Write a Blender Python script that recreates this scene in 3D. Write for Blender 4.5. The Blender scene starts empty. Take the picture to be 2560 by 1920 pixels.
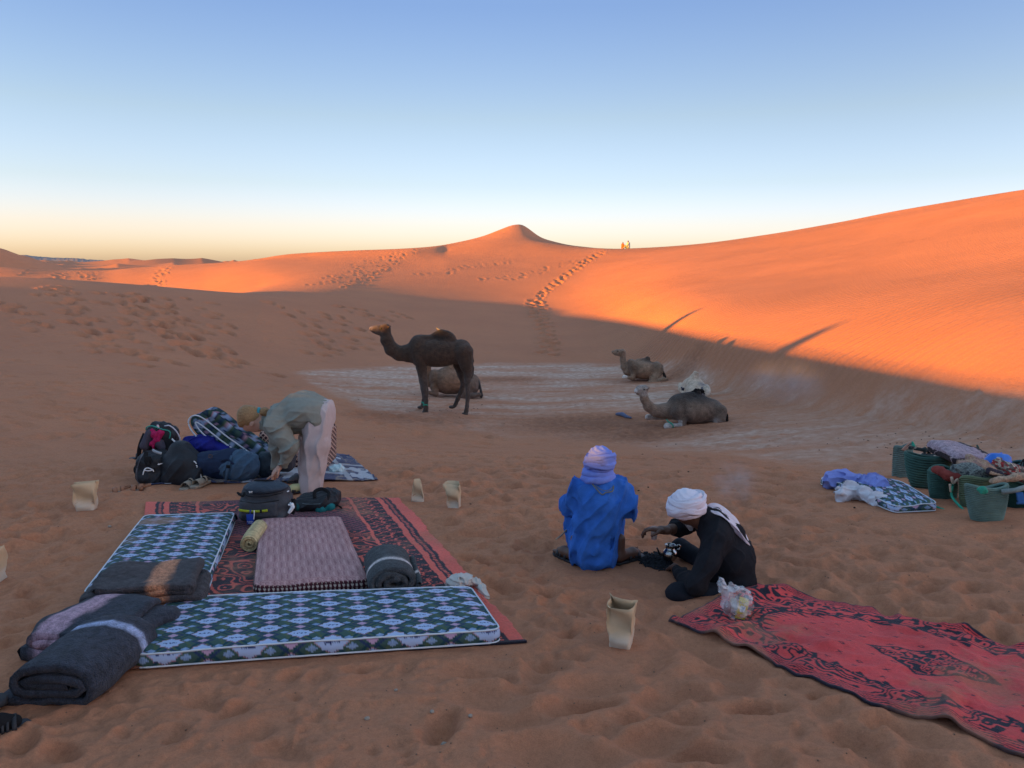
import bpy, bmesh, math, random
import numpy as np
from mathutils import Vector, Matrix, noise as mnoise

# ------------------------------------------------------------------ camera, sky, sun, exposure
scene = bpy.context.scene
PITCH = math.radians(8.7)
cam_data = bpy.data.cameras.new('camera'); cam = bpy.data.objects.new('camera', cam_data)
scene.collection.objects.link(cam); scene.camera = cam
cam.location = (0, 0, 0)
cam.rotation_euler = (math.pi/2 - PITCH, 0, 0)
cam_data.sensor_width = 36; cam_data.lens = 27
cam_data.clip_start = 0.05; cam_data.clip_end = 30000

SUN_AZ = math.radians(242)      # clockwise from +Y
SUN_EL = math.radians(4.0)
world = bpy.data.worlds.new('World'); scene.world = world; world.use_nodes = True
wn = world.node_tree.nodes; wl = world.node_tree.links
bg = wn['Background']
sky = wn.new('ShaderNodeTexSky'); sky.sky_type = 'NISHITA'; sky.sun_disc = False
sky.sun_elevation = SUN_EL; sky.sun_rotation = -SUN_AZ   # the node turns the other way
sky.altitude = 700; sky.air_density = 1.0; sky.dust_density = 1.4; sky.ozone_density = 1.0
# the air's tint by height above the horizon, and the yellow band of low dust on the sun's side
wtc = wn.new('ShaderNodeTexCoord'); wsep = wn.new('ShaderNodeSeparateXYZ'); wl.new(wtc.outputs['Generated'], wsep.inputs[0])
wr = wn.new('ShaderNodeValToRGB'); wl.new(wsep.outputs['Z'], wr.inputs[0])
el = wr.color_ramp.elements
el[0].position = 0.0; el[0].color = (.46, .57, 1.55, 1)
el[1].position = 1.0; el[1].color = (1, 1, 1, 1)
for p_, c_ in ((.05, (.44, .475, .98)), (.10, (.375, .405, .66)), (.18, (.365, .37, .49)), (.30, (.295, .33, .51)), (.38, (.34, .38, .57)), (.75, (.97, .97, 1.0))):
    e_ = el.new(p_); e_.color = (*c_, 1)
def wmath(op, *v):
    q = wn.new('ShaderNodeMath'); q.operation = op; q.use_clamp = op == 'MULTIPLY'
    for k, x in enumerate(v):
        if isinstance(x, (int, float)): q.inputs[k].default_value = x
        else: wl.new(x, q.inputs[k])
    return q.outputs[0]
def wmap(v, a0, a1, b0, b1):
    q = wn.new('ShaderNodeMapRange'); q.interpolation_type = 'SMOOTHSTEP'; wl.new(v, q.inputs[0])
    for k, x in zip((1, 2, 3, 4), (a0, a1, b0, b1)): q.inputs[k].default_value = x
    return q.outputs[0]
wdot = wmath('ADD', wmath('MULTIPLY_ADD', wsep.outputs['X'], math.sin(SUN_AZ), 0.0), wmath('MULTIPLY_ADD', wsep.outputs['Y'], math.cos(SUN_AZ), 0.0))
wband = wmath('MULTIPLY', wmap(wdot, -.75, .25, .12, 1), wmap(wsep.outputs['Z'], -.02, .22, 1, 0))
wm1 = wn.new('ShaderNodeMix'); wm1.data_type = 'RGBA'; wm1.blend_type = 'MULTIPLY'; wm1.inputs[0].default_value = 1
wl.new(sky.outputs[0], wm1.inputs[6]); wl.new(wr.outputs[0], wm1.inputs[7])
wm2 = wn.new('ShaderNodeMix'); wm2.data_type = 'RGBA'; wm2.blend_type = 'MULTIPLY'; wl.new(wband, wm2.inputs[0])
wl.new(wm1.outputs[2], wm2.inputs[6]); wm2.inputs[7].default_value = (1.0, .88, .78, 1)
wm3 = wn.new('ShaderNodeVectorMath'); wm3.operation = 'SCALE'; wl.new(wm2.outputs[2], wm3.inputs[0]); wl.new(wmath('ADD', wmap(wdot, -.75, .1, 1.0, .66), wmap(wdot, .15, .7, 0, .34)), wm3.inputs['Scale'])
wgain = wn.new('ShaderNodeVectorMath'); wgain.operation = 'SCALE'; wgain.inputs['Scale'].default_value = 1.0
wl.new(wm3.outputs[0], wgain.inputs[0]); wl.new(wgain.outputs[0], bg.inputs[0])
bg.inputs[1].default_value = 0.15
sun_l = bpy.data.lights.new('sun', 'SUN'); sun = bpy.data.objects.new('sun', sun_l)
scene.collection.objects.link(sun)
sun_l.energy = 3.35; sun_l.angle = math.radians(0.53); sun_l.color = (1.0, 0.385, 0.0)
to_sun = Vector((math.sin(SUN_AZ)*math.cos(SUN_EL), math.cos(SUN_AZ)*math.cos(SUN_EL), math.sin(SUN_EL)))
sun.rotation_euler = to_sun.to_track_quat('Z', 'Y').to_euler()
vs = scene.view_settings
vs.view_transform = 'Standard'; vs.look = 'None'; vs.gamma = 1; vs.use_curve_mapping = False
vs.exposure = 2.72
scene.cycles.max_bounces = 6; scene.cycles.diffuse_bounces = 3
scene.cycles.transparent_max_bounces = 8

# ------------------------------------------------------------------ helpers
C = scene.collection
rng = np.random.default_rng(7); random.seed(7)
def tag(o, label=None, cat=None, group=None, kind=None):
    if label: o['label'] = label
    if cat: o['category'] = cat
    if group: o['group'] = group
    if kind: o['kind'] = kind
    return o
def empty(name, loc, label, cat, group=None, rz=0):
    o = bpy.data.objects.new(name, None); C.objects.link(o); o.location = loc; o.rotation_euler = (0, 0, rz)
    o.empty_display_size = .1
    return tag(o, label, cat, group)
def link(name, me, mat=None, parent=None, smooth=True):
    """a mesh in WORLD coordinates; under a parent it is moved into the parent's space"""
    o = bpy.data.objects.new(name, me); C.objects.link(o)
    if mat is not None:
        me.materials.clear()
        for m in (mat if isinstance(mat, (list, tuple)) else [mat]): me.materials.append(m)
    if parent is not None:
        bpy_parent(o, parent)
    if smooth: me.polygons.foreach_set('use_smooth', [True]*len(me.polygons))
    return o
def wmat(p):
    M = p.matrix_basis.copy()
    while p.parent: p = p.parent; M = p.matrix_basis @ M
    return M
def bpy_parent(o, parent):
    o.data.transform(wmat(parent).inverted()); o.parent = parent
def mesh_np(verts, quads, name='mesh', tris=None):
    me = bpy.data.meshes.new(name)
    verts = np.asarray(verts, dtype=np.float32).reshape(-1, 3)
    faces = np.asarray(quads, dtype=np.int32)
    k = faces.shape[1]
    me.vertices.add(len(verts)); me.vertices.foreach_set('co', verts.ravel())
    me.loops.add(faces.size); me.loops.foreach_set('vertex_index', faces.ravel())
    me.polygons.add(len(faces)); me.polygons.foreach_set('loop_start', np.arange(0, faces.size, k, dtype=np.int32))
    me.update(calc_edges=True); me.validate(); return me
def grid_faces(n, m, wrap=False):
    """n rows of m verts"""
    i = np.arange(n-1)[:, None]; j = np.arange(m if wrap else m-1)[None, :]; j2 = (j+1) % m
    a = i*m + j; b = i*m + j2; c = (i+1)*m + j2; d = (i+1)*m + j
    return np.stack([a+0*j, b+0*i, c+0*i, d+0*j], -1).reshape(-1, 4)
def set_attr(me, name, vals, kind='FLOAT'):
    at = me.attributes.new(name, kind, 'POINT')
    if kind == 'FLOAT': at.data.foreach_set('value', np.asarray(vals, dtype=np.float32).ravel())
    else:
        v = np.asarray(vals, dtype=np.float32)
        if v.shape[-1] == 3: v = np.concatenate([v, np.ones(v.shape[:-1]+(1,), np.float32)], -1)
        at.data.foreach_set('color', v.ravel())
def srgb(r, g, b):
    f = lambda c: (c/255/12.92) if c/255 <= .04045 else ((c/255+.055)/1.055)**2.4
    return (f(r), f(g), f(b))
def hashf(ix, iy, seed):
    h = (ix.astype(np.int64)*374761393 + iy.astype(np.int64)*668265263 + seed*974634777) & 0xffffffff
    h = ((h ^ (h >> 13)) * 1274126177) & 0xffffffff
    return ((h ^ (h >> 16)) & 0xffff) / 65535.0
def vnoise(x, y, seed=0):
    x = np.asarray(x, dtype=np.float64); y = np.asarray(y, dtype=np.float64)
    ix = np.floor(x); iy = np.floor(y); fx = x-ix; fy = y-iy
    fx = fx*fx*fx*(fx*(fx*6-15)+10); fy = fy*fy*fy*(fy*(fy*6-15)+10)
    a = hashf(ix, iy, seed); b = hashf(ix+1, iy, seed); c = hashf(ix, iy+1, seed); d = hashf(ix+1, iy+1, seed)
    return (a*(1-fx)+b*fx)*(1-fy) + (c*(1-fx)+d*fx)*fy
def fbm(x, y, seed=0, oct=4):
    s = 0; a = .5; t = 0
    for k in range(oct):
        s = s + a*vnoise(x, y, seed+k*17); t += a; a *= .5; x = x*2.03+3.1; y = y*2.03+1.7
    return s/t - .5
def sstep(a, b, x):
    t = np.clip((x-a)/(b-a), 0, 1); return t*t*(3-2*t)

# ------------------------------------------------------------------ materials
def new_mat(name):
    m = bpy.data.materials.new(name); m.use_nodes = True
    return m, m.node_tree.nodes, m.node_tree.links, m.node_tree.nodes['Principled BSDF']
_fab = {}
def cloth(name, col, rough=.9, var=.25, scale=30, bump=.3, weave=0, spec=.2, sheen=0.0, metallic=0, attr=None, fine=900, dist=.004):
    """woven or knitted cloth: colour mottled by two noises, thread relief"""
    m, n, l, b = new_mat(name)
    tc = n.new('ShaderNodeTexCoord')
    n1 = n.new('ShaderNodeTexNoise'); n1.inputs['Scale'].default_value = scale; n1.inputs['Detail'].default_value = 6
    n2 = n.new('ShaderNodeTexNoise'); n2.inputs['Scale'].default_value = fine; n2.inputs['Detail'].default_value = 2
    l.new(tc.outputs['Object'], n1.inputs[0]); l.new(tc.outputs['Object'], n2.inputs[0])
    mx = n.new('ShaderNodeMix'); mx.data_type = 'RGBA'; mx.blend_type = 'MULTIPLY'; mx.inputs[0].default_value = 1
    mr = n.new('ShaderNodeMapRange'); mr.inputs['From Min'].default_value = .3; mr.inputs['From Max'].default_value = .7
    mr.inputs['To Min'].default_value = 1-var; mr.inputs['To Max'].default_value = 1+var
    ad = n.new('ShaderNodeMath'); ad.operation = 'ADD'
    m5 = n.new('ShaderNodeMath'); m5.operation = 'MULTIPLY'; m5.inputs[1].default_value = .5
    l.new(n1.outputs[0], ad.inputs[0]); l.new(n2.outputs[0], ad.inputs[1]); l.new(ad.outputs[0], m5.inputs[0]); l.new(m5.outputs[0], mr.inputs[0])
    if attr:
        at = n.new('ShaderNodeAttribute'); at.attribute_name = attr; l.new(at.outputs['Color'], mx.inputs[6])
    else: mx.inputs[6].default_value = (*col, 1)
    l.new(mr.outputs[0], mx.inputs[7]); l.new(mx.outputs[2], b.inputs['Base Color'])
    b.inputs['Roughness'].default_value = rough; b.inputs['Specular IOR Level'].default_value = spec
    b.inputs['Metallic'].default_value = metallic
    if sheen: b.inputs['Sheen Weight'].default_value = sheen; b.inputs['Sheen Roughness'].default_value = .6
    if bump:
        bp = n.new('ShaderNodeBump'); bp.inputs['Strength'].default_value = bump; bp.inputs['Distance'].default_value = dist
        l.new(ad.outputs[0], bp.inputs['Height']); l.new(bp.outputs[0], b.inputs['Normal'])
    return m

# ------------------------------------------------------------------ picture geometry -> places
FPX = 1920.0
def ray(X, Y):
    xc = (X-1280)/FPX; yc = -(Y-960)/FPX
    return np.array([xc, math.cos(PITCH)+yc*math.sin(PITCH), -math.sin(PITCH)+yc*math.cos(PITCH)])
def azt(X, Y):
    r = ray(X, Y); h = math.hypot(r[0], r[1]); return math.degrees(math.atan2(r[0], r[1])), r[2]/h
def F(pts):
    """list of (X, Y, d) or (X, Y, None, z) -> az, d, z arrays"""
    out = []
    for p in pts:
        if p[0] == 'az': out.append(p[1:]); continue
        az, t = azt(p[0], p[1])
        if p[2] is None: out.append((az, p[3]/t, p[3]))
        else: out.append((az, p[2], t*p[2]))
    out = np.array(sorted(out), dtype=float); return out
def pchip(xk, yk, x):
    """monotone cubic; xk, yk 1-D"""
    h = np.diff(xk); dl = np.diff(yk)/h; n = len(xk); m = np.zeros(n)
    for i in range(1, n-1):
        if dl[i-1]*dl[i] > 0:
            w1 = 2*h[i]+h[i-1]; w2 = h[i]+2*h[i-1]; m[i] = (w1+w2)/(w1/dl[i-1]+w2/dl[i])
    m[0] = dl[0]; m[-1] = dl[-1]
    i = np.clip(np.searchsorted(xk, x)-1, 0, n-2); t = (x-xk[i])/h[i]
    t2 = t*t; t3 = t2*t
    return (2*t3-3*t2+1)*yk[i]+(t3-2*t2+t)*h[i]*m[i]+(-2*t3+3*t2)*yk[i+1]+(t3-t2)*h[i]*m[i+1]

# feature lines of the terrain, each over azimuth
f1 = F([('az',-180,3.5,-1.8),('az',-60,3.5,-1.88),('az',-36,3.5,-1.9),('az',0,3.5,-1.92),('az',36,3.5,-1.84),('az',90,3.5,-1.7),('az',180,3.5,-1.8)])
f2 = F([('az',-180,7.5,-1.8),('az',-60,7.5,-2.0),('az',-35,7.5,-2.1),('az',0,7.5,-2.15),('az',20,7.5,-2.1),('az',35,7.5,-1.98),('az',90,7.5,-1.6),('az',180,7.5,-1.8)])
f3 = F([('az',-180,14,-1.9),('az',-90,12,-2.0),('az',-60,12,-2.2),(0,1100,None,-2.4),(400,1055,None,-2.65),(700,1050,None,-2.95),(1000,1065,None,-3.3),(1280,1080,None,-3.45),(1600,1085,None,-3.4),
        (1800,1100,None,-3.1),(2100,1180,None,-2.65),(2560,1200,None,-2.45),('az',60,11,-1.9),('az',90,12,-1.4),('az',180,14,-1.9)])
f4 = F([('az',-180,22,-1.6),('az',-90,19,-1.6),('az',-60,20,-1.9),(0,900,None,-2.35),(400,905,None,-2.75),(700,925,None,-3.3),(900,920,None,-3.5),(1280,910,None,-3.55),(1511,918,None,-3.5),
        (1650,945,None,-3.45),(1800,985,None,-3.3),(2100,1040,None,-2.9),(2322,1075,None,-2.65),(2560,1110,None,-2.42),('az',60,14,-1.7),('az',90,16,-1.0),('az',180,22,-1.6)])
f5 = F([('az',-180,34,.9),('az',-140,32,1.4),('az',-110,30,1.10),('az',-90,31,.90),('az',-75,33,.70),('az',-62,36,.37),('az',-52,40,.03),('az',-42,44,-.35),
        (0,690,46),(200,701,45),(400,716,44),(637,738,43),(760,743,44.2),(868,744,46.5),(1013,744,49.5),(1150,753,50),(1280,769,49.2),(1400,778,48.2),(1511,792,43),(1650,822,29),
        (1743,839,25.0),(1957,871,20.8),(2140,902,18.0),(2322,932,15.9),(2560,978,13.9),('az',45,16,-1.5),('az',90,22,.2),('az',180,34,.9)])
f7 = F([('az',-180,60,-1),('az',-60,120,-2.5),(-100,667,96),(0,668,95),(98,673,94),(174,676,94),(252,676,93),(318,671,92),(382,667,91),(428,663,90),(492,660,88),(602,652.6,85),
        (640,647.7,84),(723,635,82),(868,626.5,80),(1013,621,79),(1080,616,81),(1157,603,88),(1210,590,94),(1250,575,99),(1285,563,102),(1302,561.5,103),(1318,570,102),(1340,587,100),(1355,596,98),(1385,605,96),(1425,614,93),(1480,620,89),
        (1511,624,87),(1563,622,86),(1650,618,86),(1743,611,86),(1917,588,85),(2090,559,82),(2264,525,77),(2560,476,69),(2900,425,62),('az',60,55,7),('az',90,50,6),('az',180,60,-1)])
N_AZ = 1440
azk = np.linspace(-180, 180, N_AZ+1)
dk = np.concatenate([[.0], np.geomspace(.3, 4000, 900)])
def cols(f, k, az): return pchip(f[:, 0], f[:, k], az)
def smooth_az(v, s):
    r = int(s*4); g = np.exp(-.5*(np.arange(-r, r+1)/s)**2); g /= g.sum()
    return np.convolve(np.concatenate([v[-r-1:-1], v, v[1:r+1]]), g, 'valid')
FD = []; FZ = []
for f, s in ((f1, 12), (f2, 12), (f3, 8), (f4, 10), (f5, 9), (f7, .8)):
    FD.append(smooth_az(cols(f, 1, azk), s)); FZ.append(smooth_az(cols(f, 2, azk), s))
Z7S = smooth_az(FZ[5], 26); Z7M = smooth_az(FZ[5], 10); D7S = smooth_az(FD[5], 34)
BASE = np.zeros((N_AZ+1, len(dk)))
for i, az in enumerate(azk):
    d1, d2, d3, d4, d5, d7 = [a[i] for a in FD]; z1, z2, z3, z4, z5, z7 = [a[i] for a in FZ]
    w = float(1-sstep(-28, -12, az))*float(sstep(-175, -150, az)) if az < 0 else 0.0   # behind the ridge the sand falls away
    ds = D7S[i]; d6 = d5 + .32*(ds-d5); da = d5+.62*(ds-d5); db = min(d5+.84*(ds-d5), d7-2.5); zs = Z7S[i]; zm = Z7M[i]
    z6 = (z5+(zs-z5)*.30)*(1-w) + (min(z5, z7)-.7)*w
    za = (z5+(zs-z5)*.62)*(1-.25*w) + (min(z5, z7)+.35*abs(z7-z5))*.25*w
    zb = z5+(.5*zs+.5*zm-z5)*.88
    w2 = float(1-sstep(-22, -13, az))*w if az < 0 else 0.0
    z6 -= 1.3*w2; za = za*(1-w2)+(z6+.36*(z7-z6))*w2; zb = zb*(1-w2)+(z6+.84*(z7-z6))*w2
    xs = [-1, 0.3, d1, d2, d3, d4, d5, d6, da, db, d7, d7+14, d7+60, 400, 4000]
    fl = -7.0
    ys = [-1.75, -1.75, z1, z2, z3, z4, z5, z6, za, zb, z7, z7-4.2, fl, -8, -9]
    BASE[i] = pchip(np.array(xs, float), np.array(ys, float), dk)
def base_z(x, y):
    x = np.asarray(x, float); y = np.asarray(y, float)
    d = np.hypot(x, y); az = np.degrees(np.arctan2(x, y))
    fi = (az+180)/360*N_AZ; i = np.clip(np.floor(fi).astype(int), 0, N_AZ-1); fi = fi-i
    j = np.clip(np.searchsorted(dk, d)-1, 0, len(dk)-2); fj = np.clip((d-dk[j])/(dk[j+1]-dk[j]), 0, 1)
    return (BASE[i, j]*(1-fi)+BASE[i+1, j]*fi)*(1-fj) + (BASE[i, j+1]*(1-fi)+BASE[i+1, j+1]*fi)*fj
_hd = np.geomspace(1.0, 300, 4000)
def hit(X, Y, dz=0.0):
    """where the sight line through a picture point meets the bare terrain (raised by dz)"""
    r = ray(X, Y); r = r/np.hypot(r[0], r[1])
    below = r[2]*_hd < base_z(r[0]*_hd, r[1]*_hd)+dz
    k = int(np.argmax(below)) if below.any() else len(_hd)-1
    d = np.linspace(_hd[max(k-1, 0)], _hd[k], 60); k = int(np.argmax(r[2]*d < base_z(r[0]*d, r[1]*d)+dz)) if below.any() else 59
    return r*d[k]

# ------------------------------------------------------------------ relief maps: footprints near the camp, trails on the dunes
class HMap:
    def __init__(s, x0, x1, y0, y1, res):
        s.x0, s.y0, s.res = x0, y0, res; s.nx = int((x1-x0)/res); s.ny = int((y1-y0)/res)
        s.h = np.zeros((s.ny, s.nx), np.float32)
    def grid(s): return np.meshgrid(s.x0+np.arange(s.nx)*s.res, s.y0+np.arange(s.ny)*s.res)
    def win(s, x, y, r):
        i0 = max(0, int((x-r-s.x0)/s.res)); i1 = min(s.nx, int((x+r-s.x0)/s.res)+1)
        j0 = max(0, int((y-r-s.y0)/s.res)); j1 = min(s.ny, int((y+r-s.y0)/s.res)+1)
        if i1 <= i0 or j1 <= j0: return None
        X, Y = np.meshgrid(s.x0+np.arange(i0, i1)*s.res-x, s.y0+np.arange(j0, j1)*s.res-y)
        return slice(j0, j1), slice(i0, i1), X, Y
    def print_(s, x, y, ang, a, b, depth, rim=.35, add=False, flat=.5):
        w = s.win(x, y, a*1.7)
        if w is None: return
        sj, si, X, Y = w
        ca, sa = math.cos(ang), math.sin(ang); u = (X*ca+Y*sa)/a; v = (-X*sa+Y*ca)/b
        v = v*(1+.25*u)                                    # heel narrower than toe
        r2 = u*u+v*v; r = np.sqrt(r2)
        cur = s.h[sj, si]
        if add:
            s.h[sj, si] = cur - depth*sstep(1.12, flat, r) + rim*depth*np.exp(-((r-1.2)/.25)**2)
        else:                                              # a scooped hollow: meets its neighbours in sharp crests
            tilt = .35*u*depth
            bowl = float(cur.mean()) + rim*depth*1.2 + depth*(np.minimum(r2, 1.6**2)*(1+rim) - 1) + tilt
            k = .004; d_ = np.clip((cur-bowl)/k, -30, 30)
            s.h[sj, si] = np.where(r < 1.6, cur-k*np.log1p(np.exp(d_)), cur)
            s.h[sj, si] += rim*depth*.5*np.exp(-((r-1.15)/.35)**2)*(1+.6*v)
    def sample(s, x, y):
        fx = (x-s.x0)/s.res; fy = (y-s.y0)/s.res
        ok = (fx > 1) & (fx < s.nx-2) & (fy > 1) & (fy < s.ny-2)
        fx = np.clip(fx, 0, s.nx-2); fy = np.clip(fy, 0, s.ny-2); i = fx.astype(int); j = fy.astype(int); fx = fx-i; fy = fy-j
        h = s.h; v = (h[j, i]*(1-fx)+h[j, i+1]*fx)*(1-fy)+(h[j+1, i]*(1-fx)+h[j+1, i+1]*fx)*fy
        return np.where(ok, v, 0)
def blur(h, n=1):
    for _ in range(n):
        h[1:-1] = (h[:-2]+2*h[1:-1]+h[2:])/4; h[:, 1:-1] = (h[:, :-2]+2*h[:, 1:-1]+h[:, 2:])/4
    return h
near = HMap(-9.5, 9.5, .6, 13.5, .0125)
GX, GY = near.grid()
near.h += (.035*fbm(GX*1.1, GY*1.1, 3, 3) + .02*fbm(GX*3.2, GY*3.2, 9, 3)).astype(np.float32)
def calm(x, y):
    """0 where the sand lies smooth, 1 where feet have churned it"""
    n = vnoise(np.array([x*.55+7.3]), np.array([y*.6+2.1]), 31)[0]
    k = 1.0
    if abs(x-(-.2)) < 1.5 and y < 2.9: k = .22
    if -1.6 < x < .5 and 2.4 < y < 3.3: k = .3
    if x < -1.3 and y < 2.6: k = .25
    if y > 8.5: k = .6
    return k*(.35+1.0*n)
for _ in range(8200):
    y = .9+12*random.random()**.9; x = random.uniform(-1, 1)*(y*.78+1.0)
    if random.random() > calm(x, y): continue
    big = random.random()
    a = random.uniform(.06, .15); b = a*random.uniform(.36, .72)
    if big < .14: a *= 1.5; b *= 1.35
    near.print_(x, y, random.uniform(0, 6.28) if y < 5 else random.gauss(0, .6), a, b, a*random.uniform(.18, .42), rim=random.uniform(.05, .45))
for _ in range(7000):                                       # crumbs, toe scuffs
    y = 1.2+6*random.random(); x = random.uniform(-1, 1)*(y*.75+.5)
    near.print_(x, y, random.uniform(0, 6.28), random.uniform(.015, .06), random.uniform(.01, .03), random.uniform(-.009, .014), rim=.4, add=True)
def sole(x, y, ang):                                        # shoe print with a tread of bars
    near.print_(x, y, ang, .15, .055, .010, rim=.5, flat=.8)
    ca, sa = math.cos(ang), math.sin(ang)
    for k in range(-5, 6):
        t = k*.024
        near.print_(x+ca*t, y+sa*t, ang+math.pi/2+.3*(k % 2), .040, .006, .008, rim=0, add=True, flat=.3)
for X, Y, a in [(1010,1650,.2),(1110,1645,.1),(1080,1695,.3),(1190,1690,.3),(1050,1730,0),(1400,1615,.35),(1420,1640,.2),(1340,1725,.0),(1260,1745,.1),(1110,1722,.5),(420,1760,.3),(560,1745,.4),(980,1690,.1),(1480,1590,.1),(1330,1540,.5),(300,1810,.3)]:
    p = hit(X, Y); sole(p[0], p[1], a)
for _ in range(16):                                        # the big scoops at the bottom right
    X = random.uniform(1180, 2000); Y = random.uniform(1640, 1910); p = hit(X, Y)
    near.print_(p[0], p[1], random.uniform(-.5, .9), random.uniform(.16, .27), random.uniform(.07, .13), random.uniform(.035, .07), rim=random.uniform(.1, .4))
near.h = blur(near.h, 1); near.h *= 1.3; near.h -= near.h.mean()
fine = (.011*fbm(GX*11, GY*15, 5, 4)+.020*(1-np.abs(2*vnoise(GX*5.1+vnoise(GX*3, GY*3, 8)*1.5, GY*6.3, 12)-1))**3*vnoise(GX*.9, GY*.9, 13)).astype(np.float32); near.h += fine
# keep the relief gentle where things lie flat
mid = HMap(-62, 46, 10, 112, .055)
def line_pts(pts, step):
    P3 = [hit(*p) for p in pts]; out = []
    for a, b in zip(P3[:-1], P3[1:]):
        n = max(1, int(np.linalg.norm((b-a)[:2])/step))
        for k in range(n):
            q = a+(b-a)*k/n; out.append((q[0], q[1], math.atan2(b[1]-a[1], b[0]-a[0])))
    return out
def trail(pts, step=.65, side=.14, a=.2, b=.12, depth=.06, jit=.1, n=1, rim=.5, ang=None):
    L = line_pts(pts, step)
    for rep in range(n):
        off = random.uniform(-.5, .5)*(n > 1)*n*.5
        for k, (x, y, g) in enumerate(L):
            s = side if k % 2 else -side; s += off
            near_x = x-math.sin(g)*s+random.gauss(0, jit); near_y = y+math.cos(g)*s+random.gauss(0, jit)
            mid.print_(near_x, near_y, (g if ang is None else ang)+random.gauss(0, .25), a*random.uniform(.8, 1.25), b*random.uniform(.8, 1.25), depth*random.uniform(.6, 1.3), rim=rim, add=True, flat=.2)
slide = dict(step=.9, side=.25, a=.44, b=.20, depth=.20, jit=.28, rim=.12, ang=-.6)
trail([(10,755),(60,790),(120,820),(180,835)], n=2, **slide)
trail([(190,720),(210,760),(240,800),(300,850),(400,900),(520,930)], n=3, **slide)
trail([(330,740),(350,780),(420,830),(520,880),(600,920),(700,950)], n=2, **slide)
trail([(370,735),(440,770),(480,810),(540,870),(640,915)], n=3, **slide)
trail([(280,740),(330,790),(380,840),(470,890)], n=2, **slide)
trail([(500,750),(560,800),(580,850)], n=1, **slide)
trail([(700,760),(740,790),(790,840),(830,900)], n=2, **slide)
trail([(810,785),(860,820),(900,880)], n=2, **slide)
trail([(870,765),(940,800),(1010,780)], n=2, **slide)
trail([(1511,630),(1480,640),(1430,680),(1390,705),(1350,740),(1330,760),(1350,790),(1370,840),(1375,895)], n=1, step=.75, side=.2, a=.32, b=.2, depth=.13, jit=.06, rim=.3)
trail([(1338,752),(1350,790),(1370,840),(1375,895)], n=1, step=.75, side=.22, a=.36, b=.30, depth=.20, jit=.06, rim=.25)
trail([(1505,632),(1440,672),(1385,712),(1345,745)], n=1, step=.8, side=.2, a=.3, b=.2, depth=.10, jit=.08, rim=.3)
trail([(1480,645),(1390,665),(1300,690),(1180,700)], n=2, step=1.1, a=.3, b=.2, depth=.06, jit=.3)
trail([(1280,652),(1150,670),(1020,690)], n=2, step=1.3, a=.3, b=.2, depth=.05, jit=.5)
trail([(1035,624),(980,650),(900,700),(850,722)], n=2, step=1.1, a=.26, b=.18, depth=.08, jit=.3)
trail([(1000,630),(940,655),(880,690),(800,715)], n=2, step=1.3, a=.26, b=.18, depth=.06, jit=.6)
trail([(422,668),(404,690),(395,716)], n=2, step=1.2, a=.3, b=.2, depth=.10, jit=.2)
trail([(243,680),(233,703)], n=2, step=1.3, a=.3, b=.2, depth=.10, jit=.2)
trail([(195,680),(222,700)], n=1, step=1.3, a=.3, b=.2, depth=.08)
trail([(78,676),(50,692)], n=1, step=1.3, a=.3, b=.2, depth=.08)
trail([(150,684),(128,698)], n=1, step=1.2, a=.4, b=.3, depth=.08)
for _ in range(900):                                        # strays on the shaded slope and behind the camp
    X = random.uniform(-60, 1250); Y = random.uniform(720, 1120) if random.random() < .75 else random.uniform(930, 1150)
    if Y < 700+.06*X+40: continue
    p = hit(X, Y); mid.print_(p[0], p[1], random.uniform(-.6, .5), random.uniform(.15, .36), random.uniform(.08, .14), random.uniform(.02, .05), rim=.4, add=True, flat=.2)
for _ in range(500):
    X = random.uniform(900, 2560); Y = random.uniform(1030, 1160)
    p = hit(X, Y); mid.print_(p[0], p[1], random.uniform(-.6, .5), random.uniform(.12, .26), random.uniform(.06, .14), random.uniform(.012, .04), rim=.4, add=True, flat=.2)

def pan_mask(x, y):
    """the pale clay floor between the dunes"""
    d = np.hypot(x, y); az = np.degrees(np.arctan2(x, y))
    dn = np.interp(az, [-40,-22,-17.5,-14,-9,0,8,15,23,30,40], [60,36,29,21.5,16.3,15.8,14.5,13.2,11.5,10.3,10])
    df = np.interp(az, [-40,-22,-17.5,-14,-9,0,8,12,15,23,30,40], [60,24,24.5,26.5,28,28.3,27.5,25.5,22,17.4,15,13])
    w = .9*fbm(x*.5, y*.5, 41, 3)*3
    return sstep(dn-1.2, dn+1.0, d+w)*(1-sstep(df-.9, df+.5, d+w*.5))*(1-.45*sstep(14, 24, az))
def churn(x, y):
    """loose dark heaps round the camels"""
    m = 0
    for X, Y, rx, ry, h in CHURN:
        m = np.maximum(m, np.exp(-(((x-X)/rx)**2+((y-Y)/ry)**2))*h)
    return m
CHURN = []
for X, Y, rx, ry, h in [(1000,1045,2.2,1.2,.7),(1500,1060,2.6,1.6,1.0),(1640,1085,2.4,1.2,.9),(1250,950,2.0,1.0,.8),(1680,940,1.8,1.2,.7),(1900,1010,1.8,2.0,.5)]:
    p = hit(X, Y); CHURN.append((p[0], p[1], rx, ry, h))
def quad_mask(x, y, q, soft):
    d = None; n = len(q)
    for i in range(n):
        a = q[i]; b = q[(i+1) % n]; L = math.hypot(b[0]-a[0], b[1]-a[1]); nx, ny = -(b[1]-a[1])/L, (b[0]-a[0])/L
        e = (x-a[0])*nx+(y-a[1])*ny
        d = e if d is None else np.minimum(d, e)
    return sstep(-soft, soft*.3, d)
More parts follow.
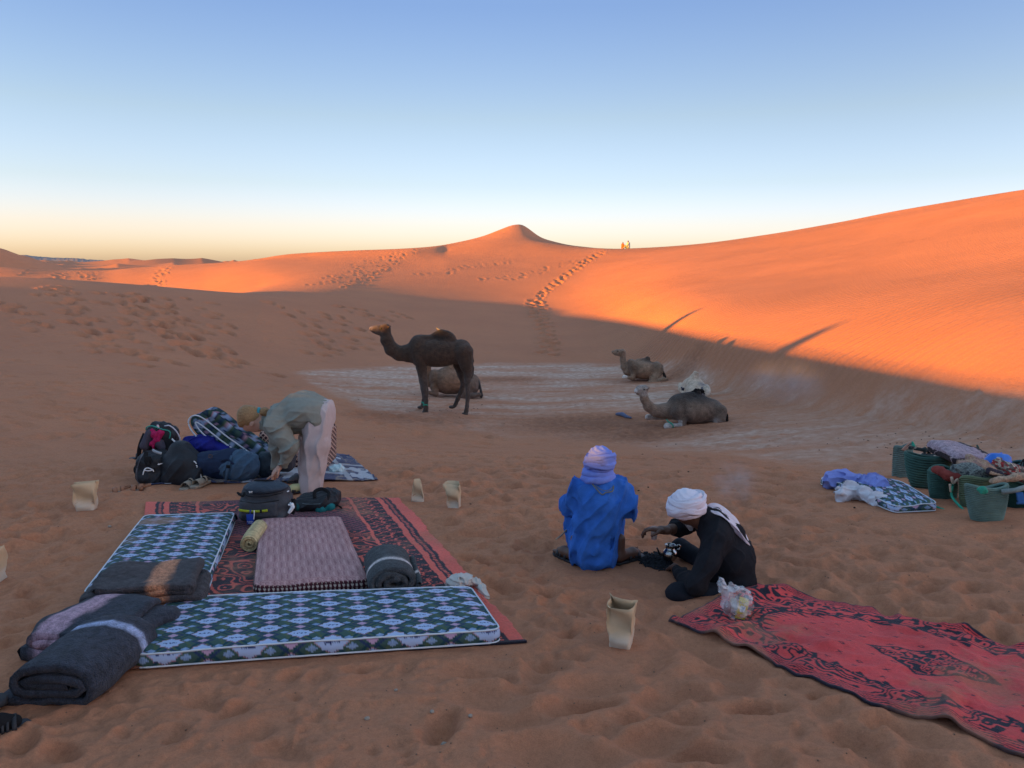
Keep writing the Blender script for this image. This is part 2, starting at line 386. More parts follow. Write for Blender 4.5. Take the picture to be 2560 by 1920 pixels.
FLAT = [([(-1.88,3.40),(.10,3.66),(-1.04,6.85),(-3.35,6.75)], .12, .93), ([(-2.65,4.1),(-1.7,4.1),(-2.1,6.2),(-3.1,6.2)], .15, .93), ([(-2.6,2.95),(-1.7,3.2),(-1.8,4.0),(-2.75,3.7)], .15, .8),
        ([(.85,3.97),(2.8,1.5),(3.75,2.3),(1.5,4.5)], .15, .7), ([(3.0,7.6),(3.05,6.1),(3.6,6.0),(3.8,7.8)], .2, .8), ([(-4.0,7.5),(-1.3,7.4),(-1.7,9.0),(-3.8,9.0)], .3, .8)]
CALM = [(.58, 4.95, .45), (1.2, 4.6, .5), (1.0, 5.05, .3), (-1.9, 7.1, .4), (-2.2, 7.5, .35), (3.7, 6.1, .9), (4.1, 7.3, .9), (.56, 3.72, .22), (-3.73, 6.5, .2), (-.85, 6.75, .2), (-.51, 6.5, .2), (-3.32, 4.74, .2), (-3.3, 6.9, .3), (-2.9, 7.3, .3)]
def detail(x, y):
    d = np.hypot(x, y)
    fl = 1.0
    for q, so, am in FLAT: fl = fl*(1-am*quad_mask(x, y, q, so))
    for cx, cy, r in CALM: fl = fl*(1-.85*np.exp(-(((x-cx)**2+(y-cy)**2)/(r*r))**2))
    fade = 1-sstep(9.5, 13.0, d)
    z = near.sample(x, y)*fade*fl
    z = z + mid.sample(x, y)*sstep(9.5, 12.5, d)
    c = churn(x, y)
    z = z + c*(.18*np.abs(fbm(x*1.6, y*1.6, 51, 4))+.05*fbm(x*7, y*7, 52, 3))
    z = z + .05*pan_mask(x, y)*fbm(x*1.3, y*2.6, 53, 4)*.8
    z = z + .035*fbm(x*.35, y*.35, 61, 3)*sstep(9, 13, d)*(1-sstep(16, 26, d))
    return z
def ridged(x, y, seed):
    return 1-np.abs(2*vnoise(x, y, seed)-1)
def far_dunes(x, y):
    d = np.hypot(x, y); az = np.degrees(np.arctan2(x, y))
    u = x*.8-y*.25; v = x*.25+y*.8
    r = ridged(u/95+.3*fbm(v/160, u/160, 71, 2), v/210, 70)**1.6
    r2 = ridged(u/45, v/120, 75)**1.4
    far = 10.5*r*sstep(190, 330, d)*(.6+.6*sstep(300, 900, d)) + 4.2*r2*sstep(190, 260, d)
    # the tall dune at the left edge of the view, its right face a slip face
    hx, hy = -150.0, 165.0
    ax, ay = x-hx, y-hy
    side = ax*.12+ay*.99; along = ax*.99-ay*.12
    s = np.where(side < 26, np.exp(-((side-26)/62)**2), np.clip(1-(side-26)/34, 0, 1))
    hill = 12.8*s*np.exp(-(np.maximum(along, -20)/38)**2)
    return far, hill
def ground_z(x, y):
    x = np.asarray(x, float); y = np.asarray(y, float)
    return base_z(x, y)+detail(x, y)
# ------------------------------------------------------------------ the ground: one sheet out to the horizon
azg = np.concatenate([np.linspace(-180, -50, 60)[:-1], np.linspace(-50, -37.5, 40)[:-1], np.linspace(-37.5, 37.5, 760), np.linspace(37.5, 50, 30)[1:], np.linspace(50, 180, 50)[1:]])
dg = np.concatenate([[.01, .3, .6, .9], np.geomspace(1.15, 8, 500)[:-1], np.geomspace(8, 112, 480)[:-1], np.geomspace(112, 400, 70)[:-1], np.geomspace(400, 6000, 50)])
A, D = np.meshgrid(np.radians(azg), dg)
X = D*np.sin(A); Y = D*np.cos(A)
Z = base_z(X, Y)+detail(X, Y)*(D > .5)
far, hill = far_dunes(X, Y)
# only beyond the great dunes that close the view
d7 = np.interp(np.degrees(A), azk, FD[5])
Z = Z + (far+hill)*sstep(6, 40, D-d7-12)
gm = mesh_np(np.stack([X, Y, Z], -1).reshape(-1, 3), grid_faces(len(dg), len(azg))[:, ::-1], 'sand')
set_attr(gm, 'pan', pan_mask(X, Y)); set_attr(gm, 'churn', churn(X, Y))
rip = sstep(-2, 9, np.degrees(A))*sstep(0, 3, D-np.interp(np.degrees(A), azk, FD[3]))*(1-sstep(90, 120, D))
set_attr(gm, 'ripple', np.clip(rip+.25*sstep(14, 20, D)*(D < 120), 0, 1)*(1-pan_mask(X, Y)))
set_attr(gm, 'near', 1-sstep(6, 14, D))

def sand_material():
    m, n, l, b = new_mat('sand')
    def node(t, **k):
        q = n.new(t)
        for a, v in k.items():
            if a in q.inputs: q.inputs[a].default_value = v
            else: setattr(q, a, v)
        return q
    geo = n.new('ShaderNodeNewGeometry')
    def noise(scale, detail=5, vec=None, rough=.6):
        q = n.new('ShaderNodeTexNoise'); q.inputs['Scale'].default_value = scale; q.inputs['Detail'].default_value = detail; q.inputs['Roughness'].default_value = rough
        l.new(vec or geo.outputs['Position'], q.inputs['Vector']); return q.outputs[0]
    def attr(name):
        q = n.new('ShaderNodeAttribute'); q.attribute_name = name; return q.outputs['Fac']
    def rngm(v, a, b_, c, d):
        q = n.new('ShaderNodeMapRange'); l.new(v, q.inputs[0]); q.inputs[1].default_value = a; q.inputs[2].default_value = b_; q.inputs[3].default_value = c; q.inputs[4].default_value = d; return q.outputs[0]
    def mix(f, a, b_, mode='MIX'):
        q = n.new('ShaderNodeMix'); q.data_type = 'RGBA'; q.blend_type = mode
        if isinstance(f, float): q.inputs[0].default_value = f
        else: l.new(f, q.inputs[0])
        for k, v in ((6, a), (7, b_)):
            if isinstance(v, tuple): q.inputs[k].default_value = (*v, 1)
            else: l.new(v, q.inputs[k])
        return q.outputs[2]
    def math_(op, a, b_=None):
        q = n.new('ShaderNodeMath'); q.operation = op
        for k, v in ((0, a), (1, b_)):
            if v is None: continue
            if isinstance(v, (int, float)): q.inputs[k].default_value = v
            else: l.new(v, q.inputs[k])
        return q.outputs[0]
    sandA, sandB = SAND_A, SAND_B
    c = mix(rngm(noise(.35, 4), .35, .65, 0, 1), sandA, sandB)
    c = mix(rngm(noise(9, 6), .35, .7, 0, .35), c, tuple(v*.8 for v in sandA))
    # crest of each print: drier, oranger grains (curvature) - grain mottle
    c = mix(rngm(noise(38, 8, rough=.75), .42, .60, 0, .7), c, tuple(v*.72 for v in sandA))
    c = mix(rngm(noise(220, 3), .3, .7, 0, .5), c, tuple(v*1.22 for v in sandB))
    # pale clay
    mp = n.new('ShaderNodeMapping'); mp.inputs['Scale'].default_value = (.28, 1.1, 1); l.new(geo.outputs['Position'], mp.inputs[0])
    pn = noise(1.5, 8, mp.outputs[0], .72)
    pn2 = noise(.5, 4, mp.outputs[0])
    pf = math_('MULTIPLY', attr('pan'), rngm(math_('ADD', math_('MULTIPLY', pn, .7), math_('MULTIPLY', pn2, .3)), .41, .57, 0.08, .95))
    pf = math_('MULTIPLY', pf, rngm(attr('churn'), .1, .7, 1, .12))
    clay = mix(rngm(noise(6, 8), .35, .65, 0, 1), CLAY_A, CLAY_B)
    c = mix(pf, c, clay)
    dark = rngm(math_('MULTIPLY', attr('churn'), noise(7, 6)), .18, .5, 0, .5)
    c = mix(dark, c, (.115, .05, .032))
    # droppings and specks on the clay
    vo = n.new('ShaderNodeTexVoronoi'); vo.inputs['Scale'].default_value = 2.2; l.new(geo.outputs['Position'], vo.inputs['Vector'])
    sp = math_('MULTIPLY', rngm(vo.outputs['Distance'], .03, .06, 1, 0), attr('pan'))
    c = mix(math_('MULTIPLY', sp, .7), c, (.03, .02, .015))
    l.new(c, b.inputs['Base Color']); b.inputs['Roughness'].default_value = .95; b.inputs['Specular IOR Level'].default_value = .15
    # relief: wind ripples on the open slopes, grains close by
    mr = n.new('ShaderNodeMapping'); mr.inputs['Rotation'].default_value = (0, 0, math.radians(RIP_ANG)); l.new(geo.outputs['Position'], mr.inputs[0])
    wv = n.new('ShaderNodeTexWave'); wv.wave_type = 'BANDS'; wv.bands_direction = 'X'; wv.inputs['Scale'].default_value = RIP_SCALE
    wv.inputs['Distortion'].default_value = 2.4; wv.inputs['Detail'].default_value = 2; wv.inputs['Detail Scale'].default_value = .35
    l.new(mr.outputs[0], wv.inputs['Vector'])
    rp = math_('MULTIPLY', wv.outputs['Fac'], math_('MULTIPLY', attr('ripple'), rngm(noise(.12, 2), .38, .6, .45, 1)))
    bp1 = n.new('ShaderNodeBump'); bp1.inputs['Strength'].default_value = 1.0; bp1.inputs['Distance'].default_value = RIP_H; l.new(rp, bp1.inputs['Height'])
    g = math_('ADD', math_('MULTIPLY', noise(16, 8, rough=.65), 1.6), math_('MULTIPLY', noise(350, 3), .3))
    bp2 = n.new('ShaderNodeBump'); bp2.inputs['Strength'].default_value = .6; bp2.inputs['Distance'].default_value = .030; l.new(g, bp2.inputs['Height']); l.new(bp1.outputs[0], bp2.inputs['Normal'])
    g3 = math_('MULTIPLY', math_('ADD', attr('pan'), attr('churn')), noise(5, 9))
    bp3 = n.new('ShaderNodeBump'); bp3.inputs['Strength'].default_value = .8; bp3.inputs['Distance'].default_value = .05; l.new(g3, bp3.inputs['Height']); l.new(bp2.outputs[0], bp3.inputs['Normal'])
    ms = n.new('ShaderNodeMapping'); ms.inputs['Scale'].default_value = (.8, 1.15, 1); l.new(geo.outputs['Position'], ms.inputs[0])
    rd = n.new('ShaderNodeTexNoise'); rd.noise_type = 'RIDGED_MULTIFRACTAL'; rd.inputs['Scale'].default_value = 4.5; rd.inputs['Detail'].default_value = 5; rd.inputs['Roughness'].default_value = .55; rd.inputs['Distortion'].default_value = .6
    l.new(ms.outputs[0], rd.inputs['Vector'])
    h4 = math_('MULTIPLY', rd.outputs[0], math_('MULTIPLY', math_('ADD', attr('near'), .12), rngm(noise(.8, 3), .40, .60, .15, 1)))
    bp4 = n.new('ShaderNodeBump'); bp4.inputs['Strength'].default_value = 1.0; bp4.inputs['Distance'].default_value = .05; l.new(h4, bp4.inputs['Height']); l.new(bp3.outputs[0], bp4.inputs['Normal'])
    l.new(bp4.outputs[0], b.inputs['Normal'])
    return m
SAND_A = (.43, .184, .104); SAND_B = (.52, .222, .118); CLAY_A = (.43, .25, .17); CLAY_B = (.64, .47, .38)
RIP_ANG = 62; RIP_SCALE = 1.05; RIP_H = .07
tag(link('sand', gm, sand_material()), kind='structure')

# blue mountains on the horizon
prof = [(-400,640),(-200,630),(-60,634),(60,637),(92,641),(105,642),(160,645),(190,645),(215,648),(245,650),(280,652),(310,653),(332,651),(345,652),(365,658),(395,660),(425,663),(470,667),(520,669)]
vv = []; px = np.interp(np.linspace(0, len(prof)-1, 160), range(len(prof)), [p[0] for p in prof]); py = np.interp(px, [p[0] for p in prof], [p[1] for p in prof])
for k, (a, bb) in enumerate(zip(px, py)):
    az, t = azt(a, bb); az = math.radians(az)
    for D_, f in ((5200, -10), (5450, -9+.35*(t*6000+9)), (6000, t*6000+4*mnoise.noise((k*.3, 1, 2))), (6800, -10)):
        vv.append((math.sin(az)*D_, math.cos(az)*D_, f))
mm, n, l, b = new_mat('mountain_rock'); b.inputs['Roughness'].default_value = 1
nz = n.new('ShaderNodeTexNoise'); nz.inputs['Scale'].default_value = .004; geo = n.new('ShaderNodeNewGeometry'); l.new(geo.outputs['Position'], nz.inputs[0])
cr = n.new('ShaderNodeValToRGB'); cr.color_ramp.elements[0].color = (.20, .17, .17, 1); cr.color_ramp.elements[1].color = (.26, .22, .21, 1); l.new(nz.outputs[0], cr.inputs[0]); l.new(cr.outputs[0], b.inputs['Base Color'])
tag(link('mountain_range', mesh_np(vv, grid_faces(160, 4), 'mountain_range'), mm), kind='structure')
# ------------------------------------------------------------------ toolkit for bodies and soft things
def Rr(yw, X=1280, Y=960):
    return yw/ray(X, Y)[1]/FPX                          # metres per picture unit on the plane y = yw
def pt(X, Y, yw, dy=0.0):
    """the point of the sight line at distance yw, then dy deeper"""
    r = ray(X, Y); p = r*(yw/r[1]); return np.array([p[0], p[1]+dy, p[2]])
class Zoom:
    """coordinates read in an enlarged detail of the photograph, turned into metres on an upright plane"""
    def __init__(s, X0, Y0, sc, yw): s.X0, s.Y0, s.sc, s.yw = X0, Y0, sc, yw; s.u = Rr(yw, X0, Y0+50)/sc
    def __call__(s, zx, zy, dy=0.0): return pt(s.X0+zx/s.sc, s.Y0+zy/s.sc, s.yw, dy)
def smin(a, b, k):
    h = np.clip(.5+.5*(b-a)/k, 0, 1); return b*(1-h)+a*h-k*h*(1-h)
def d_cone(P, a, b, ra, rb):
    a = np.asarray(a); b = np.asarray(b); ab = b-a; t = np.clip(((P-a)@ab)/max(ab@ab, 1e-9), 0, 1)
    return np.linalg.norm(P-(a+t[..., None]*ab), axis=-1)-(ra+(rb-ra)*t)
def d_ell(P, c, r, rot=None):
    q = P-np.asarray(c)
    if rot is not None: q = q@rot
    r = np.asarray(r, float); k = np.linalg.norm(q/r, axis=-1); k1 = np.linalg.norm(q/(r*r), axis=-1)
    return np.where(k1 > 1e-9, k*(k-1)/np.maximum(k1, 1e-9), -r.min())
def d_box(P, c, h, rad, rot=None):
    q = P-np.asarray(c)
    if rot is not None: q = q@rot
    q = np.abs(q)-(np.asarray(h)-rad); return np.linalg.norm(np.maximum(q, 0), axis=-1)+np.minimum(q.max(-1), 0)-rad
def rotm(ax, ang): return np.array(Matrix.Rotation(ang, 3, ax))
def sdf_mesh(prims, res, k=.03, disp=None, name='body', pad=None, cut=None):
    """one continuous surface round a set of solids that melt into each other. prims: ('c',a,b,ra,rb[,k]) ('e',c,r,rot[,k]) ('b',c,h,rad,rot[,k])"""
    lo = np.full(3, 1e9); hi = -lo
    for p in prims:
        if p[0] == 'c': pts = [(p[1], p[3]), (p[2], p[4])]
        elif p[0] == 'e': pts = [(p[1], max(p[2]))]
        else: pts = [(p[1], float(np.linalg.norm(p[2])))]
        for q, r in pts: lo = np.minimum(lo, np.asarray(q)-r); hi = np.maximum(hi, np.asarray(q)+r)
    pad = pad or k+res*3; lo -= pad; hi += pad
    n = np.maximum(((hi-lo)/res).astype(int)+1, 4)
    ax = [lo[i]+np.arange(n[i])*res for i in range(3)]
    f = np.full(tuple(n), 1e3, np.float32)
    for p in prims:
        if p[0] == 'c': b0 = np.minimum(p[1], p[2])-max(p[3], p[4]); b1 = np.maximum(p[1], p[2])+max(p[3], p[4]); kk = p[5] if len(p) > 5 else k
        elif p[0] == 'e': b0 = np.asarray(p[1])-max(p[2]); b1 = np.asarray(p[1])+max(p[2]); kk = p[4] if len(p) > 4 else k
        else: e = float(np.linalg.norm(p[2])); b0 = np.asarray(p[1])-e; b1 = np.asarray(p[1])+e; kk = p[5] if len(p) > 5 else k
        m = kk+res*4
        s = tuple(slice(max(0, int((b0[i]-m-lo[i])/res)), min(n[i], int((b1[i]+m-lo[i])/res)+2)) for i in range(3))
        G = np.stack(np.meshgrid(ax[0][s[0]], ax[1][s[1]], ax[2][s[2]], indexing='ij'), -1)
        if p[0] == 'c': d = d_cone(G, *p[1:5])
        elif p[0] == 'e': d = d_ell(G, *p[1:4])
        else: d = d_box(G, *p[1:5])
        f[s] = smin(f[s], d.astype(np.float32), kk)
    if cut is not None or disp is not None:
        near_ = np.abs(f) < .12
        idx = np.nonzero(near_); Q = np.stack([ax[i][idx[i]] for i in range(3)], -1)
        v = f[idx]
        if disp is not None: v = v+disp(Q)
        if cut is not None: v = np.maximum(v, cut(Q))
        f[idx] = v
    # surface nets
    ins = f < 0
    c = ins[:-1, :-1, :-1].astype(np.int8)
    tot = np.zeros(tuple(n-1), np.int8)
    for i in (0, 1):
        for j in (0, 1):
            for l_ in (0, 1): tot += ins[i:n[0]-1+i, j:n[1]-1+j, l_:n[2]-1+l_]
    act = (tot > 0) & (tot < 8)
    vid = -np.ones(act.shape, np.int64); ci = np.argwhere(act); vid[act] = np.arange(len(ci))
    acc = np.zeros((len(ci), 3)); cnt = np.zeros(len(ci))
    cor = [(i, j, l_) for i in (0, 1) for j in (0, 1) for l_ in (0, 1)]
    for a in cor:
        for axis in range(3):
            if a[axis]: continue
            b = list(a); b[axis] = 1
            fa = f[ci[:, 0]+a[0], ci[:, 1]+a[1], ci[:, 2]+a[2]]; fb = f[ci[:, 0]+b[0], ci[:, 1]+b[1], ci[:, 2]+b[2]]
            x = (fa < 0) != (fb < 0); t = np.where(x, fa/np.where(fa == fb, 1, fa-fb), 0)
            p = np.array(a, float)[None]+0*acc; p[:, axis] = t; acc += p*x[:, None]; cnt += x
    V = lo+(ci+acc/cnt[:, None])*res
    Q = []
    for axis in range(3):
        o = [i for i in range(3) if i != axis]
        sl0 = [slice(None)]*3; sl1 = [slice(None)]*3
        sl0[axis] = slice(0, n[axis]-1); sl1[axis] = slice(1, n[axis])
        ch = ins[tuple(sl0)] != ins[tuple(sl1)]
        e = np.argwhere(ch); e = e[(e[:, o[0]] > 0) & (e[:, o[1]] > 0) & (e[:, o[0]] < n[o[0]]-1) & (e[:, o[1]] < n[o[1]]-1)]
        inn = ins[e[:, 0], e[:, 1], e[:, 2]]
        q = []
        for da, db in ((0, 0), (1, 0), (1, 1), (0, 1)):
            c_ = e.copy(); c_[:, o[0]] -= da; c_[:, o[1]] -= db; q.append(vid[c_[:, 0], c_[:, 1], c_[:, 2]])
        q = np.stack(q, -1)
        flip = inn if axis != 1 else ~inn
        q[~flip] = q[~flip][:, ::-1]; Q.append(q)
    Q = np.concatenate(Q); Q = Q[(Q >= 0).all(1)][:, ::-1]
    me = mesh_np(V, Q, name)
    # relax once
    return me
def verts_of(me):
    v = np.empty(len(me.vertices)*3, np.float32); me.vertices.foreach_get('co', v); return v.reshape(-1, 3).astype(float)
def relax(me, it=2):
    e = np.empty(len(me.edges)*2, np.int32); me.edges.foreach_get('vertices', e); e = e.reshape(-1, 2); v = verts_of(me)
    deg = np.bincount(e.ravel(), minlength=len(v))[:, None]
    for _ in range(it):
        s = np.zeros_like(v)
        for a, b in ((0, 1), (1, 0)): np.add.at(s, e[:, a], v[e[:, b]])
        v = v*.5+.5*s/np.maximum(deg, 1)
    me.vertices.foreach_set('co', v.astype(np.float32).ravel()); me.update(); return me
def blob(name, prims, res, mat, parent=None, k=.03, disp=None, col=None, it=2, cut=None):
    me = relax(sdf_mesh(prims, res, k, disp, name, cut=cut), it)
    if col is not None: set_attr(me, 'Col', col(verts_of(me)), 'FLOAT_COLOR')
    return link(name, me, mat, parent)
def chain(pts, rs, k=None):
    """tapered limb through the points"""
    return [('c', pts[i], pts[i+1], rs[i], rs[i+1])+((k,) if k else ()) for i in range(len(pts)-1)]
def spline(pts, n):
    """Catmull-Rom through points"""
    P_ = np.asarray(pts, float)
    if len(P_) == 2: return P_[0]+np.linspace(0, 1, n)[:, None]*(P_[1]-P_[0])
    P_ = np.vstack([2*P_[0]-P_[1], P_, 2*P_[-1]-P_[-2]]); m = len(P_)-3; t = np.linspace(0, m-1e-9, n); i = t.astype(int); t = (t-i)[:, None]
    a, b, c, d = P_[i], P_[i+1], P_[i+2], P_[i+3]
    return .5*((2*b)+(-a+c)*t+(2*a-5*b+4*c-d)*t*t+(-a+3*b-3*c+d)*t**3)
def sweep_mesh(path, prof_w, prof_h, sides=8, up=(0, 0, 1), closed=False, name='tube'):
    """sweep an ellipse (half sizes w, h, scalars or per point) along a path"""
    P_ = np.asarray(path, float); n = len(P_); w = np.broadcast_to(prof_w, n); h = np.broadcast_to(prof_h, n)
    if closed: T = np.roll(P_, -1, 0)-np.roll(P_, 1, 0)
    else: T = np.gradient(P_, axis=0)
    T /= np.linalg.norm(T, axis=1)[:, None]+1e-12
    S = np.cross(T, up); S /= np.linalg.norm(S, axis=1)[:, None]+1e-9; U = np.cross(S, T)
    a = np.linspace(0, 2*math.pi, sides, endpoint=False)
    V = P_[:, None]+S[:, None]*(np.cos(a)[None, :, None]*w[:, None, None])+U[:, None]*(np.sin(a)[None, :, None]*h[:, None, None])
    V = V.reshape(-1, 3); Fc = grid_faces(n, sides, wrap=True)
    if closed:
        j = np.arange(sides); j2 = (j+1) % sides; b = (n-1)*sides
        Fc = np.vstack([Fc, np.stack([b+j, b+j2, j2, j], -1)])
        return mesh_np(V, Fc, name)
    c0 = len(V); V = np.vstack([V, P_[0], P_[-1]]); j = np.arange(sides); j2 = (j+1) % sides; b = (n-1)*sides
    caps = np.vstack([np.stack([j2, j, j*0+c0, j*0+c0], -1), np.stack([b+j, b+j2, j*0+c0+1, j*0+c0+1], -1)])
    me = bpy.data.meshes.new(name)
    me.from_pydata(V.tolist(), [], [tuple(map(int, f)) for f in Fc]+[tuple(map(int, f[:3])) for f in caps]); return me
def tube(name, path, r, mat, parent=None, sides=8, n=0, up=(0, 0, 1), closed=False, h=None):
    if n: path = spline(path, n)
    return link(name, sweep_mesh(path, r, h if h is not None else r, sides, up, closed, name), mat, parent)
def join_me(mes, name='mesh'):
    bm = bmesh.new()
    for m in mes: bm.from_mesh(m)
    out = bpy.data.meshes.new(name); bm.to_mesh(out); bm.free()
    for m in mes: bpy.data.meshes.remove(m)
    return out
def box_me(c, h, rot=None, bev=0.0, name='box'):
    bm = bmesh.new(); bmesh.ops.create_cube(bm, size=2)
    for v in bm.verts: v.co = Vector((v.co.x*h[0], v.co.y*h[1], v.co.z*h[2]))
    if bev: bmesh.ops.bevel(bm, geom=bm.edges[:], offset=bev, segments=2, affect='EDGES', profile=.6)
    R_ = Matrix(rot.tolist()) if rot is not None else Matrix.Identity(3)
    for v in bm.verts: v.co = R_ @ v.co+Vector(c)
    me = bpy.data.meshes.new(name); bm.to_mesh(me); bm.free(); return me
def lathe_me(prof, c, sides=24, name='lathe', rot=None):
    pr = np.asarray(prof, float); a = np.linspace(0, 2*math.pi, sides, endpoint=False)
    V = np.stack([pr[:, 0][:, None]*np.cos(a), pr[:, 0][:, None]*np.sin(a), pr[:, 1][:, None]+0*a], -1).reshape(-1, 3)
    if rot is not None: V = V@rot.T
    return mesh_np(V+np.asarray(c), grid_faces(len(pr), sides, wrap=True), name)
def gz(x, y): return float(ground_z(np.array([x]), np.array([y]))[0])
def on(X, Y, dz=0.0):
    p = hit(X, Y); return np.array([p[0], p[1], gz(p[0], p[1])+dz])
def plain(name, col, rough=.6, spec=.4, metallic=0, bump=0, scale=40, var=.15, transmission=0, alpha=1):
    m = cloth(name, col, rough, var, scale, bump, spec=spec, metallic=metallic, fine=300)
    b = m.node_tree.nodes['Principled BSDF']
    if transmission: b.inputs['Transmission Weight'].default_value = transmission
    if alpha < 1: b.inputs['Alpha'].default_value = alpha
    return m
def text_me(s, size, M, name='lettering', extrude=.0004):
    cu = bpy.data.curves.new(name, 'FONT'); cu.body = s; cu.size = size; cu.extrude = extrude; cu.align_x = 'CENTER'; cu.align_y = 'CENTER'
    o = bpy.data.objects.new(name, cu); C.objects.link(o); bpy.context.view_layer.update()
    dg_ = bpy.context.evaluated_depsgraph_get(); me = bpy.data.meshes.new_from_object(o.evaluated_get(dg_)); bpy.data.objects.remove(o); bpy.data.curves.remove(cu)
    me.name = name; me.transform(M); return me

# ------------------------------------------------------------------ camels
def fur(name): return cloth(name, (0, 0, 0), .9, .5, 12, 1.0, attr='Col', sheen=.1, fine=55, dist=.02)
M_FUR = fur('camel_fur'); M_EYE = plain('dark_eye', (.01, .008, .006), .15, .6)
M_HOOF = plain('camel_toe', (.05, .045, .05), .6)
M_GREEN = cloth('green_rope_fibre', (.04, .30, .20), .8, .2, 200, .4)
def fur_disp(amp, seed=0, s=14):
    def f(Q): return -amp*(fbm(Q[:, 0]*s+Q[:, 1]*3, Q[:, 2]*s+Q[:, 1]*7, seed, 3))
    return f
def mixc(col, w, c2): return col*(1-w[:, None])+np.array(c2)[None]*w[:, None]
def near_w(V, p, r, soft=.5): return 1-sstep(r*(1-soft), r*(1+soft), np.linalg.norm(V-p, axis=1))
def eyes(parent, head, r, Z, zx, zy, zdy):
    for s in (-1, 1): link('eye', lathe_me([(0.0001, -r), (r*.7, -r*.7), (r, 0), (r*.7, r*.7), (.0001, r)], Z(zx, zy, s*zdy), 10, 'eye'), M_EYE, parent)
E_ = np.eye(3)
def camel_standing():
    yw = 17.9; Z = Zoom(900, 780, 5.924, yw); u = Z.u
    base = Z(1200, 1490); base[2] = gz(base[0], base[1])
    t = empty('camel', base, 'dark brown camel standing side on with its head raised to the left', 'camel')
    fn, ff = -.17, .17
    P_ = [('c', Z(178, 250), Z(262, 262), 40*u, 58*u), ('c', Z(262, 262), Z(372, 255), 58*u, 70*u), ('c', Z(200, 285), Z(330, 320), 24*u, 44*u),
          ('c', Z(372, 250), Z(405, 225), 66*u, 44*u)]
    for s in (-1, 1): P_.append(('c', Z(420, 225, s*.07), Z(447, 212, s*.11), 20*u, 7*u, .01))
    P_ += chain([Z(385, 290), Z(398, 410), Z(465, 545), Z(585, 615), Z(720, 610), Z(860, 600)], [66*u, 90*u, 100*u, 106*u, 130*u, 175*u])
    P_ += [('e', Z(1150, 595), np.array([400*u, .36, 222*u]), E_, .05), ('e', Z(880, 570), np.array([165*u, .31, 235*u]), rotm('Y', -.1), .06),
           ('e', Z(1490, 590), np.array([165*u, .30, 190*u]), rotm('Y', .3), .06),
           ('e', Z(1235, 410), np.array([195*u, .17, 146*u]), rotm('Y', .12), .05), ('c', Z(1210, 420), Z(1205, 330), 120*u, 66*u, .05),
           ('c', Z(930, 430), Z(1060, 425), 95*u, 90*u, .05), ('e', Z(900, 760), np.array([90*u, .15, 70*u]), E_, .05)]
    P_ += chain([Z(895, 640, fn), Z(925, 810, fn), Z(955, 1000, fn), Z(972, 1130, fn), Z(985, 1190, fn), Z(990, 1290, fn), Z(990, 1410, fn), Z(985, 1450, fn)],
                [105*u, 76*u, 54*u, 50*u, 38*u, 31*u, 33*u, 40*u], .03)
    P_ += [('e', Z(978, 1478, fn), np.array([64*u, .10, 30*u]), E_, .02)]
    P_ += chain([Z(870, 640, ff), Z(875, 830, ff), Z(905, 1020, ff), Z(928, 1150, ff), Z(938, 1290, ff), Z(915, 1400, ff)], [90*u, 60*u, 46*u, 43*u, 30*u, 31*u], .03)
    P_ += [('e', Z(885, 1432, ff), np.array([48*u, .09, 26*u]), E_, .02)]
    P_ += chain([Z(1540, 600, fn*.8), Z(1585, 780, fn), Z(1610, 900, fn), Z(1603, 985, fn), Z(1600, 1080, fn), Z(1607, 1200, fn), Z(1592, 1380, fn), Z(1580, 1450, fn)],
                [150*u, 98*u, 62*u, 50*u, 38*u, 33*u, 29*u, 36*u], .03)
    P_ += [('e', Z(1558, 1492, fn), np.array([52*u, .09, 26*u]), E_, .02)]
    P_ += chain([Z(1450, 640, ff*.8), Z(1455, 800, ff), Z(1490, 940, ff), Z(1528, 1060, ff), Z(1500, 1180, ff), Z(1440, 1310, ff), Z(1400, 1400, ff)],
                [130*u, 82*u, 56*u, 46*u, 36*u, 30*u, 31*u], .03)
    P_ += [('e', Z(1355, 1425, ff), np.array([52*u, .09, 25*u]), E_, .02)]
    def col(V):
        c = np.tile(np.array([.062, .037, .026]), (len(V), 1))
        c = mixc(c, .75*(1-sstep(Z(0, 1000)[2], Z(0, 760)[2], V[:, 2])), (.085, .066, .058))
        c = mixc(c, near_w(V, Z(870, 860, 0), .18, .6)*.6, (.13, .075, .04))
        c = mixc(c, near_w(V, Z(250, 270, 0), .16, .5)*.8, (.14, .11, .095))
        c = mixc(c, near_w(V, Z(165, 250, 0), .075, .4), (.34, .27, .23))
        c = mixc(c, .5*sstep(-.03, .12, fbm(V[:, 0]*2.3, V[:, 2]*2.3, 5, 3)), (.040, .026, .018))
        c = mixc(c, near_w(V, Z(1200, 290, 0), .25, .5)*.9, (.008, .006, .005))
        return c
    b = blob('body', P_, .013, M_FUR, t, .05, fur_disp(.012, 3), col, 2)
    eyes(t, None, 14*u, Z, 330, 238, 62*u)
    tube('tail', [Z(1620, 560), Z(1672, 700), Z(1668, 850), Z(1650, 985)], np.array([.03, .028, .022, .030, .035, .012]), cloth('black_tail_hair', (.01, .007, .006), .9, .3, 60, .5), t, 8, 6)
    for s_ in (-1, 1): tube('nostril', [Z(172, 240, s_*.035), Z(188, 235, s_*.05)], .008, M_EYE, t, 6)
    tube('mouth', [Z(160, 278, -.03), Z(200, 285, -.07), Z(240, 272, -.085)], .004, M_EYE, t, 5, 8)
    tube('hump_tuft', [Z(1130, 235), Z(1150, 250), Z(1200, 275)], np.array([.006, .012, .02, .03]), cloth('pale_tuft', (.30, .26, .22), .9), t, 6, 4)
